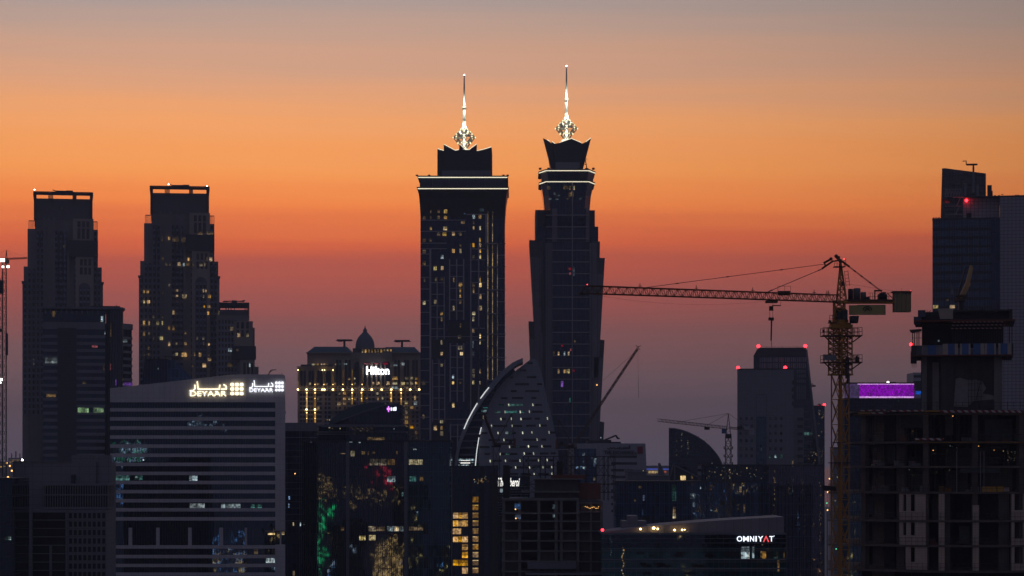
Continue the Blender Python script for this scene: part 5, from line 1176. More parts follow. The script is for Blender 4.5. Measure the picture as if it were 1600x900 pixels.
def luffing_crane(label, D, mx, ytop, ybase, jib_tip, jtip_D, tail_px, ax, ay, rope_y):
    root = thing('luffing_crane', label, 'crane', (X(mx, D), D, max(0, Z(ybase, D))), 'luffing cranes over the centre building site')
    f = Fac(mx - 40, D, mx + 40)
    z = Z(ytop, D)
    mast(MB(), X(mx, D), D, 1.6, 0 if ybase > 890 else Z(ybase, D), z, 34 if ybase > 890 else 7, 0.12, 0.06).build('mast', 'crane_dark', root)
    MB().lathe((X(mx, D), D), [(1.2, z), (1.2, z + 0.6)], 14).build('slewing_ring', 'steel', root)
    s = 1 if tail_px > mx else -1
    b = MB(); f.box(b, min(mx - 5 * s, tail_px), max(mx - 5 * s, tail_px), ytop - 6.5, ytop - 4, -1.2, 1.2); b.build('machinery_deck', 'crane_dark', root)
    f.part(root, 'counterweight', 'crane_red', [(min(tail_px, tail_px - 4 * s), max(tail_px, tail_px - 4 * s), ytop - 14, ytop + 1)], -1.3, 1.3)
    f.part(root, 'winch_house', 'dark', [(min(tail_px - 6 * s, tail_px - 11 * s), max(tail_px - 6 * s, tail_px - 11 * s), ytop - 11, ytop - 6)], -1, 1)
    f.part(root, 'cab', 'grey_panel', [(min(mx - 3 * s, mx - 7 * s), max(mx - 3 * s, mx - 7 * s), ytop - 9, ytop - 2)], 0.3, 1.6)
    ap = f.pt(ax, ay, 0)
    b = MB()
    for o in (-0.9, 0.9):
        b.bar(f.pt(mx - s, ytop - 6, o), ap + Vector((0, o * 0.4, 0)), 0.14); b.bar(f.pt(tail_px - 3 * s, ytop - 7, o), ap + Vector((0, o * 0.4, 0)), 0.10)
    b.build('back_frame', 'crane_dark', root)
    foot = f.pt(mx - 2 * s, ytop - 5, 0); tip = P3(jib_tip[0], jib_tip[1], jtip_D)
    MB().lattice(foot, tip, (0, 0, 1), 0.32, 0.4, 24, 0.075, 0.035).build('jib', 'crane_dark', root)
    MB().bar(tip + Vector((0, 0, 0.4)), tip + Vector((0.8, 0, 0.7)), 0.12).bar(tip + Vector((-0.5, 0, 0.9)), tip + Vector((0.6, 0, -0.4)), 0.1).build('jib_head', 'crane_dark', root)
    b = MB(); b.bar(ap, foot.lerp(tip, 0.92) + Vector((0, 0, 0.5)), 0.03); b.build('pendant_line', 'steel', root)
    if rope_y:
        e = Vector((tip.x + 0.2, tip.y, Z(rope_y, jtip_D)))
        MB().bar(tip, e, 0.025).build('hoist_rope', 'steel', root)
        m = tip.lerp(e, 0.55); MB().bar(m, e, 0.05).build('hook_line', 'steel', root)
luffing_crane('dark crane with a long jib raised right, in front of the slender crowned tower', 612.0, 894, 701, 748, (996.5, 544.5), 640.0, 868, 873, 656, 622)
luffing_crane('dark crane on a tall mast between the amber-windowed block and the script sign', 640.0, 775.5, 699, 900, (757, 650), 560.0, 806, 800, 646, None)

# ---------------------------------------------------------------- quarter-circle building, grey tower with red lamps and its neighbours
def quarter_round():
    D = 1200.0; f = Fac(1045, D, 1132, turn=True)
    root = thing('office_building', 'dark quarter-circle building with a vertical left edge, left of the small tower crane', 'office building', (X(1085, D), D + 12, 0))
    pts = [(1045, 1225), (1045, 669), (1053, 669.4), (1064, 671.6), (1076, 675.5), (1088, 681.5), (1099, 688.5), (1109, 697), (1117, 706), (1123.5, 715), (1128, 724), (1131, 735), (1132, 750), (1132, 1225)]
    f.polypart(root, 'wall', 'glass_black', pts, -22, 0)
    b = MB()
    for p, q in zip(pts[1:], pts[2:-1]): b.bar(f.pt(*p, 0.2), f.pt(*q, 0.2), 0.30)
    b.build('roof_edge', 'grey_roof', root)
    for k in range(16): f.part(root, 'floor_edge', 'dark', [(1045.4, min(1131, 1045 + 86 * math.sqrt(max(0.05, 1 - max(0, (745 - (682 + 6.4 * k)) / 76) ** 2))) - 1, 682 + 6.4 * k, 682.7 + 6.4 * k)], -0.1, 0.2)
    for k in range(26):
        x = rnd.choice([1056.5, 1065, 1066, 1074, 1075]) + rnd.uniform(-0.8, 0.8); y = rnd.uniform(676, 712)
        f.lit(root, [(x, y, 1.0, 1.6, rnd.choice(['lit_dim', 'lit_cool_dim', 'lit_yellow', 'lit_dim2']))], o=0.25)
    f.lit(root, [(1112.5, 724, 1.4, 1.6, 'lit_cool'), (1104, 687.5, 1.2, 1.2, 'lit_dim')], o=0.3)
quarter_round()

def gabled_block():
    D = 1000.0; f = Fac(985, D, 1100)
    root = thing('low_building', 'low dark building with a triangular gable and one orange window, below the quarter-circle building', 'low building', (X(1060, D), D + 8, 0))
    f.polypart(root, 'gable_wall', 'dark', [(1047, 1320), (1047, 751), (1053, 726.5), (1057, 726), (1098, 749), (1100, 752), (1100, 1320)], -10, 0.5)
    b = MB(); b.bar(f.pt(1054, 727, 0.9), f.pt(1054, 750, 0.9), 0.35); b.bar(f.pt(1054, 727, 0.9), f.pt(1099, 749.6, 0.9), 0.35); b.build('gable_rim', 'grey_panel', root)
    f.polypart(root, 'slanted_fin', 'grey_panel', [(1029, 760), (1030, 723.5), (1031.5, 723.5), (1038, 738), (1039, 760)], -8, 0)
    f.lit(root, [(1067.2, 746.5, 8, 7.4, 'lit_bright'), (1097.5, 744, 4, 3, 'lit_warm'), (1081, 745.5, 3, 4, 'lit_dim')], o=0.8, o0=0.52)
    r2 = thing('low_building', 'plain low grey block with a flat roof, right of the lettered block', 'low building', (X(1005, 960), 965, 0))
    box_part(r2, 'wall', 'grey_panel', 981, 1010, 738.5, None, 960, 980); box_part(r2, 'roof_edge', 'grey_roof', 980.5, 1010.4, 737.3, 738.5, 959.6, 980, 960); box_part(r2, 'wall', 'grey_panel', 1010.1, 1047, 744, None, 961, 980, 960); box_part(r2, 'roof_edge', 'grey_roof', 1010.5, 1047.5, 742.8, 744, 960.6, 980, 960)
    box_part(r2, 'penthouse', 'grey_panel', 978, 1010, 733.5, 737.3, 966, 978, 960)
    bulb(r2, P3(1005, 735.4, 958), 0.25, 'lit_yellow', 'wall_lamp')
gabled_block()

def grey_tower():
    D = 1300.0; f = Fac(1152, D, 1240, turn=True); Db = D + 24; g = Fac(1177, Db, 1280, turn=True)
    root = thing('office_tower', 'grey slab tower with a taller slant-sided glass half behind and red roof lamps', 'office tower', (X(1200, D), D + 20, 0))
    f.part(root, 'wall', 'grey_panel', [(1152, 1240, 577, None)], -21.8, 0)
    f.part(root, 'recess', 'glass_blue_dark', [(1182, 1197, 651, None)], -0.2, 0.1)
    f.part(root, 'panel_joint', 'dark', [(1181.4, 1182, 617, None), (1197, 1197.6, 617, None), (1181.4, 1197.6, 616.4, 617)], -0.1, 0.12)
    f.part(root, 'roof_edge', 'dark', [(1151.6, 1240.4, 575.8, 577.4)], -21, 0.3)
    for y in (654, 665.5, 677, 688.5, 701.5, 712):
        for px in (1157.5, 1166.3, 1174.5, 1203.6, 1211.8, 1220.5):
            f.part(root, 'window', 'win_dark', [(px - 1.9, px + 1.9, y - 2.4, y + 2.4)], -0.3, 0.07)
    f.lit(root, [(1212, 713, 4.4, 5.5, 'lit_teal'), (1211.5, 713, 2.6, 4.4, 'lit_cool'), (1220.8, 713, 4, 5.4, 'lit_teal_dim'), (1203.5, 713, 4, 5.4, 'lit_teal_dim'), (1189.5, 702, 1.4, 3, 'lit_cool_dim'), (1158, 701, 1.6, 2, 'lit_dim')], o=0.2)
    # side storeys
    f.part(root, 'side_stack', 'grey_panel', [(1240.05, 1256, 637, None)], -20, -2)
    for k in range(14): f.part(root, 'balcony', 'dark', [(1246, 1254.5, 652.5 + 11.6 * k, 657 + 11.6 * k)], -2.2, -1.0)
    for k in range(4): f.part(root, 'window', 'win_dark', [(1237, 1241, 594.5 + 11 * k, 601 + 11 * k)], -0.2, 0.1)
    # glass half behind
    g.polypart(root, 'glass_half', 'glass_black', [(1177.5, 1180), (1177.5, 556), (1183, 556), (1259.5, 556), (1281.5, 735), (1281.5, 1180)], -24, 0)
    g.polypart(root, 'roof_screen', 'dark', [(1177, 556.5), (1184.5, 543.2), (1259, 543.2), (1260.5, 556.5)], -24, 0.5)
    b = MB()
    for k in range(24):
        px = 1187 + 3.05 * k
        for y0, y1 in ((558.5, 565.5), (567.5, 575.5)): g.box(b, px, px + 1.3 + 0.5 * ((k * 7) % 3), y0, y1, 0, 0.5)
        if px > 1242: 
            for y0, y1 in ((578, 583), (585.5, 590), (593, 598), (603, 624)): g.box(b, px, px + 1.4, y0, y1, 0, 0.5)
    b.build('louvre_screen', 'frame_metal', root)
    b = MB(); b.bar(g.pt(1260, 546, 0.6), g.pt(1281.5, 735, 0.6), 0.65); b.build('slanted_edge', 'grey_panel', root)
    b = MB()
    for px in (1178, 1180.5): b.bar(g.pt(px, 577, -0.5), g.pt(px, 556, -0.5), 0.2)
    for k in range(4): b.bar(g.pt(1178, 557 + 5 * k, -0.5), g.pt(1180.5, 562 + 5 * k, -0.5), 0.12)
    for px in range(1186, 1260, 12): b.bar(g.pt(px, 543.4, -1), g.pt(px, 541.2, -1), 0.1)
    b.bar(g.pt(1186, 541.6, -1), g.pt(1258, 541.6, -1), 0.06)
    b.build('roof_rail', 'steel', root)
    for k in range(11): g.part(root, 'floor_edge', 'grey_panel', [(1256.3, 1263 + 1.35 * k, 643 + 11.6 * k, 644.2 + 11.6 * k)], -0.1, 0.3)
    g.lit(root, [(1250, 678, 4, 5.4, 'lit_cool'), (1259, 677.6, 11, 5, 'lit_teal'), (1267.6, 677, 4, 4, 'lit_teal_dim')], o=0.7, o0=0.32)
    for k in range(46):
        px = rnd.uniform(1237, 1279); y = rnd.uniform(706, 726)
        (f if px < 1241 else g).lit(root, [(px, y, 1.0, 1.4, rnd.choice(['lit_dim', 'lit_dim2', 'lit_warm', 'lit_dim']))], o=0.4, o0=0.1, name='lit_window_or_reflection')
    g.part(root, 'cradle', 'steel', [(1265.5, 1271, 599.4, 600.4), (1265.5, 1274.5, 601.6, 604)], -6, -2)
    for px, py, ff, o in ((1153.2, 574, f, -0.6), (1227, 574, f, -0.6), (1185, 540, g, -1), (1258.3, 540, g, -1)):
        bulb(root, ff.pt(px, py + 0.6, o), 0.9); ff.part(root, 'lamp_post', 'steel', [(px - 0.3, px + 0.3, py + 2, py + 4.4)], o - 0.1, o + 0.1)
    g.lit(root, [(1220, 561, 1.2, 1.6, 'sign_red_dim')], o=0.6)
    D2 = 1390.0; h = Fac(1270, D2, 1292, turn=True)
    r2 = thing('office_tower', 'slim dark tower with one red roof lamp, just right of the slant-sided glass half', 'office tower', (X(1280, D2), D2 + 8, 0))
    h.part(r2, 'wall', 'glass_navy', [(1262, 1288.5, 635, None)], -16, 0)
    h.part(r2, 'roof_edge', 'dark', [(1262, 1288.8, 633.6, 635.2)], -16, 0.3); h.part(r2, 'roof_plant', 'dark', [(1278, 1282.5, 630.6, 633.8)], -10, -4)
    bulb(r2, h.pt(1288, 632.4, -1), 0.75); h.part(r2, 'lamp_post', 'steel', [(1287.8, 1288.2, 634, 636)], -1.2, -0.8); h.lit(r2, [(1279, 633.4, 5, 1, 'sign_red_dim')], o=0.5)
    for k in range(44):
        y = rnd.uniform(640, 728); 
        if 655 < y < 700 and rnd.random() < 0.7: continue
        h.lit(r2, [(rnd.uniform(1279, 1287), y, 1.0, 1.4, rnd.choice(['lit_dim', 'lit_dim2', 'lit_warm', 'lit_dim']))], o=0.12)
grey_tower()

# ---------------------------------------------------------------- small tower crane in front of the grey tower
def small_crane():
    D = 800.0; f = Fac(1028, D, 1185); mx = 1138.0
    root = thing('tower_crane', 'small distant tower crane with a thin jib, in front of the grey slab tower', 'crane', (X(mx, D), D, 0), 'hammerhead tower cranes')
    mast(MB(), X(mx, D), D, 1.7, 0, Z(680, D), 60, 0.13, 0.07).build('mast', 'crane_pale', root)
    b = MB()
    for px, y in ((1134.4, 670), (1141.6, 670)):
        for o in (-0.7, 0.7): b.bar(f.pt(px, 680, o), f.pt(mx, 646, 0), 0.11)
    for k in range(5): b.bar(f.pt(1134.8 + 0.5 * k, 678 - 6 * k, 0.5), f.pt(1141.2 - 0.5 * k, 672 - 6 * k, 0.5), 0.06)
    b.build('tower_head', 'crane_pale', root)
    for y in (701.5, 714, 726): f.part(root, 'ladder_platform', 'steel', [(1131.5, 1144.5, y - 0.5, y + 0.5), (1131.3, 1131.7, y - 4, y), (1144.3, 1144.7, y - 4, y)], -1.4, 1.4)
    f.part(root, 'slewing_unit', 'steel', [(1133.5, 1142.5, 678, 685)], -1, 1)
    f.part(root, 'cab', 'blue_sheet', [(1127.5, 1134, 670, 677.5)], 0.2, 1.6)
    MB().lattice(f.pt(1136, 668.5, 0), P3(1028.5, 656.5, 770), (0, 0, 1), 0.8, 0.8, 36, 0.06, 0.03).build('jib', 'crane_pale', root)
    MB().lattice(f.pt(1140, 668.5, 0), f.pt(1178, 672.5, 0), (0, 0, 1), 1.2, 0.6, 10, 0.1, 0.05).build('counter_jib', 'crane_pale', root)
    for k, (a, y0, y1) in enumerate(((1163, 666, 671.5), (1170, 669.4, 672.4), (1170.5, 673, 676), (1171, 676.6, 679))): f.part(root, 'counterweight', 'pale_wall', [(a, a + 8, y0, y1)], -0.9, 0.9)
    f.part(root, 'winch', 'dark', [(1152, 1160, 666.4, 671)], -0.7, 0.7)
    b = MB(); j = lambda t: f.pt(1136, 668.0, 0).lerp(P3(1028.5, 656, 770), t)
    b.bar(f.pt(mx, 646, 0), j(0.72), 0.06); b.bar(f.pt(mx, 646, 0), j(0.30), 0.06); b.bar(f.pt(mx, 646, 0), f.pt(1172, 670, 0), 0.06); b.build('tie_bar', 'steel', root)
    p = j(0.30); MB().box(p.x - 0.8, p.x + 0.8, p.y - 0.6, p.y + 0.6, p.z - 1.4, p.z - 0.5).build('trolley', 'steel', root)
M['crane_pale'] = surf('crane_pale', (0.16, 0.12, 0.09), 0.6, var=0.3)
small_crane()

# ---------------------------------------------------------------- blue glass blocks behind the lit-sign block
def blue_glass_blocks():
    D = 850.0; f = Fac(950, D, 1295); 
    root = thing('glass_building', 'long low blue glass block with fine mullions, behind the teal block', 'glass building', (X(1080, D), D + 12, 0))
    f.part(root, 'glazing', 'glass_blue', [(962, 1210, 753, None)], -22, 0)
    f.part(root, 'upper_storey', 'glass_black', [(1097, 1210, 728, 753)], -20, -3)
    f.part(root, 'roof_edge', 'dark', [(1096, 1211, 725.6, 728), (961, 1180, 751.4, 753.4)], -20, 0.4)
    b = MB()
    for k in range(63): f.box(b, 963 + 3.95 * k, 963.5 + 3.95 * k, 753, 900, 0.02, 0.3)
    b.build('mullions', 'mullion', root)
    f.part(root, 'floor_edge', 'dark', [(962, 1210, 779, 780), (962, 1210, 812, 813), (962, 1210, 766, 766.5), (962, 1210, 795.5, 796)], 0.0, 0.36)
    f.part(root, 'roof_plant', 'grey_panel', [(1130, 1161.5, 743.5, 751)], -16, -4); f.part(root, 'opening', 'black', [(1125, 1132, 782.5, 788.5), (1144, 1149, 781.5, 788), (1004, 1015, 806, 812)], 0.0, 0.42)
    e = [(1082, 775, 8, 9, 'lit_cool_dim'), (1083, 774, 3, 5, 'lit_cool'), (1084, 788, 3, 8, 'lit_cool_dim'), (1053.5, 806, 5, 8, 'lit_yellow'), (1053.5, 797, 4, 10, 'lit_dim'), (1053, 770, 7, 26, 'lit_teal_dim'), (1094.5, 762, 1.6, 4, 'lit_cool'), (1000, 761, 4, 4, 'lit_dim'), (1006, 778, 3, 9, 'lit_blue_dim'), (992, 782, 2, 3, 'lit_dim'),
         (1110, 762, 4, 8, 'lit_dim3'), (1113, 758, 8, 4, 'lit_dim3'), (1161, 757, 4, 5, 'lit_dim2'), (1157, 765, 3, 9, 'lit_warm'), (1162, 770, 2, 8, 'lit_dim'), (1163, 795, 3, 14, 'lit_dim'), (1208, 780, 3, 22, 'lit_dim2'), (1208, 795, 2, 10, 'lit_warm'), (1178, 766, 2, 4, 'lit_cool_dim'), (1093, 792, 3, 14, 'lit_dim3'), (1004, 800, 2, 10, 'lit_blue_dim')]
    f.lit(root, e, o=0.16)
    for k in range(46):
        x = rnd.uniform(1100, 1206); 
        f.lit(root, [(x, rnd.uniform(730, 748), 1.3, 1.6, rnd.choice(['lit_dim', 'lit_dim2', 'lit_warm', 'lit_cool_dim', 'lit_yellow', 'lit_dim3']))], o=-2.7, o0=-2.95)
    g = Fac(1205, D - 6, 1288, D - 6)
    r2 = thing('glass_tower', 'dark violet-blue glass tower with vertical seams, between the teal block and the yellow crane', 'glass tower', (X(1250, D), D + 8, 0))
    g.part(r2, 'glazing', 'glass_violet', [(1201, 1285, 728, None)], -26, 0)
    g.part(r2, 'roof_edge', 'dark', [(1200.5, 1285.4, 725.8, 728.2)], -26, 0.4)
    b = MB()
    for k in range(15): g.box(b, 1206 + 5.6 * k, 1206.7 + 5.6 * k, 728, 902, 0.02, 0.35)
    b.build('mullions', 'mullion', r2)
    g.part(r2, 'floor_edge', 'dark', [(1201, 1285, 760.5, 761.5), (1201, 1285, 821, 822), (1201, 1285, 877, 878)], 0, 0.4)
    for x, y0, y1, m, n in ((1247, 800, 842, 'lit_blue_dim', 14), (1257, 800, 870, 'lit_dim3', 18), (1232, 745, 795, 'lit_dim3', 10), (1238, 725, 780, 'lit_cool_dim', 8), (1254, 745, 785, 'lit_dim3', 10), (1210, 735, 805, 'lit_dim', 22), (1229, 830, 880, 'lit_dim3', 10), (1282, 752, 890, 'lit_dim', 26)):
        for k in range(n): g.lit(r2, [(x + rnd.gauss(0, 0.9), rnd.uniform(y0, y1), 1.0, 2.2, m)], o=0.14)
M['glass_violet'] = glass('glass_violet', (0.026, 0.028, 0.055), ior=1.9, mull=(1.2, 3.6, 0.14, 0.8), tint=(0.8, 0.8, 1.0))
M['lit_dim3'] = emit('lit_dim3', (1.0, 0.6, 0.45), 0.06, 0.9)
blue_glass_blocks()

# ---------------------------------------------------------------- teal glass block with the lit sign on its top storey
def teal_block():
    D = 560.0; f = Fac(938, D, 1228)
    root = thing('office_block', 'low teal glass office block with a white lit sign and lamps on its roof', 'office block', (X(1080, D), D + 10, 0))
    f.part(root, 'glazing', 'glass_teal', [(940, 1227.5, 834, None)], -24, 0)
    f.part(root, 'upper_glazing', 'glass_black', [(942, 1227, 835.5, 855)], -0.3, 0.12)
    for y0, y1 in ((832.6, 835.2), (841, 841.7), (848, 848.6), (857, 858), (860.4, 861), (873, 875.2), (877.6, 878.4), (887.2, 889.5), (891.6, 892.4)):
        f.part(root, 'floor_edge', 'grey_roof', [(939.5, 1228, y0, y1)], -0.1, 0.4)
    for k in range(34):
        x = 985 + rnd.random() * 236; w = rnd.uniform(5, 17); y = rnd.choice([864, 868, 881, 884, 896])
        f.part(root, 'dark_pane', 'black', [(x, min(x + w, 1226), y - 2, y + 2)], 0.0, 0.1)
    # long sloping roof canopy
    p = [(938.5, 832.8), (985, 826), (1040, 820.5), (1100, 815.5), (1160, 811.5), (1227, 808), (1227, 832.8)]
    f.polypart(root, 'sloping_roof', 'roof_sheet', p, -22, -3)
    f.part(root, 'roof_plant', 'grey_panel', [(975, 1014, 815.5, 833), (985, 1000, 807.5, 816)], -20, -10)
    b = MB(); b.bar(f.pt(1033.5, 833, -2.4), f.pt(1033.5, 826, -2.4), 0.12); b.bar(f.pt(1036.5, 833, -2.4), f.pt(1036.5, 825, -2.4), 0.12); b.bar(f.pt(1033.5, 826, -2.4), f.pt(1040, 824.6, -2.4), 0.1); b.build('pipe', 'pale_wall', root)
    for px, py, r in ((1001.5, 827, 0.22), (1022.3, 825.6, 0.30), (1028.6, 826.8, 0.2), (1055, 828.6, 0.22), (1067, 828.4, 0.2), (1071, 828, 0.12)):
        bulb(root, f.pt(px, py, -2.2), r, 'lamp_warm', 'roof_lamp'); f.part(root, 'lamp_post', 'steel', [(px - 0.3, px + 0.3, py + 1, 833)], -2.4, -2.25)
    bulb(root, f.pt(941.5, 828.2, -0.5), 0.32); f.part(root, 'lamp_post', 'steel', [(941.2, 941.8, 829, 833)], -0.6, -0.4)
    e = [(1164.5, 863.5, 13, 19, 'lit_cool'), (1166, 866, 9, 13, 'lit_cool'), (1176.8, 863, 3, 18, 'lit_cool'), (1169, 868, 3, 10, 'lit_yellow'), (1194, 867, 5.5, 11, 'lit_amber'), (1189.5, 866, 2.4, 10, 'lit_dim'), (1212, 867, 7, 11, 'lit_teal_dim'), (1214, 867, 2, 10, 'lit_dim'), (1227 - 2, 867, 2, 10, 'lit_dim'), (1216, 884, 3, 18, 'lit_dim'), (1200, 857.5, 2, 1.4, 'lit_bright'), (1191, 851, 2, 1.6, 'lit_warm')]
    f.lit(root, e, o=0.24)
    for k in range(26): f.lit(root, [(973.2 + 1.6 * math.sin(k * 0.55), 856 + 1.75 * k, 1.5, 1.2, 'lit_warm' if k % 3 else 'lit_dim')], o=0.24, name='reflected_lamp' if False else 'lit_window_or_reflection')  # wavering lamp reflection, painted as a column of small glowing panes
    for k in range(12): f.lit(root, [(954.4 + rnd.uniform(-1, 1.4), 836 + 3.4 * k, 1.2, 1.6, rnd.choice(['lit_teal', 'lit_cool_dim', 'lit_cool_dim']))], o=0.24)
    s = thing('building_sign', 'white lit capitals with one red letter on the teal block', 'sign', f.pt(1180, 847, 0.2))
    for ch, x0, x1, m in (('O', 1151, 1159.5, 'sign_white'), ('M', 1161, 1169.5, 'sign_white'), ('N', 1171.5, 1178, 'sign_white'), ('I', 1180.2, 1182, 'sign_white'), ('Y', 1184, 1192, 'sign_white'), ('T', 1202, 1208, 'sign_white')):
        f.text(s, ch, x0, x1, 837.6, 846, m, 0.5, 0.2, bold=0.008, name='letter')
    f.strokes(s, [[(1193, 846), (1196.6, 838), (1200.4, 846)]], 'sign_red', 0.13, 0.5, 'red_letter')
    bulb(s, f.pt(1209.2, 837.4, 0.5), 0.09, 'sign_white', 'dot')
    f.part(s, 'mounting_rail', 'dark', [(1151, 1209, 843, 843.5)], 0.12, 0.38)
M['roof_sheet'] = surf('roof_sheet', (0.27, 0.23, 0.235), 0.6, var=0.3, panel=(1.9, 60.0, 0.12, 0.35))
teal_block()

# ---------------------------------------------------------------- tall pair at the right edge, purple-lit block
def right_towers():
    D = 900.0; f = Fac(1457, D, 1562, turn=True); g = Fac(1562, D - 2.3, 1720, D - 9, D)
    root = thing('office_tower', 'large blue glass and pale grid tower at the right edge, topped by a glass screen', 'office tower', (X(1560, D), D + 25, 0))
    f.part(root, 'glazing', 'glass_blue', [(1457, 1561.5, 342, None)], -28, 0)
    b = MB()
    for k in range(27): f.box(b, 1457.4 + 3.95 * k, 1458.2 + 3.95 * k, 341, 700, 0.02, 0.4)
    b.build('mullions', 'mullion', root)
    for k in range(20): f.part(root, 'floor_edge', 'navy_band', [(1457, 1556, 355.5 + 13.6 * k, 360 + 13.6 * k)], 0.0, 0.2)
    f.part(root, 'parapet', 'dark', [(1456.6, 1557, 340.4, 343)], -28, 0.4)
    for px in (1458.5, 1461, 1463.4, 1466, 1468): f.part(root, 'parapet_post', 'dark', [(px - 0.6, px + 0.6, 338.6, 341)], -0.6, 0.2)
    f.part(root, 'dark_corner', 'glass_navy', [(1548, 1562, 341, None)], -0.1, 0.6)
    f.part(root, 'upper_block', 'grid_wall', [(1505, 1562, 308.5, 341)], -27, -3)
    g.part(root, 'grid_wall', 'grid_wall', [(1562, 1718, 308, None)], -30, 0)
    g.part(root, 'roof_edge', 'dark', [(1505, 1718, 306.8, 308.6)], -30, 0.2)
    # leaning screen above, with a lattice and the red lamp behind it
    f.polypart(root, 'glass_screen', 'glass_slate', [(1469, 341), (1471.4, 255.4), (1476, 255), (1541, 264.6), (1541, 341)], -22, -14)
    b = MB()
    for k in range(14): f.box(b, 1476 + 4.7 * k, 1476.7 + 4.7 * k, 260 + 0.65 * k, 306, -14, -13.6)
    for y in (264, 279.5, 293.5): f.box(b, 1471.5, 1540, y + 2, y + 3, -14, -13.5)
    b.build('screen_ribs', 'mullion', root)
    b = MB()
    for k in range(6): b.bar(f.pt(1477 + 4.4 * k, 304, -4), f.pt(1479.4 + 4.4 * k, 293.5, -4), 0.24); b.bar(f.pt(1479.4 + 4.4 * k, 293.5, -4), f.pt(1481.4 + 4.4 * k, 304, -4), 0.24)
    for y in (293.3, 304.4, 320, 333): b.bar(f.pt(1476, y, -4), f.pt(1503, y, -4), 0.24)
    for px, y0 in ((1495, 306), (1493, 320)): b.bar(f.pt(px, y0 + 13, -4), f.pt(px + 6, y0, -4), 0.24)
    b.build('lattice', 'grey_panel', root)
    f.part(root, 'post', 'grey_panel', [(1506.5, 1510, 284, 341), (1519.5, 1522.5, 259, 300), (1526, 1529.5, 286, 308)], -6, -4)
    f.part(root, 'chimney', 'dark', [(1543, 1550, 287, 309), (1550, 1551.4, 296, 309)], -12, -6)
    f.part(root, 'hatch', 'black', [(1510, 1518, 331.5, 341)], -3, -2.9)
    bulb(root, f.pt(1510, 312.4, -1.8), 0.55)
    f.lit(root, [(1497, 306.2, 16, 1.2, 'sign_red_dim'), (1479, 312.6, 11, 5, 'sign_red_glow')], o=-3.4, o0=-3.8, name='red_lamp_strip')
    f.lit(root, [(1480.5, 468, 3.4, 2.6, 'lit_dim'), (1447 + 15, 479, 8, 5, 'lit_warm'), (1488, 479, 8, 5, 'lit_warm')], o=0.5)
    for lab, px, py, sgn in (('T-shaped roof crane standing tall behind the leaning glass screen', 1521, 248, 1), ('low T-shaped roof crane on the pale grid tower near the right edge', 1574, 301, 0.55)):
        rc = thing('roof_crane', lab, 'roof crane', f.pt(px, 262 if sgn == 1 else 307, -10), 'roof cranes of the right edge tower')
        f.part(rc, 'mast', 'steel', [(px - 1.3 * sgn, px + 1.3 * sgn, py + 4.5 * sgn, 275 if sgn == 1 else 308)], -11, -9.4)
        b = MB(); f.box(b, px - 11 * sgn, px + 6.5 * sgn, py + 3 * sgn, py + 5.2 * sgn, -11, -9.4); f.box(b, px - 12 * sgn, px - 10.6 * sgn, py - 2 * sgn, py + 4 * sgn, -10.6, -9.8); f.box(b, px - 17 * sgn, px - 10.6 * sgn, py - 2.2 * sgn, py - 1.2 * sgn, -10.6, -9.8); b.build('jib', 'steel', rc)
    for px in (1555, 1561.5, 1588, 1591.5):
        a = thing('satellite_dish', 'small dark satellite dish on the roof of the pale grid tower', 'satellite dish', f.pt(px, 307, -6), 'satellite dishes on the grid tower')
        q = f.pt(px, 304.6, -6); MB().ball(q, 0.42, 8).build('dish', 'steel', a); MB().bar(q, q - Vector((0, 0, 0.9)), 0.1).build('stand', 'steel', a)
M['navy_band'] = surf('navy_band', (0.012, 0.016, 0.03), 0.5)
M['grid_wall'] = surf('grid_wall', (0.34, 0.31, 0.33), 0.5, var=0.12, panel=(1.35, 1.2, 0.2, 0.6))
M['glass_slate'] = glass('glass_slate', (0.03, 0.033, 0.045), ior=1.7, mull=(2.6, 3.5, 0.14, 0.8))
M['sign_red_glow'] = emit('sign_red_glow', (1.0, 0.02, 0.05), 0.16, 0.7)
right_towers()

def purple_block():
    D = 1100.0; f = Fac(1325, D, 1450)
    root = thing('office_block', 'low block with a glowing purple lattice top storey, beside the yellow crane', 'office block', (X(1385, D), D + 12, 0))
    f.part(root, 'wall', 'glass_navy', [(1320, 1450, 622.5, None)], -24, 0)
    f.part(root, 'light_wall', 'purple_wall', [(1343, 1428, 599.6, 622)], -1, 0.0)
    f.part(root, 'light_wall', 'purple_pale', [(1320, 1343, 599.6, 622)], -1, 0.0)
    f.part(root, 'edge_light', 'purple_edge', [(1340, 1428, 599.6, 600.9), (1343, 1428, 619.4, 621.8)], 0.0, 0.3)
    b = MB()
    for k in range(17):
        for r in range(5): 
            p = f.pt(1344 + 5 * k + (r % 2) * 2.5, 602 + 3.5 * r, 0.15); q = f.pt(1346.5 + 5 * k + (r % 2) * 2.5, 604.6 + 3.5 * r, 0.15); s = f.pt(1349 + 5 * k + (r % 2) * 2.5, 602 + 3.5 * r, 0.15)
            b.bar(p, q, 0.10); b.bar(q, s, 0.10)
    b.build('lattice', 'purple_lattice', root)
    f.part(root, 'roof_edge', 'dark', [(1319, 1429, 597.6, 599.6), (1319, 1429, 621.9, 623)], -24, 0.6)
    f.part(root, 'end_wall', 'pale_wall', [(1428, 1442, 582, 622)], -20, -1)
    f.part(root, 'floor_edge', 'dark', [(1428, 1442, 586, 590), (1428, 1442, 595, 610)], -2, -0.8)
    f.lit(root, [(1435.5, 613.6, 8, 4.4, 'lit_blue_sign')], o=-0.7, o0=-0.95)
    bulb(root, f.pt(1387.5, 597.4, 0), 0.45, 'lamp_white', 'roof_lamp'); f.part(root, 'lamp_post', 'steel', [(1391, 1400, 596.8, 597.7)], -1, 0)
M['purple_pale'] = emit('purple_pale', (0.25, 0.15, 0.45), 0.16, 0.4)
M['purple_lattice'] = surf('purple_lattice', (0.55, 0.25, 0.7), 0.6)
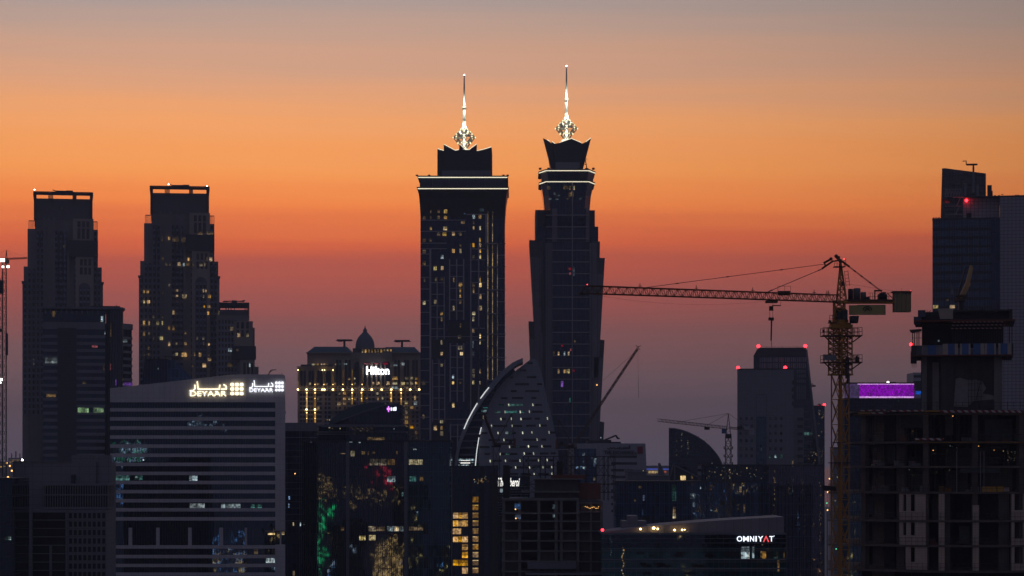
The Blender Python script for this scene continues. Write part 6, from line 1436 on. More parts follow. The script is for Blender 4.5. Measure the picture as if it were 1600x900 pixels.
M['lit_blue_sign'] = emit('lit_blue_sign', (0.03, 0.2, 1.0), 0.7, 0.5)
purple_block()

# ---------------------------------------------------------------- unfinished round tower at the right edge (nearest building)
def right_site():
    D = 375.0; K = D / FPX
    cx, cy = X(1520, D), D + 20.0; Rr = 20.0
    root = thing('unfinished_building', 'large unfinished round tower of concrete slabs and block walls at the right edge', 'unfinished building', (cx, cy, 0))
    def arc(px):
        """plan point on the curved slab edge for a photo column"""
        k = (px - 800.0) / FPX
        a = k * k + 1; b = -2 * (k * cx + cy); c = cx * cx + cy * cy - Rr * Rr
        d = b * b - 4 * a * c
        if d < 0: t = -b / (2 * a)
        else: t = (-b - math.sqrt(d)) / (2 * a)
        return Vector((k * t, t))
    def zc(py): return Z(py, D)
    edge = [arc(px) for px in (1330, 1336, 1345, 1360, 1380, 1405, 1435, 1470, 1505, 1540, 1580, 1620, 1660, 1690)]
    def plan(o=0.0, inset=0.0):
        c = Vector((cx, cy))
        pts = [c + (p - c) * (1 + (o - inset) / Rr) for p in edge]
        return pts + [Vector((pts[-1].x, cy + 14)), Vector((pts[0].x + 2, cy + 14))]
    def slab(name, mat, y, th, o=0.0):
        MB().extr([Vector((p.x, p.y, zc(y) - th)) for p in plan(o)], (0, 0, th)).build(name, mat, root)
    tops = [640.5, 689.5, 728, 768.5, 813, 852, 892, 930]
    for y in tops: slab('floor_slab', 'raw_concrete', y, 0.30)
    # inner walls coloured near black: the shade deep inside the storeys is painted
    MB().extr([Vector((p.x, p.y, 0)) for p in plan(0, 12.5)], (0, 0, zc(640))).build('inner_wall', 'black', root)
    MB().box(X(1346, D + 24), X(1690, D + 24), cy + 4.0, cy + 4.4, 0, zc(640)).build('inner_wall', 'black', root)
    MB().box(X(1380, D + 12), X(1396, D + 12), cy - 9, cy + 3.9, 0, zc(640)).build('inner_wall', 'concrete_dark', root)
    # columns
    c = Vector((cx, cy))
    def column(px, y0, y1, w=0.75, ins=0.6, mat='raw_concrete', name='column', d=0.8):
        p = arc(px); n = (p - c).normalized(); t = Vector((-n.y, n.x)); q = p - n * ins
        a = [q + t * (w / 2), q - t * (w / 2), q - t * (w / 2) - n * d, q + t * (w / 2) - n * d]
        MB().extr([Vector((v.x, v.y, zc(y1))) for v in a], (0, 0, zc(y0) - zc(y1))).build(name, mat, root)
    bays = list(zip([643.6, 692.6, 731, 771.5, 816, 855], [689.5, 728, 768.5, 813, 852, 892]))
    for (y0, y1) in bays:
        for px in (1345, 1445, 1525, 1600): column(px, y0, y1, 0.8)
        column(1395, y0, y1, 1.3, 2.6)
    # block walls of the lower storeys
    def wallseg(px0, px1, y0, y1, ins=0.25, mat='block', holes=(), name='block_wall'):
        b = MB(); n = max(1, int((px1 - px0) / 10))
        xs = [px0 + (px1 - px0) * i / n for i in range(n + 1)]
        cuts = sorted(set(xs + [h[0] for h in holes] + [h[1] for h in holes]))
        for a, e in zip(cuts, cuts[1:]):
            rows = [(y0, y1)]
            for h in holes:
                if h[0] <= a and e <= h[1]: rows = [(y0, h[2]), (h[3], y1)]
            for r0, r1 in rows:
                if r1 - r0 < 0.2: continue
                p, q = arc(a), arc(e); n1, n2 = (p - c).normalized(), (q - c).normalized()
                p0, q0 = p - n1 * ins, q - n2 * ins; p1, q1 = p0 - n1 * 0.25, q0 - n2 * 0.25
                b.extr([Vector((v.x, v.y, zc(r1))) for v in (p0, q0, q1, p1)], (0, 0, zc(r0) - zc(r1)))
        b.build(name, mat, root)
    wallseg(1404, 1446, 772, 813, holes=((1410, 1415, 773, 799), (1422, 1428.5, 773, 799)))
    wallseg(1404, 1446, 816, 852, holes=((1410, 1415, 817, 837), (1422, 1428.5, 817, 837)))
    wallseg(1414, 1448, 855, 891, holes=((1422, 1428.5, 856, 879),))
    for (y0, y1) in ((771.5, 813), (816, 852), (855, 892)):
        wallseg(1466.5, 1476, y0, y1, 0.12); wallseg(1476.4, 1485, y0, y1, 0.9, 'block_dark'); wallseg(1564, 1581, y0, y1, 0.9, 'block_dark'); wallseg(1581.2, 1605, y0, y1, 0.12, holes=((1586, 1600, y0, y0 + 26),))
        wallseg(1520.5, 1530.5, y0 + (18 if y0 < 775 else 0), y1, 0.3)
    wallseg(1476, 1520, 735, 768, 4.0, 'block_dark'); wallseg(1545, 1600, 731, 768, 3.0, 'block_dark'); wallseg(1392, 1440, 733, 768, 4.5, 'block_dark'); wallseg(1476, 1560, 700, 728, 5, 'concrete_dark')
    # curved balcony ends on the left with railings and netting posts
    for y in tops[3:7]:
        b = MB(); e = c + Vector((math.cos(R(207)), math.sin(R(207)))) * (Rr - 1.0)
        b.lathe((e.x, e.y), [(2.9, zc(y + 1) - 0.28), (2.9, zc(y + 1))], 20); b.build('balcony', 'concrete', root)
        r = MB()
        for i in range(16):
            t = R(150 + 12 * i); q = e + Vector((math.cos(t), math.sin(t))) * 2.75
            r.bar((q.x, q.y, zc(y)), (q.x, q.y, zc(y) + 1.1), 0.025)
            q2 = e + Vector((math.cos(t + R(12)), math.sin(t + R(12)))) * 2.75
            for h in (0.55, 1.1): r.bar((q.x, q.y, zc(y) + h), (q2.x, q2.y, zc(y) + h), 0.025)
        r.build('railing', 'steel', root)
    # edge railings and props on each floor
    for (y0, y1) in bays:
        r = MB(); xs = [1334 + 9 * i for i in range(31)]
        for a, e in zip(xs, xs[1:]):
            p, q = arc(a), arc(e)
            for h in (0.5, 1.05): r.bar((p.x, p.y, zc(y1) + h), (q.x, q.y, zc(y1) + h), 0.03)
            r.bar((p.x, p.y, zc(y1)), (p.x, p.y, zc(y1) + 1.15), 0.03)
        r.build('edge_railing', 'steel', root)
    for (y0, y1) in bays[:3]:
        r = MB()
        for k in range(46):
            px = 1332 + rnd.random() * 262; p = arc(px) - (arc(px) - c).normalized() * rnd.uniform(1, 6)
            r.bar((p.x, p.y, zc(y1)), (p.x + rnd.uniform(-.1, .1), p.y, zc(y0)), 0.045)
        for k in range(18):
            px = 1332 + rnd.random() * 240; p = arc(px) - (arc(px) - c).normalized() * rnd.uniform(0.5, 4); z = zc(y1) + rnd.uniform(0.4, 3.2)
            r.bar((p.x, p.y, z), (p.x + rnd.uniform(2, 5), p.y + rnd.uniform(-.5, .5), z), 0.04)
        r.build('formwork_props', 'steel', root)
    # hanging nets, tarpaulins, material heaps and hoses on the open decks
    for px0, px1, ya, yb, m in ((1338, 1352, 646, 683, 'net'), (1372, 1386, 694, 724, 'net'), (1400, 1438, 648, 668, 'net'), (1476, 1490, 650, 680, 'concrete_dark'), (1548, 1596, 654, 690, 'net'), (1336, 1346, 776, 806, 'blue_dark_sheet'), (1452, 1464, 776, 812, 'concrete_dark'), (1500, 1517, 822, 850, 'net')):
        wallseg(px0, px1, ya, yb, rnd.uniform(0.6, 3.0), m, name='hanging_sheet')
    for k in range(16):
        px = rnd.uniform(1345, 1590); i = rnd.choice([0, 1, 2, 2, 3, 4]); y1 = bays[i][1]; p = arc(px) - (arc(px) - c).normalized() * rnd.uniform(0.8, 3)
        b = MB()
        for q in range(rnd.randint(2, 4)):
            dx = rnd.uniform(-0.8, 0.8); hh = rnd.uniform(0.25, 0.9); b.box(p.x + dx - rnd.uniform(.3, .7), p.x + dx + rnd.uniform(.3, .7), p.y - 0.4 + 0.9 * q, p.y + 0.35 + 0.9 * q, zc(y1), zc(y1) + hh)
        b.build('material_pile', rnd.choice(['concrete', 'rust', 'block', 'grey_panel', 'yellow_dark']), root)
    # hazard-striped guard boards round the two top decks
    def board(px0, px1, y0, y1, mat, o=0.12, name='guard_board'):
        b = MB(); n = max(1, int((px1 - px0) / 12)); xs = [px0 + (px1 - px0) * i / n for i in range(n + 1)]
        for a, e in zip(xs, xs[1:]):
            p, q = arc(a), arc(e); n1, n2 = (p - c).normalized(), (q - c).normalized()
            b.extr([Vector((v.x, v.y, zc(y1))) for v in (p + n1 * o, q + n2 * o, q + n2 * (o - 0.06), p + n1 * (o - 0.06))], (0, 0, zc(y0) - zc(y1)))
        b.build(name, mat, root)
    board(1340, 1384, 639, 641, 'hazard'); board(1360, 1384, 643, 645.4, 'hazard'); board(1388, 1443, 640.2, 642.6, 'hazard'); board(1470, 1596, 641, 644.6, 'hazard'); board(1430, 1452, 684.5, 687, 'hazard'); board(1450, 1475, 684.5, 688, 'hazard')
    board(1445, 1468, 641, 643.4, 'yellow_paint'); board(1342, 1364, 643, 645.2, 'yellow_paint'); board(1334, 1600, 645.6, 648, 'crane_dark'); board(1440, 1600, 690.4, 692, 'yellow_dark')
    # deck railing at the top
    r = MB(); xs = [1334 + 10 * i for i in range(28)]
    for a, e in zip(xs, xs[1:]):
        p, q = arc(a), arc(e)
        for y in (634, 629): r.bar((p.x, p.y, zc(y)), (q.x, q.y, zc(y)), 0.03)
        r.bar((p.x, p.y, zc(640)), (p.x, p.y, zc(627)), 0.04)
    r.build('deck_railing', 'steel', root)
    board(1500, 1560, 732, 739, 'dark', 0.5, 'loading_net')
    for px in (1494, 1531, 1536.5):
        p = arc(px); MB().bar((p.x, p.y - 0.5, zc(770)), (p.x, p.y - 0.5, zc(705)), 0.05).build('loading_post', 'frame_metal', root)
    for px, py in ((1410, 673), (1408, 676), (1425, 664), (1420, 663)): p = arc(px); bulb(root, (p.x + 2, p.y + 3, zc(py)), 0.05, 'lit_warm', 'work_lamp')
    for k in range(30):
        px = rnd.uniform(1340, 1590); i = rnd.choice([0, 1, 1, 2]); p = arc(px); bulb(root, (p.x, p.y + rnd.uniform(2, 6), zc(bays[i][0]) - rnd.uniform(0.3, 1.2)), rnd.choice([0.03, 0.04, 0.05]), rnd.choice(['lamp_orange', 'lit_warm', 'lit_dim2', 'lit_cool']), 'work_lamp')
    for k in range(24):
        p = arc(1578 + rnd.random() * 18); bulb(root, (p.x, p.y + 2.0, zc(705 + rnd.random() * 15)), 0.035, rnd.choice(['lit_warm', 'lit_cool', 'lit_dim2']), 'work_lamp')
    # yellow crates on the third deck: things of their own
    for a, e, lab in ((1535, 1557, 'yellow crate on the open deck, left one of the pair'), (1558, 1568, 'narrower yellow crate on the open deck, right one of the pair')):
        p, q = arc(a), arc(e); t = thing('crate', lab, 'crate', (p.x, p.y + 1.2, zc(768.5)), 'yellow crates on the deck')
        MB().box(p.x + 0.02, q.x - 0.04, p.y + 0.3, p.y + 1.5, zc(768.5), zc(760.5)).build('box', 'yellow_box', t)
        MB().box(p.x, q.x - 0.02, p.y + 0.26, p.y + 1.54, zc(760.5), zc(759.8)).build('lid', 'yellow_dark', t)
    # concrete core with climbing platform on top
    f = Fac(1440, D + 6, 1572, turn=True)
    f.part(root, 'core_wall', 'core_concrete', [(1439, 1566, 553, 641)], -14, 0)
    f.part(root, 'core_edge', 'concrete_dark', [(1470, 1490, 556, 641)], -0.2, 0.25); f.part(root, 'core_edge', 'concrete', [(1440, 1448, 556, 641), (1457, 1467, 566, 641), (1553, 1566, 556, 641)], -0.2, 0.45)
    f.polypart(root, 'cement_patch', 'cement', [(1490, 635), (1493, 592), (1500, 590), (1512, 594), (1524, 593), (1535, 596), (1541, 607), (1535, 615), (1552, 618), (1555, 624), (1520, 627), (1512, 636)], 0.0, 0.06)
    r = MB(); r.bar(f.pt(1511, 557, 0.3), f.pt(1519, 595, 0.3), 0.06); r.bar(f.pt(1536, 582, 0.4), f.pt(1523, 632, 0.4), 0.06)
    for k in range(5): r.bar(f.pt(1513 + 5 * k, 592, 0.5), f.pt(1513 + 5 * k, 640, 0.5), 0.04)
    for y in (600, 610, 620): r.bar(f.pt(1512, y, 0.5), f.pt(1536, y, 0.5), 0.04)
    r.build('scaffold', 'steel', root)
    # sheeted band
    xs = [(1424, 1433, 'steel'), (1433, 1441, 'blue_dark_sheet'), (1441, 1450, 'grey_panel'), (1450, 1463, 'blue_sheet'), (1463, 1473, 'grey_panel'), (1473, 1481.5, 'cream_sheet'), (1481.5, 1492, 'blue_sheet'), (1492, 1497, 'cream_sheet'), (1500, 1503, 'cream_sheet'), (1503, 1513.5, 'blue_sheet'), (1513.5, 1516.5, 'cream_sheet'), (1520.5, 1532, 'blue_sheet'), (1532, 1538, 'cream_sheet'), (1538.5, 1542, 'cream_sheet'), (1542, 1553, 'blue_sheet'), (1553, 1556, 'cream_sheet'), (1559.5, 1563, 'cream_sheet'), (1563, 1574, 'blue_sheet'), (1574, 1580, 'cream_sheet'), (1580, 1583, 'steel')]
    for a, e, m in xs:
        top = 538 if a > 1472 else 540
        f.part(root, 'sheet_panel', m, [(a, e - 0.15, top, 555 if a > 1450 else 556)], 2.0 if a > 1448 else 1.4, 2.2 if a > 1448 else 1.6)
    f.part(root, 'platform_edge', 'rust', [(1424, 1583, 555.2, 557)], -15, 2.6); f.part(root, 'hanging_panel', 'dark', [(1423, 1432, 549, 567)], -2, 1.0)
    f.part(root, 'hanging_rods', 'steel', [(x, x + 0.6, 557, 567) for x in (1569, 1572, 1575, 1578, 1581)] + [(x, x + 0.7, 560, 574) for x in (1425, 1428, 1431)], 0.5, 0.7)
    # open storey behind slender posts
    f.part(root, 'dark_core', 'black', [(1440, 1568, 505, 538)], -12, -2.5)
    r = MB()
    for k in range(30): r.bar(f.pt(1488 + 2.65 * k, 517, 0.6), f.pt(1488 + 2.65 * k, 538, 0.6), 0.05)
    for px in (1426, 1429, 1433, 1436): r.bar(f.pt(px, 516, 1.0), f.pt(px, 552, 1.0), 0.085)
    for px in (1577, 1581): r.bar(f.pt(px, 508, 1.0), f.pt(px, 540, 1.0), 0.085)
    for y in (520, 528): r.bar(f.pt(1425, y, 1.0), f.pt(1440, y, 1.0), 0.05)
    r.build('slender_posts', 'steel', root)
    for y in (504.2, 509, 514): f.part(root, 'striped_rail', 'hazard_pale', [(1486, 1570, y - 0.8, y + 0.9)], 1.6, 1.75)
    f.part(root, 'upper_deck', 'rust', [(1428, 1586, 500.4, 503)], -14, 1.8); f.polypart(root, 'deck_bracket', 'steel', [(1586, 503), (1580, 512), (1577, 512), (1577, 503)], 0.4, 1.0)
    f.polypart(root, 'deck_bracket', 'steel', [(1421, 515.2), (1423, 519), (1427, 519), (1440, 517), (1440, 514)], -0.5, 1.4)
    f.part(root, 'screen', 'dark', [(1440, 1580, 486.5, 500.4)], -13, -0.5); f.part(root, 'screen', 'steel', [(1492, 1582, 484.4, 487), (1577, 1582, 484, 500)], -2, 0.6)
    f.part(root, 'screen', 'blue_dark_sheet', [(1428, 1440, 495, 506)], -1, 1.4); f.part(root, 'screen', 'blue_dark_sheet', [(1434.5, 1446, 484.6, 495.4)], -1, 1.2)
    f.polypart(root, 'pale_skip_panel', 'cream_sheet', [(1465.5, 482.6), (1489, 482.6), (1489, 499), (1469, 499)], 1.3, 1.6)
    r = MB()
    for k in range(60):
        px = 1430 + rnd.random() * 150; y = 484 + rnd.random() * 14; r.bar(f.pt(px, y, 0.7), f.pt(px + rnd.uniform(-4, 9), y + rnd.uniform(-2.5, 2), 0.8), 0.06)
    for k in range(26):
        px = 1440 + rnd.random() * 140; r.bar(f.pt(px, 487, -1), f.pt(px + rnd.uniform(-.5, .5), 480.5 + rnd.random() * 4, -1), 0.05)
    r.build('loose_rods', 'steel', root)
    bulb(root, f.pt(1423.4, 538, 1.2), 0.22); f.part(root, 'lamp_bracket', 'steel', [(1423.6, 1426, 537.8, 538.3)], 1.1, 1.2)
    f.lit(root, [(1466.5, 531, 2.6, 2.6, 'lit_cool_dim')], o=-2.3, o0=-2.45)
    # concrete placing boom standing on the core
    pb = thing('placing_boom', 'folded concrete placing boom standing on top of the round unfinished tower', 'placing boom', f.pt(1502, 486, -5))
    MB().bar(f.pt(1502, 487, -5), f.pt(1502, 466, -5), 0.42, 8).build('column', 'steel', pb)
    b = MB(); f.box(b, 1491, 1508, 463, 467.5, -6, -4.2); f.box(b, 1493, 1512, 457, 461, -5.6, -4.5); b.bar(f.pt(1494, 470, -4.4), f.pt(1500, 458, -4.4), 0.2); b.build('turntable', 'crane_dark', pb)
    b = MB(); b.bar(f.pt(1500, 465, -5), f.pt(1513, 438, -5.4), 0.48); b.bar(f.pt(1513, 438, -5.4), f.pt(1518.5, 414, -5.4), 0.34); b.bar(f.pt(1509, 446, -4.4), f.pt(1518, 411.5, -4.6), 0.30); b.build('folded_arm', 'boom_yellow', pb)
    b = MB(); b.bar(f.pt(1497, 455, -4.6), f.pt(1508, 417, -4.6), 0.12); b.bar(f.pt(1508, 417, -4.6), f.pt(1514, 413, -4.6), 0.12); b.bar(f.pt(1495, 463, -4.6), f.pt(1503, 438, -4.6), 0.16); b.build('concrete_pipe', 'steel', pb)
    b = MB(); f.box(b, 1485, 1489.4, 449, 457, -5, -4.2); f.box(b, 1486.6, 1488, 445.5, 449, -4.8, -4.4); f.box(b, 1486.5, 1496, 457.5, 458.6, -5, -4.2); b.build('control_cabinet', 'grey_panel', pb)
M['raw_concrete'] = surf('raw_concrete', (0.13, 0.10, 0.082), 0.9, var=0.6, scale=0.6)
M['net'] = surf('net', (0.05, 0.055, 0.05), 0.9, var=0.6, scale=2.0)
M['core_concrete'] = surf('core_concrete', (0.075, 0.066, 0.062), 0.9, var=0.6, scale=0.5)
M['cement'] = surf('cement', (0.28, 0.25, 0.24), 0.9, var=0.5, scale=1.0)
M['block_dark'] = surf('block_dark', (0.11, 0.095, 0.085), 0.9, var=0.4, scale=0.8, panel=(0.45, 0.24, 0.04, 0.5))
M['yellow_paint'] = surf('yellow_paint', (0.40, 0.20, 0.02), 0.7, var=0.4, scale=1)
M['yellow_dark'] = surf('yellow_dark', (0.22, 0.11, 0.02), 0.8, var=0.4, scale=1)
M['blue_dark_sheet'] = surf('blue_dark_sheet', (0.07, 0.08, 0.12), 0.7, var=0.3, scale=1)
M['boom_yellow'] = surf('boom_yellow', (0.50, 0.33, 0.15), 0.7, var=0.5, scale=1.5)
M['hazard_pale'] = stripes('hazard_pale', (0.32, 0.24, 0.20), (0.12, 0.02, 0.015), 0.62)
right_site()

# dark blue block seen in the gap behind the yellow crane
def gap_block():
    D = 720.0; f = Fac(1322, D, 1375)
    root = thing('glass_building', 'dark blue glass block showing behind the balconies of the round unfinished tower', 'glass building', (X(1345, D), D + 8, 0))
    f.part(root, 'glazing', 'glass_blue_dark', [(1324, 1420, 770, None)], -16, 0)
    f.part(root, 'roof_edge', 'dark', [(1323.5, 1420, 768.4, 770.2)], -16, 0.3)
    for k in range(8): f.part(root, 'pier', 'mullion', [(1326 + 7 * k, 1327 + 7 * k, 770, None)], -0.1, 0.4)
    f.lit(root, [(1329, 884, 5, 4, 'lit_cool_dim')], o=0.15)
gap_block()

# ---------------------------------------------------------------- big yellow tower crane
def big_crane():
    D = 345.0; K = D / FPX; mx = 1313.0; f = Fac(mx - 50, D, mx + 110)
    root = thing('tower_crane', 'large yellow hammerhead tower crane with a long lattice jib, left of the round unfinished tower', 'crane', (X(mx, D), D, 0), 'hammerhead tower cranes')
    xm = X(mx, D)
    w = 27.5 * K / 1.4142
    mast(MB(), xm, D, w, 0, Z(585, D), 48, 0.12, 0.055, R(45)).build('mast', 'crane_yellow', root)
    b = MB(); b.bar((xm, D - 0.25, 0), (xm, D - 0.25, Z(585, D)), 0.14)
    for k in range(100): z = Z(585, D) * k / 100; b.bar((xm - 0.25, D + 0.1, z), (xm + 0.25, D + 0.1, z), 0.025)
    b.build('ladder', 'crane_yellow', root)
    mast(MB(), xm, D, 36.5 * K / 1.4142, Z(586, D), Z(512, D), 9, 0.13, 0.06, R(45)).build('climbing_cage', 'crane_yellow', root)
    b = MB(); mast(b, xm, D, 22 * K / 1.4142, Z(586, D), Z(512, D), 8, 0.12, 0.06, R(45)); b.build('inner_mast', 'crane_yellow', root)
    f.part(root, 'cage_foot', 'crane_yellow', [(1294.6, 1331.5, 584.5, 586.6)], -1.2, 1.2); f.part(root, 'cage_head', 'crane_yellow', [(1297, 1330.5, 507.6, 513)], -1.3, 1.3)
    # hydraulic ram and service platforms
    b = MB(); b.bar(f.pt(1322, 560, 1.2), f.pt(1322, 592, 1.2), 0.28, 8); b.bar(f.pt(1323, 592, 1.2), f.pt(1323, 600, 1.2), 0.16, 8); b.build('hydraulic_ram', 'steel', root)
    for yb, yt in ((525, 512.6), (566.5, 555)):
        b = MB(); f.box(b, 1283.5, 1345, yb - 0.6, yb + 0.8, -1.5, 1.7)
        b.bar(f.pt(1285, yb, 1.6), f.pt(1297, yb + 10, 0.6), 0.09); b.bar(f.pt(1344, yb, 1.6), f.pt(1331, yb + 10, 0.6), 0.09)
        for px in (1284, 1290, 1296, 1331, 1337.5, 1344.5):
            for o in (-1.4, 1.6): b.bar(f.pt(px, yb, o), f.pt(px, yt, o), 0.05)
        for y in (yt, (yb + yt) / 2):
            for o in (-1.4, 1.6): b.bar(f.pt(1284, y, o), f.pt(1297, y, o), 0.045); b.bar(f.pt(1331, y, o), f.pt(1344.5, y, o), 0.045)
        b.build('platform', 'crane_dark', root)
    f.part(root, 'platform_board', 'grey_panel', [(1284.5, 1304, 555.5, 564)], 1.65, 1.72)
    b = MB(); f.box(b, 1335.5, 1340.5, 558, 566, 0.3, 0.9); f.box(b, 1336.6, 1339.2, 556, 558, 0.4, 0.8); b.build('control_box', 'black', root)
    f.part(root, 'loudspeaker', 'black', [(1282.8, 1285.2, 516, 520)], 1.5, 1.8)
    # slewing part
    MB().lathe((xm, D), [(1.45, Z(508, D)), (1.45, Z(505, D)), (1.1, Z(504.6, D)), (1.1, Z(500, D))], 20).build('slewing_ring', 'crane_yellow', root)
    mast(MB(), xm - 0.15, D, 1.35, Z(504, D), Z(470, D), 3, 0.14, 0.09).build('turret', 'crane_yellow', root)
    f.part(root, 'machine_box', 'crane_dark', [(1305.5, 1322, 483, 504)], -0.5, 0.5); f.part(root, 'electrics_cabinet', 'dark', [(1307, 1312, 488, 503), (1314, 1323, 485, 500)], 0.55, 1.0)
    b = MB(); f.box(b, 1294, 1306, 504, 505.2, -0.6, 1.4)
    for px in (1294.5, 1299, 1303.5): b.bar(f.pt(px, 505, 1.3), f.pt(px, 493.6, 1.3), 0.04)
    for y in (493.6, 499): b.bar(f.pt(1294.5, y, 1.3), f.pt(1304, y, 1.3), 0.04)
    f.box(b, 1293.6, 1297.6, 501, 505, 0.4, 1.2); b.build('side_platform', 'crane_dark', root)
    b = MB(); b.hexa([f.pt(1327, 505.5, 1.8), f.pt(1338, 505.5, 1.8), f.pt(1338, 505.5, 0.2), f.pt(1327, 505.5, 0.2), f.pt(1326.4, 494.6, 1.9), f.pt(1339.4, 494.6, 1.9), f.pt(1339.4, 494.6, 0.2), f.pt(1326.4, 494.6, 0.2)]); cab = b.build('cab', 'dark', root)
    f.part(cab, 'cab_window', 'win_dark', [(1328.5, 1337.8, 495.6, 501.6)], 1.84, 1.92)
    # A-frame head
    b = MB(); ap = f.pt(1313.4, 406, 0)
    for px in (1307.2, 1322.5):
        for o in (-0.6, 0.6): b.bar(f.pt(px, 471, o), f.pt(1313.4 + (px - 1314) * 0.12, 414, o * 0.4), 0.085)
    for k in range(6):
        y0 = 470 - 9 * k; y1 = y0 - 9; s0 = 1 - k / 7; s1 = 1 - (k + 1) / 7
        for o in (-0.5, 0.5):
            b.bar(f.pt(1314 - 6.6 * s0, y0, o * s0), f.pt(1314 + 7.6 * s1, y1, o * s1), 0.05); b.bar(f.pt(1314 + 7.6 * s0, y0, o * s0), f.pt(1314 - 6.6 * s1, y1, o * s1), 0.05)
            b.bar(f.pt(1314 - 6.6 * s0, y0, o), f.pt(1314 + 7.6 * s0, y0, o), 0.04)
    b.bar(f.pt(1312, 470, 0.7), f.pt(1313.2, 412, 0.4), 0.09); b.build('head_frame', 'crane_yellow', root)
    b = MB()
    for k in range(10):
        a = (1318.4 + 0.62 * k, 424 + 2.4 * k); 
    for px0, px1, y0, y1 in ((1318.5, 1321, 424, 448), (1324, 1327, 423, 447)): b.bar(f.pt(px0, y0, 0.5), f.pt(px1, y1, 0.5), 0.04)
    for k in range(5): b.bar(f.pt(1318.7 + 0.5 * k, 425 + 5.2 * k, 0.5), f.pt(1324.4 + 0.55 * k, 424.5 + 5.2 * k, 0.5), 0.035)
    b.build('head_ladder', 'crane_dark', root)
    b = MB(); f.box(b, 1302.5, 1319.5, 416.6, 417.8, -0.7, 0.8)
    for px in (1302.8, 1307, 1319): b.bar(f.pt(px, 417, 0.7), f.pt(px, 411, 0.7), 0.035)
    b.bar(f.pt(1302.8, 411.6, 0.7), f.pt(1309, 411.6, 0.7), 0.03); f.box(b, 1314, 1318.6, 441, 447, 0.2, 0.7); b.build('head_platform', 'crane_dark', root)
    b = MB(); MBx = b.bar(f.pt(1306.5, 400, 0), f.pt(1315, 411, 0), 0.26); b.bar(f.pt(1313, 405, 0), f.pt(1313, 418, 0), 0.24); b.ball(f.pt(1306.6, 400.3, 0), 0.26); b.ball(f.pt(1310.4, 402.4, 0), 0.22)
    b.bar(f.pt(1311, 407, 0), f.pt(1302, 408.2, 0), 0.14); b.bar(f.pt(1302, 407.6, 0), f.pt(1284, 420, 0), 0.18); b.bar(f.pt(1287, 411, 0), f.pt(1300, 404, 0), 0.2); b.ball(f.pt(1298.4, 404.6, 0), 0.24); b.bar(f.pt(1288, 410, 0), f.pt(1289.6, 416, 0), 0.12)
    b.bar(f.pt(1314.5, 407.5, 0), f.pt(1327.5, 417, 0), 0.17); b.build('head_pulleys', 'crane_dark', root)
    bulb(root, f.pt(1318.6, 404.8, 0.2), 0.085, 'lamp_red_small'); f.part(root, 'lamp_post', 'steel', [(1318.3, 1319, 405.6, 417), (1320.8, 1321.4, 404.5, 417)], 0.1, 0.2)
    # jib, swung a little towards the viewer
    J0 = f.pt(1308, 466.6, 0); J1 = P3(916, 452.6, 318.0)
    MB().lattice(J0, J1, (0, 0, 1), 1.15, 0.95, 62, 0.075, 0.036, ).build('jib', 'crane_yellow_dark', root)
    def jp(px, up=0.0):
        lo, hi = 0.0, 1.05
        for _ in range(40):
            m = (lo + hi) / 2; p = J0.lerp(J1, m)
            if 800 + p.x / p.y * FPX > px: lo = m
            else: hi = m
        return J0.lerp(J1, (lo + hi) / 2) + Vector((0, 0, up))
    b = MB(); t = jp(916)
    for o in (-0.5, 0.5):
        y = Vector((0, o, 0)); b.bar(t + Vector((0, 0, 0.45)) + y, jp(906.6, -0.5) + y, 0.07); b.bar(t + Vector((0, 0, -0.45)) + y, jp(906.6, -0.5) + y, 0.07)
    e = jp(911, -0.5); b.box(e.x - 0.5, e.x + 0.4, e.y - 0.5, e.y + 0.5, e.z - 0.12, e.z + 0.1); b.build('jib_tip', 'crane_dark', root)
    bulb(root, jp(917.5, 0.65), 0.07, 'lamp_red_small')
    b = MB()
    for px in (1000, 1088, 1176, 1272, 1292, 1294.6): p = jp(px, 0.4); b.bar(p, p + Vector((0, 0, 0.65)), 0.06); b.bar(p + Vector((-0.2, 0, 0.3)), p + Vector((0.25, 0, 0.3)), 0.05)
    b.build('jib_fittings', 'crane_dark', root)
    # trolley, hook block, load line
    b = MB(); p = jp(1205, -0.75); b.box(p.x - 0.75, p.x + 0.8, p.y - 0.7, p.y + 0.7, p.z - 0.12, p.z + 0.14); b.box(p.x + 0.1, p.x + 1.2, p.y - 0.7, p.y - 0.1, p.z - 0.55, p.z - 0.45)
    for dx in (0.15, 1.2): b.bar((p.x + dx, p.y - 0.6, p.z - 0.5), (p.x + dx, p.y - 0.6, p.z + 0.1), 0.03)
    b.build('trolley', 'crane_dark', root)
    b = MB(); b.box(p.x - 0.26, p.x + 0.26, p.y - 0.2, p.y + 0.2, p.z - 1.15, p.z - 0.55)
    for dx in (-0.2, 0.2): b.bar((p.x + dx, p.y, p.z - 1.1), (p.x + dx, p.y, p.z - 2.1), 0.03)
    b.box(p.x - 0.36, p.x + 0.34, p.y - 0.2, p.y + 0.2, p.z - 2.45, p.z - 2.05); b.build('hook_block', 'crane_dark', root)
    b = MB(); b.bar((p.x + 0.05, p.y, p.z - 2.4), (p.x - 0.02, p.y, p.z - 5.1), 0.13); b.bar((p.x, p.y, p.z - 5), (p.x + 0.12, p.y, p.z - 6.5), 0.045); b.build('lifting_sling', 'steel', root)
    b = MB(); q = jp(1226, 0.5); b.box(q.x - 0.9, q.x + 0.7, q.y - 0.4, q.y + 0.4, q.z - 0.3, q.z + 0.25)
    for dx in (-0.9, 0, 0.8): b.bar((q.x + dx, q.y, q.z), (q.x + dx, q.y, q.z + 0.95), 0.03)
    b.bar((q.x - 0.9, q.y, q.z + 0.9), (q.x + 0.8, q.y, q.z + 0.9), 0.03); b.build('trolley_winch', 'crane_dark', root)
    # pendant lines
    b = MB(); a = f.pt(1290, 412.4, 0); c = f.pt(1285, 420, 0)
    b.bar(a, jp(1006, 0.5), 0.05); b.bar(c, jp(1198, 0.5), 0.05)
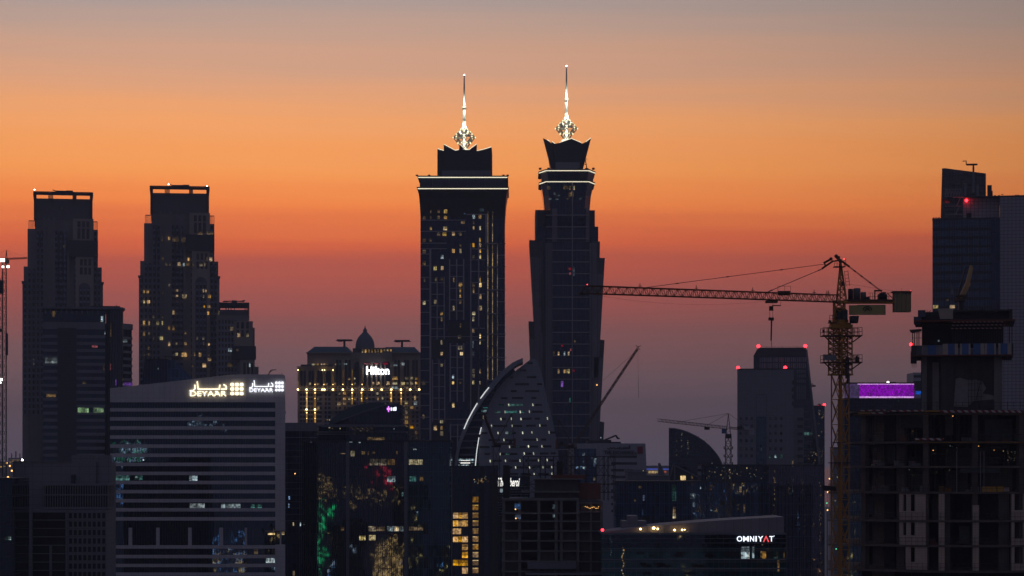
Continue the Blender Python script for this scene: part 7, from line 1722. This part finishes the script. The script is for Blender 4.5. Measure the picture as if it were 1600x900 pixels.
    for t in (0.25, 0.55, 0.82): m = a.lerp(jp(1006, 0.5), t); n = a.lerp(jp(1006, 0.5), t + 0.012); b.bar(m, n, 0.10)
    for t in (0.03, 0.9): m = c.lerp(jp(1198, 0.5), t); n = c.lerp(jp(1198, 0.5), t + 0.05); b.bar(m, n, 0.09)
    s = jp(925, -0.55); e = jp(1195, -0.7); pts = [s.lerp(e, i / 14) - Vector((0, 0, 0.8 * 4 * (i / 14) * (1 - i / 14))) for i in range(15)]
    for u, v in zip(pts, pts[1:]): b.bar(u, v, 0.012)
    for d in (-0.12, 0.12): b.bar(f.pt(1327, 417 + d * 9, d), f.pt(1377, 455 + d * 9, d), 0.045)
    for t in (0.14, 0.35, 0.62): 
        m = f.pt(1327, 417, 0).lerp(f.pt(1377, 455, 0), t); n = f.pt(1327, 417, 0).lerp(f.pt(1377, 455, 0), t + 0.06); b.bar(m, n, 0.13)
    b.bar(f.pt(1328, 444, 0), f.pt(1400, 455.4, 0), 0.015)
    b.build('pendant_lines', 'steel', root)
    # counter jib with machinery, banner and ballast
    f.part(root, 'counter_jib', 'crane_yellow', [(1308, 1396, 471.4, 474.2)], -0.8, 0.9)
    f.part(root, 'deck_grating', 'crane_dark', [(1322, 1394, 468.6, 471.3)], -1.0, 1.1)
    b = MB()
    for px in (1358, 1362, 1373, 1387, 1394): b.bar(f.pt(px, 470, 1.0), f.pt(px, 458.6, 1.0), 0.035)
    for y in (458.6, 464): b.bar(f.pt(1355, y, 1.0), f.pt(1395, y, 1.0), 0.03)
    b.bar(f.pt(1384, 458, 1), f.pt(1395, 469, 1), 0.06); b.build('deck_railing', 'crane_dark', root)
    for a, e, y, m in ((1325, 1333, 451.4, 'dark'), (1333.2, 1344.6, 450.4, 'drum_grey'), (1344.8, 1353.4, 456.4, 'drum_grey'), (1353.4, 1359, 463.6, 'dark')):
        q = f.pt((a + e) / 2, 470, 0); MB().lathe((q.x, q.y), [((e - a) / 2 * K, Z(470, D)), ((e - a) / 2 * K, Z(y + 1, D)), ((e - a) / 2 * K * 0.85, Z(y, D))], 18).build('rope_drum', m, root, True)
    b = MB(); f.box(b, 1366, 1378, 453.2, 455.4, -0.2, 0.3); f.box(b, 1366, 1367.6, 454, 470, -0.1, 0.2); f.box(b, 1371.6, 1385.6, 460, 468.6, -0.5, 0.5); f.box(b, 1377, 1383.6, 456.6, 460, -0.4, 0.4); q = f.pt(1378, 463, 0.4); b.ball(q, 0.55, 10); b.build('hoist_winch', 'black', root)
    bn = f.part(root, 'banner', 'banner', [(1325, 1381, 477.6, 492)], 0.95, 1.05)
    b = MB(); mk = [(1347, 486), (1347, 482.6), (1353.5, 479), (1360, 482.6), (1360, 486)]
    for p, q in zip(mk, mk[1:]): b.bar(f.pt(*p, 1.08), f.pt(*q, 1.08), 0.07)
    for p, q in (((1349, 487.4), (1354, 483.6)), ((1354, 483.6), (1358, 486.8)), ((1349, 485.2), (1353, 481.8)), ((1353, 481.8), (1357, 484.2))): b.bar(f.pt(*p, 1.08), f.pt(*q, 1.08), 0.06)
    b.build('banner_mark', 'black', bn)
    f.part(bn, 'banner_edge', 'grey_panel', [(1380.6, 1382, 477.4, 492.4), (1325, 1382, 492, 492.8), (1338, 1382, 477, 477.7)], 0.94, 1.07)
    for i in range(6): f.part(root, 'ballast_block', 'ballast', [(1396 + 4.35 * i, 1400.2 + 4.35 * i, 457 - 0.2 * (i % 2), 487.5)], -0.9, 0.95)
    b = MB(); f.box(b, 1393.2, 1423, 455.4, 457, -1, 1.05)
    for k in range(9): b.bar(f.pt(1396 + 3.1 * k, 458.4, 0.98), f.pt(1397.4 + 3.1 * k, 458.4, 0.98), 0.16)
    b.bar(f.pt(1409, 455, 0), f.pt(1408.6, 450.4, 0), 0.025); b.build('ballast_hanger', 'crane_dark', root)
    bulb(root, f.pt(1422.4, 455, 0.4), 0.07, 'lamp_red_small')
    # small platform on the lower mast
    b = MB(); b.hexa([f.pt(1284.5, 767, 0.5), f.pt(1306, 767, 0.9), f.pt(1306, 766, -0.9), f.pt(1286, 766, -0.6), f.pt(1284.5, 758, 0.5), f.pt(1304, 760, 0.9), f.pt(1304, 760, -0.9), f.pt(1286, 758, -0.6)]); b.build('wall_tie', 'black', root)
    f.part(root, 'wall_tie', 'dark', [(1296, 1328, 722.4, 724), (1300, 1320, 691, 692)], -1.2, 1.2)
M['crane_yellow_dark'] = surf('crane_yellow_dark', (0.14, 0.065, 0.02), 0.6, var=0.3)
M['drum_grey'] = surf('drum_grey', (0.11, 0.115, 0.13), 0.5, var=0.3)
big_crane()

# ---------------------------------------------------------------- thin crane at the left edge and the far low buildings
def left_crane():
    D = 1000.0; f = Fac(-20, D, 45)
    root = thing('tower_crane', 'thin crane mast at the far left edge with white floodlights', 'crane', (X(7, D), D, 0), 'hammerhead tower cranes')
    mast(MB(), X(6.8, D), D, 1.5, 0, Z(408, D), 70, 0.12, 0.06).build('mast', 'steel', root)
    mast(MB(), X(1.0, D + 2), D + 2, 1.4, 0, Z(430, D), 60, 0.12, 0.06).build('hoist_mast', 'steel', root)
    f.part(root, 'hoist_cage', 'dark', [(-2, 5, 438, 459), (-1, 3, 514, 518.5), (9.2, 12, 521, 555)], -0.9, 0.9)
    b = MB(); b.bar(f.pt(8, 410, -0.5), f.pt(10, 391, 0), 0.16); b.bar(f.pt(12, 410, 0.5), f.pt(10, 391, 0), 0.16); b.build('tower_head', 'steel', root)
    MB().lattice(f.pt(10, 404.5, 0), f.pt(42.5, 403.2, 0), (0, 0, 1), 0.8, 0.5, 16, 0.09, 0.05).build('jib', 'crane_dark', root)
    MB().lattice(f.pt(10, 404.5, 0), f.pt(-24, 405, 0), (0, 0, 1), 0.8, 0.5, 10, 0.09, 0.05).build('counter_jib', 'crane_dark', root)
    b = MB(); b.bar(f.pt(10, 391, 0), f.pt(41, 402, 0), 0.03); b.bar(f.pt(10, 391, 0), f.pt(24, 402.6, 0), 0.03); b.bar(f.pt(10, 391, 0), f.pt(-20, 404, 0), 0.03); b.build('tie_bar', 'steel', root)
    for a, e, y0, y1 in ((0, 8, 404.6, 409.2), (4, 7, 415.8, 418.6), (11.4, 15.4, 415.4, 418.6), (-1, 4.5, 591.4, 595), (-1, 2.5, 596.8, 599.4)):
        f.part(root, 'floodlight', 'lamp_flood', [(a, e, y0, y1)], 0.9, 1.2)
    b = MB(); f.box(b, 8, 14, 406, 412, -0.6, 0.8); b.build('slewing_unit', 'steel', root)
M['lamp_flood'] = emit('lamp_flood', (1.0, 0.98, 0.92), 5.0, 0.0)
left_crane()

def far_buildings():
    labs = ['tiny low white-lit far building at left, nearest the leftmost tower', 'tiny far building with amber lamps at left, beside the thin crane mast']
    for i, (px0, px1, y0, D) in enumerate(((13, 34, 716, 3400.0), (-4, 9, 722, 3100.0))):
        f = Fac(px0, D, px1)
        root = thing('low_building', labs[i], 'low building', (X((px0 + px1) / 2, D), D + 10, 0))
        f.part(root, 'wall', 'sand_stone', [(px0, px1, y0, None)], -24, 0); f.part(root, 'roof_edge', 'grey_roof', [(px0 - 0.3, px1 + 0.3, y0 - 0.6, y0)], -24, 0.5)
        if i == 0: f.part(root, 'minaret', 'sand_stone', [(17, 18.2, 708, 716), (23.5, 25, 705, 716), (30, 31.2, 708.5, 716)], -4, -1)
        for k in range(5): f.lit(root, [(px0 + 3 + k * (px1 - px0 - 5) / 4, y0 + 4 + rnd.random() * 5, 2.4, 1.8, 'lit_warm')], o=0.4)
        f.lit(root, [((px0 + px1) / 2, y0 + 2.4, (px1 - px0) * 0.7, 1.2, 'lit_dim')], o=0.4)
    D = 2600.0; f = Fac(1000, D, 1050)
    root = thing('low_building', 'far low building with blue neon roof line and yellow lit front, beyond lettered block', 'low building', (X(1025, D), D + 15, 0))
    f.part(root, 'wall', 'sand_stone', [(1002, 1050, 731, None)], -30, 0); f.part(root, 'roof', 'grey_roof', [(1001, 1050, 727.5, 731)], -30, 0.8)
    f.lit(root, [(1028, 733, 40, 1.6, 'neon_blue'), (1019, 737.6, 12, 3.6, 'lit_bright'), (1028, 737.4, 6, 3.4, 'lit_yellow'), (1037.5, 737.2, 7, 2.6, 'lit_coral'), (1008, 735.4, 3, 2, 'lit_cool')], o=1.2, o0=0.9)
    # street lamps in the gaps: each lamp is a thing
    spots = [(10.5, 723.4, 2500, 0.8), (15.3, 728, 2300, 0.8), (24.5, 727, 2300, 0.9), (18.5, 735.5, 1700, 0.6), (12.5, 746, 1300, 0.6), (1293.5, 769, 1700, 0.6), (1296, 748, 2200, 0.6), (1293, 797, 1400, 0.4), (1298.6, 776.5, 1700, 0.7)]
    for i, (px, py, D, r) in enumerate(spots):
        p = P3(px, py, D)
        t = thing('street_lamp', 'glowing orange street lamp far off in the gap %s' % ('beside the leftmost tower' if px < 100 else 'behind the yellow crane mast'), 'street lamp', (p.x, p.y, 0), 'far street lamps ' + ('left' if px < 100 else 'right'))
        MB().bar((p.x, p.y + 0.3, 0), (p.x, p.y + 0.3, p.z), 0.14).build('pole', 'steel', t); MB().ball(p, r).build('lamp', 'lamp_orange', t)
    D = 1500.0; h = Fac(1285, D, 1330)
    r3 = thing('apartment_block', 'low dim block with a few small lit windows, seen through the yellow crane mast', 'apartment block', (X(1310, D), D + 8, 0))
    h.part(r3, 'wall', 'grey_panel', [(1302, 1330, 700, None)], -16, 0); h.part(r3, 'roof_edge', 'dark', [(1301.6, 1330, 698.6, 700)], -16, 0.4)
    for k in range(14): h.lit(r3, [(rnd.uniform(1304, 1320), rnd.uniform(706, 880), 2, 2.4, rnd.choice(['lit_warm', 'lit_dim', 'lit_dim2']))], o=0.3)
    for px, py in ((1292, 786), (1306.5, 858)):
        p = P3(px, py, 1300.0 if px < 1300 else 900.0); t = thing('traffic_light', 'tiny green traffic light seen %s' % ('left of the yellow crane mast' if px < 1300 else 'through the yellow crane mast'), 'traffic light', (p.x, p.y, 0))
        MB().bar((p.x, p.y + 0.5, 0), (p.x, p.y + 0.5, p.z), 0.1).build('pole', 'steel', t); MB().ball(p, 0.3 if px < 1300 else 0.22).build('lamp', 'lamp_green', t)
M['neon_blue'] = emit('neon_blue', (0.10, 0.18, 1.0), 0.9, 0.2)
M['lit_coral'] = emit('lit_coral', (1.0, 0.28, 0.14), 0.7, 0.3)
M['lamp_green'] = emit('lamp_green', (0.1, 1.0, 0.45), 1.5, 0.0)
far_buildings()

# ---------------------------------------------------------------- the lit city behind the viewpoint, mirrored in the glass fronts
def mirrored_city():
    rr = random.Random(21)
    body = MB(); lights = {k: MB() for k in ('m_amber', 'm_white', 'm_green', 'm_red', 'm_blue', 'm_purple')}
    def win(kind, x, y, z, w, h): lights[kind].box(x - w / 2, x + w / 2, y, y + 0.25, z - h / 2, z + h / 2)
    for i in range(46):
        x = -640 + 28.0 * i + rr.uniform(-5, 5); w = rr.uniform(14, 24); y = -180 - rr.random() * 260; h = rr.choice([40, 60, 75, 90, 110, 135])
        body.box(x - w / 2, x + w / 2, y - 20, y, 0, h)
        dens = rr.choice([0.02, 0.05, 0.05, 0.10, 0.22])
        nz = int(h / 3.4); nx = int(w / 2.6)
        for a in range(nz):
            for b in range(nx):
                if rr.random() < dens: win(rr.choice(['m_amber', 'm_amber', 'm_amber', 'm_white', 'm_white', 'm_blue' if rr.random() < 0.3 else 'm_amber']), x - w / 2 + 1.6 + 2.6 * b, y, 2.5 + 3.4 * a, 1.0, 1.2)
    # spot(px, py, D): a place behind the eye that a facade at depth D mirrors towards that photo column and row
    def spot(px, py, D, yb):
        L = 2 * D + yb; return Vector(((px - 800) / FPX * L, -yb, CH + (HZ - py) / FPX * L))
    def cluster(kind, D, px0, px1, py0, py1, n, w, h, shape=None, yb=165):
        for k in range(int(n * (1.0 if D == 700 else 0.5))):
            for _ in range(40):
                px = rr.uniform(px0, px1); py = rr.uniform(py0, py1)
                if shape is None or shape((px - px0) / (px1 - px0), (py - py0) / (py1 - py0)): break
            p = spot(px, py, D, yb + rr.random() * 4)
            if p.z > 1: win(kind, p.x, p.y, p.z, 0.75 * w * rr.uniform(0.4, 1.3), 0.7 * h * rr.uniform(0.4, 1.3))
    cluster('m_green', 760, 488, 526, 786, 802, 34, 1.6, 1.6, lambda u, v: abs(u - 0.3) < 0.5)
    cluster('m_green', 760, 488, 516, 800, 905, 110, 1.1, 2.2, lambda u, v: abs(u - 0.35 + 0.1 * math.sin(9 * v)) < 0.12 + 0.25 * (v > 0.1) * abs(math.sin(7 * v)) and rr.random() < 0.9)
    cluster('m_amber', 760, 481, 522, 738, 778, 90, 0.9, 1.1)
    cluster('m_amber', 760, 545, 631, 762, 792, 70, 0.9, 1.1, lambda u, v: rr.random() < 0.5 or u < 0.3)
    cluster('m_red', 760, 570, 612, 724, 756, 46, 1.4, 1.6, lambda u, v: abs(u - 0.75) < 0.22 or rr.random() < 0.12)
    cluster('m_amber', 760, 582, 631, 845, 905, 330, 1.5, 1.3)
    cluster('m_white', 700, 176, 232, 694, 722, 50, 0.8, 0.9); cluster('m_white', 700, 176, 205, 720, 728, 8, 0.6, 0.8)
    cluster('m_green', 700, 176, 232, 690, 724, 24, 0.6, 0.8)
    cluster('m_white', 700, 205, 244, 782, 868, 90, 0.9, 1.0, yb=150); cluster('m_blue', 700, 176, 210, 752, 792, 26, 1.2, 1.2)
    cluster('m_blue', 700, 318, 386, 832, 900, 70, 0.9, 1.0); cluster('m_amber', 700, 200, 386, 862, 905, 120, 0.9, 1.0)
    cluster('m_white', 700, 250, 386, 850, 890, 30, 0.8, 0.9); cluster('m_amber', 600, 21, 37, 762, 812, 120, 0.9, 0.9)
    cluster('m_white', 700, 300, 350, 655, 670, 18, 0.7, 0.7); cluster('m_blue', 850, 970, 1200, 755, 810, 60, 0.9, 1.6); cluster('m_amber', 850, 970, 1285, 755, 880, 130, 0.9, 1.8)
    cluster('m_white', 850, 1030, 1120, 755, 810, 40, 0.9, 1.8); cluster('m_purple', 1200, 140, 164, 560, 610, 40, 1.2, 1.4); cluster('m_red', 1200, 142, 164, 535, 545, 16, 1.4, 1.4)
    o = body.build('mirrored_city', 'dark'); o['kind'] = 'stuff'; o['label'] = 'dark city blocks behind the viewpoint, mirrored in the glass fronts'; o['category'] = 'city'
    for k, b in lights.items():
        if b.v:
            q = b.build('mirrored_lights', k); q['kind'] = 'stuff'; q['label'] = 'city lights behind the viewpoint, glittering in the glass fronts'; q['category'] = 'city lights'; q['group'] = 'mirrored city lights'
for k, c, s in (('m_amber', (1.0, 0.52, 0.16), 11.0), ('m_white', (0.8, 0.9, 1.0), 10.0), ('m_green', (0.04, 1.0, 0.28), 9.0), ('m_red', (1.0, 0.03, 0.06), 13.0), ('m_blue', (0.25, 0.5, 1.0), 7.0), ('m_purple', (0.5, 0.15, 1.0), 4.0)):
    M[k] = emit(k, c, s)
mirrored_city()

# ---------------------------------------------------------------- evening haze
def haze():
    m = bpy.data.materials.new('haze'); m.use_nodes = True; t = m.node_tree; t.nodes.clear()
    v = N(t, 'ShaderNodeVolumePrincipled'); v.inputs['Color'].default_value = (0.86, 0.88, 0.95, 1); v.inputs['Density'].default_value = HAZE_DENSITY; v.inputs['Anisotropy'].default_value = 0.0
    out = N(t, 'ShaderNodeOutputMaterial'); t.links.new(v.outputs[0], out.inputs['Volume'])
    M['haze'] = m
    o = MB().box(-30100, 30100, -1600, 9100, -1.5, 365).build('haze', 'haze'); o['kind'] = 'stuff'
haze()
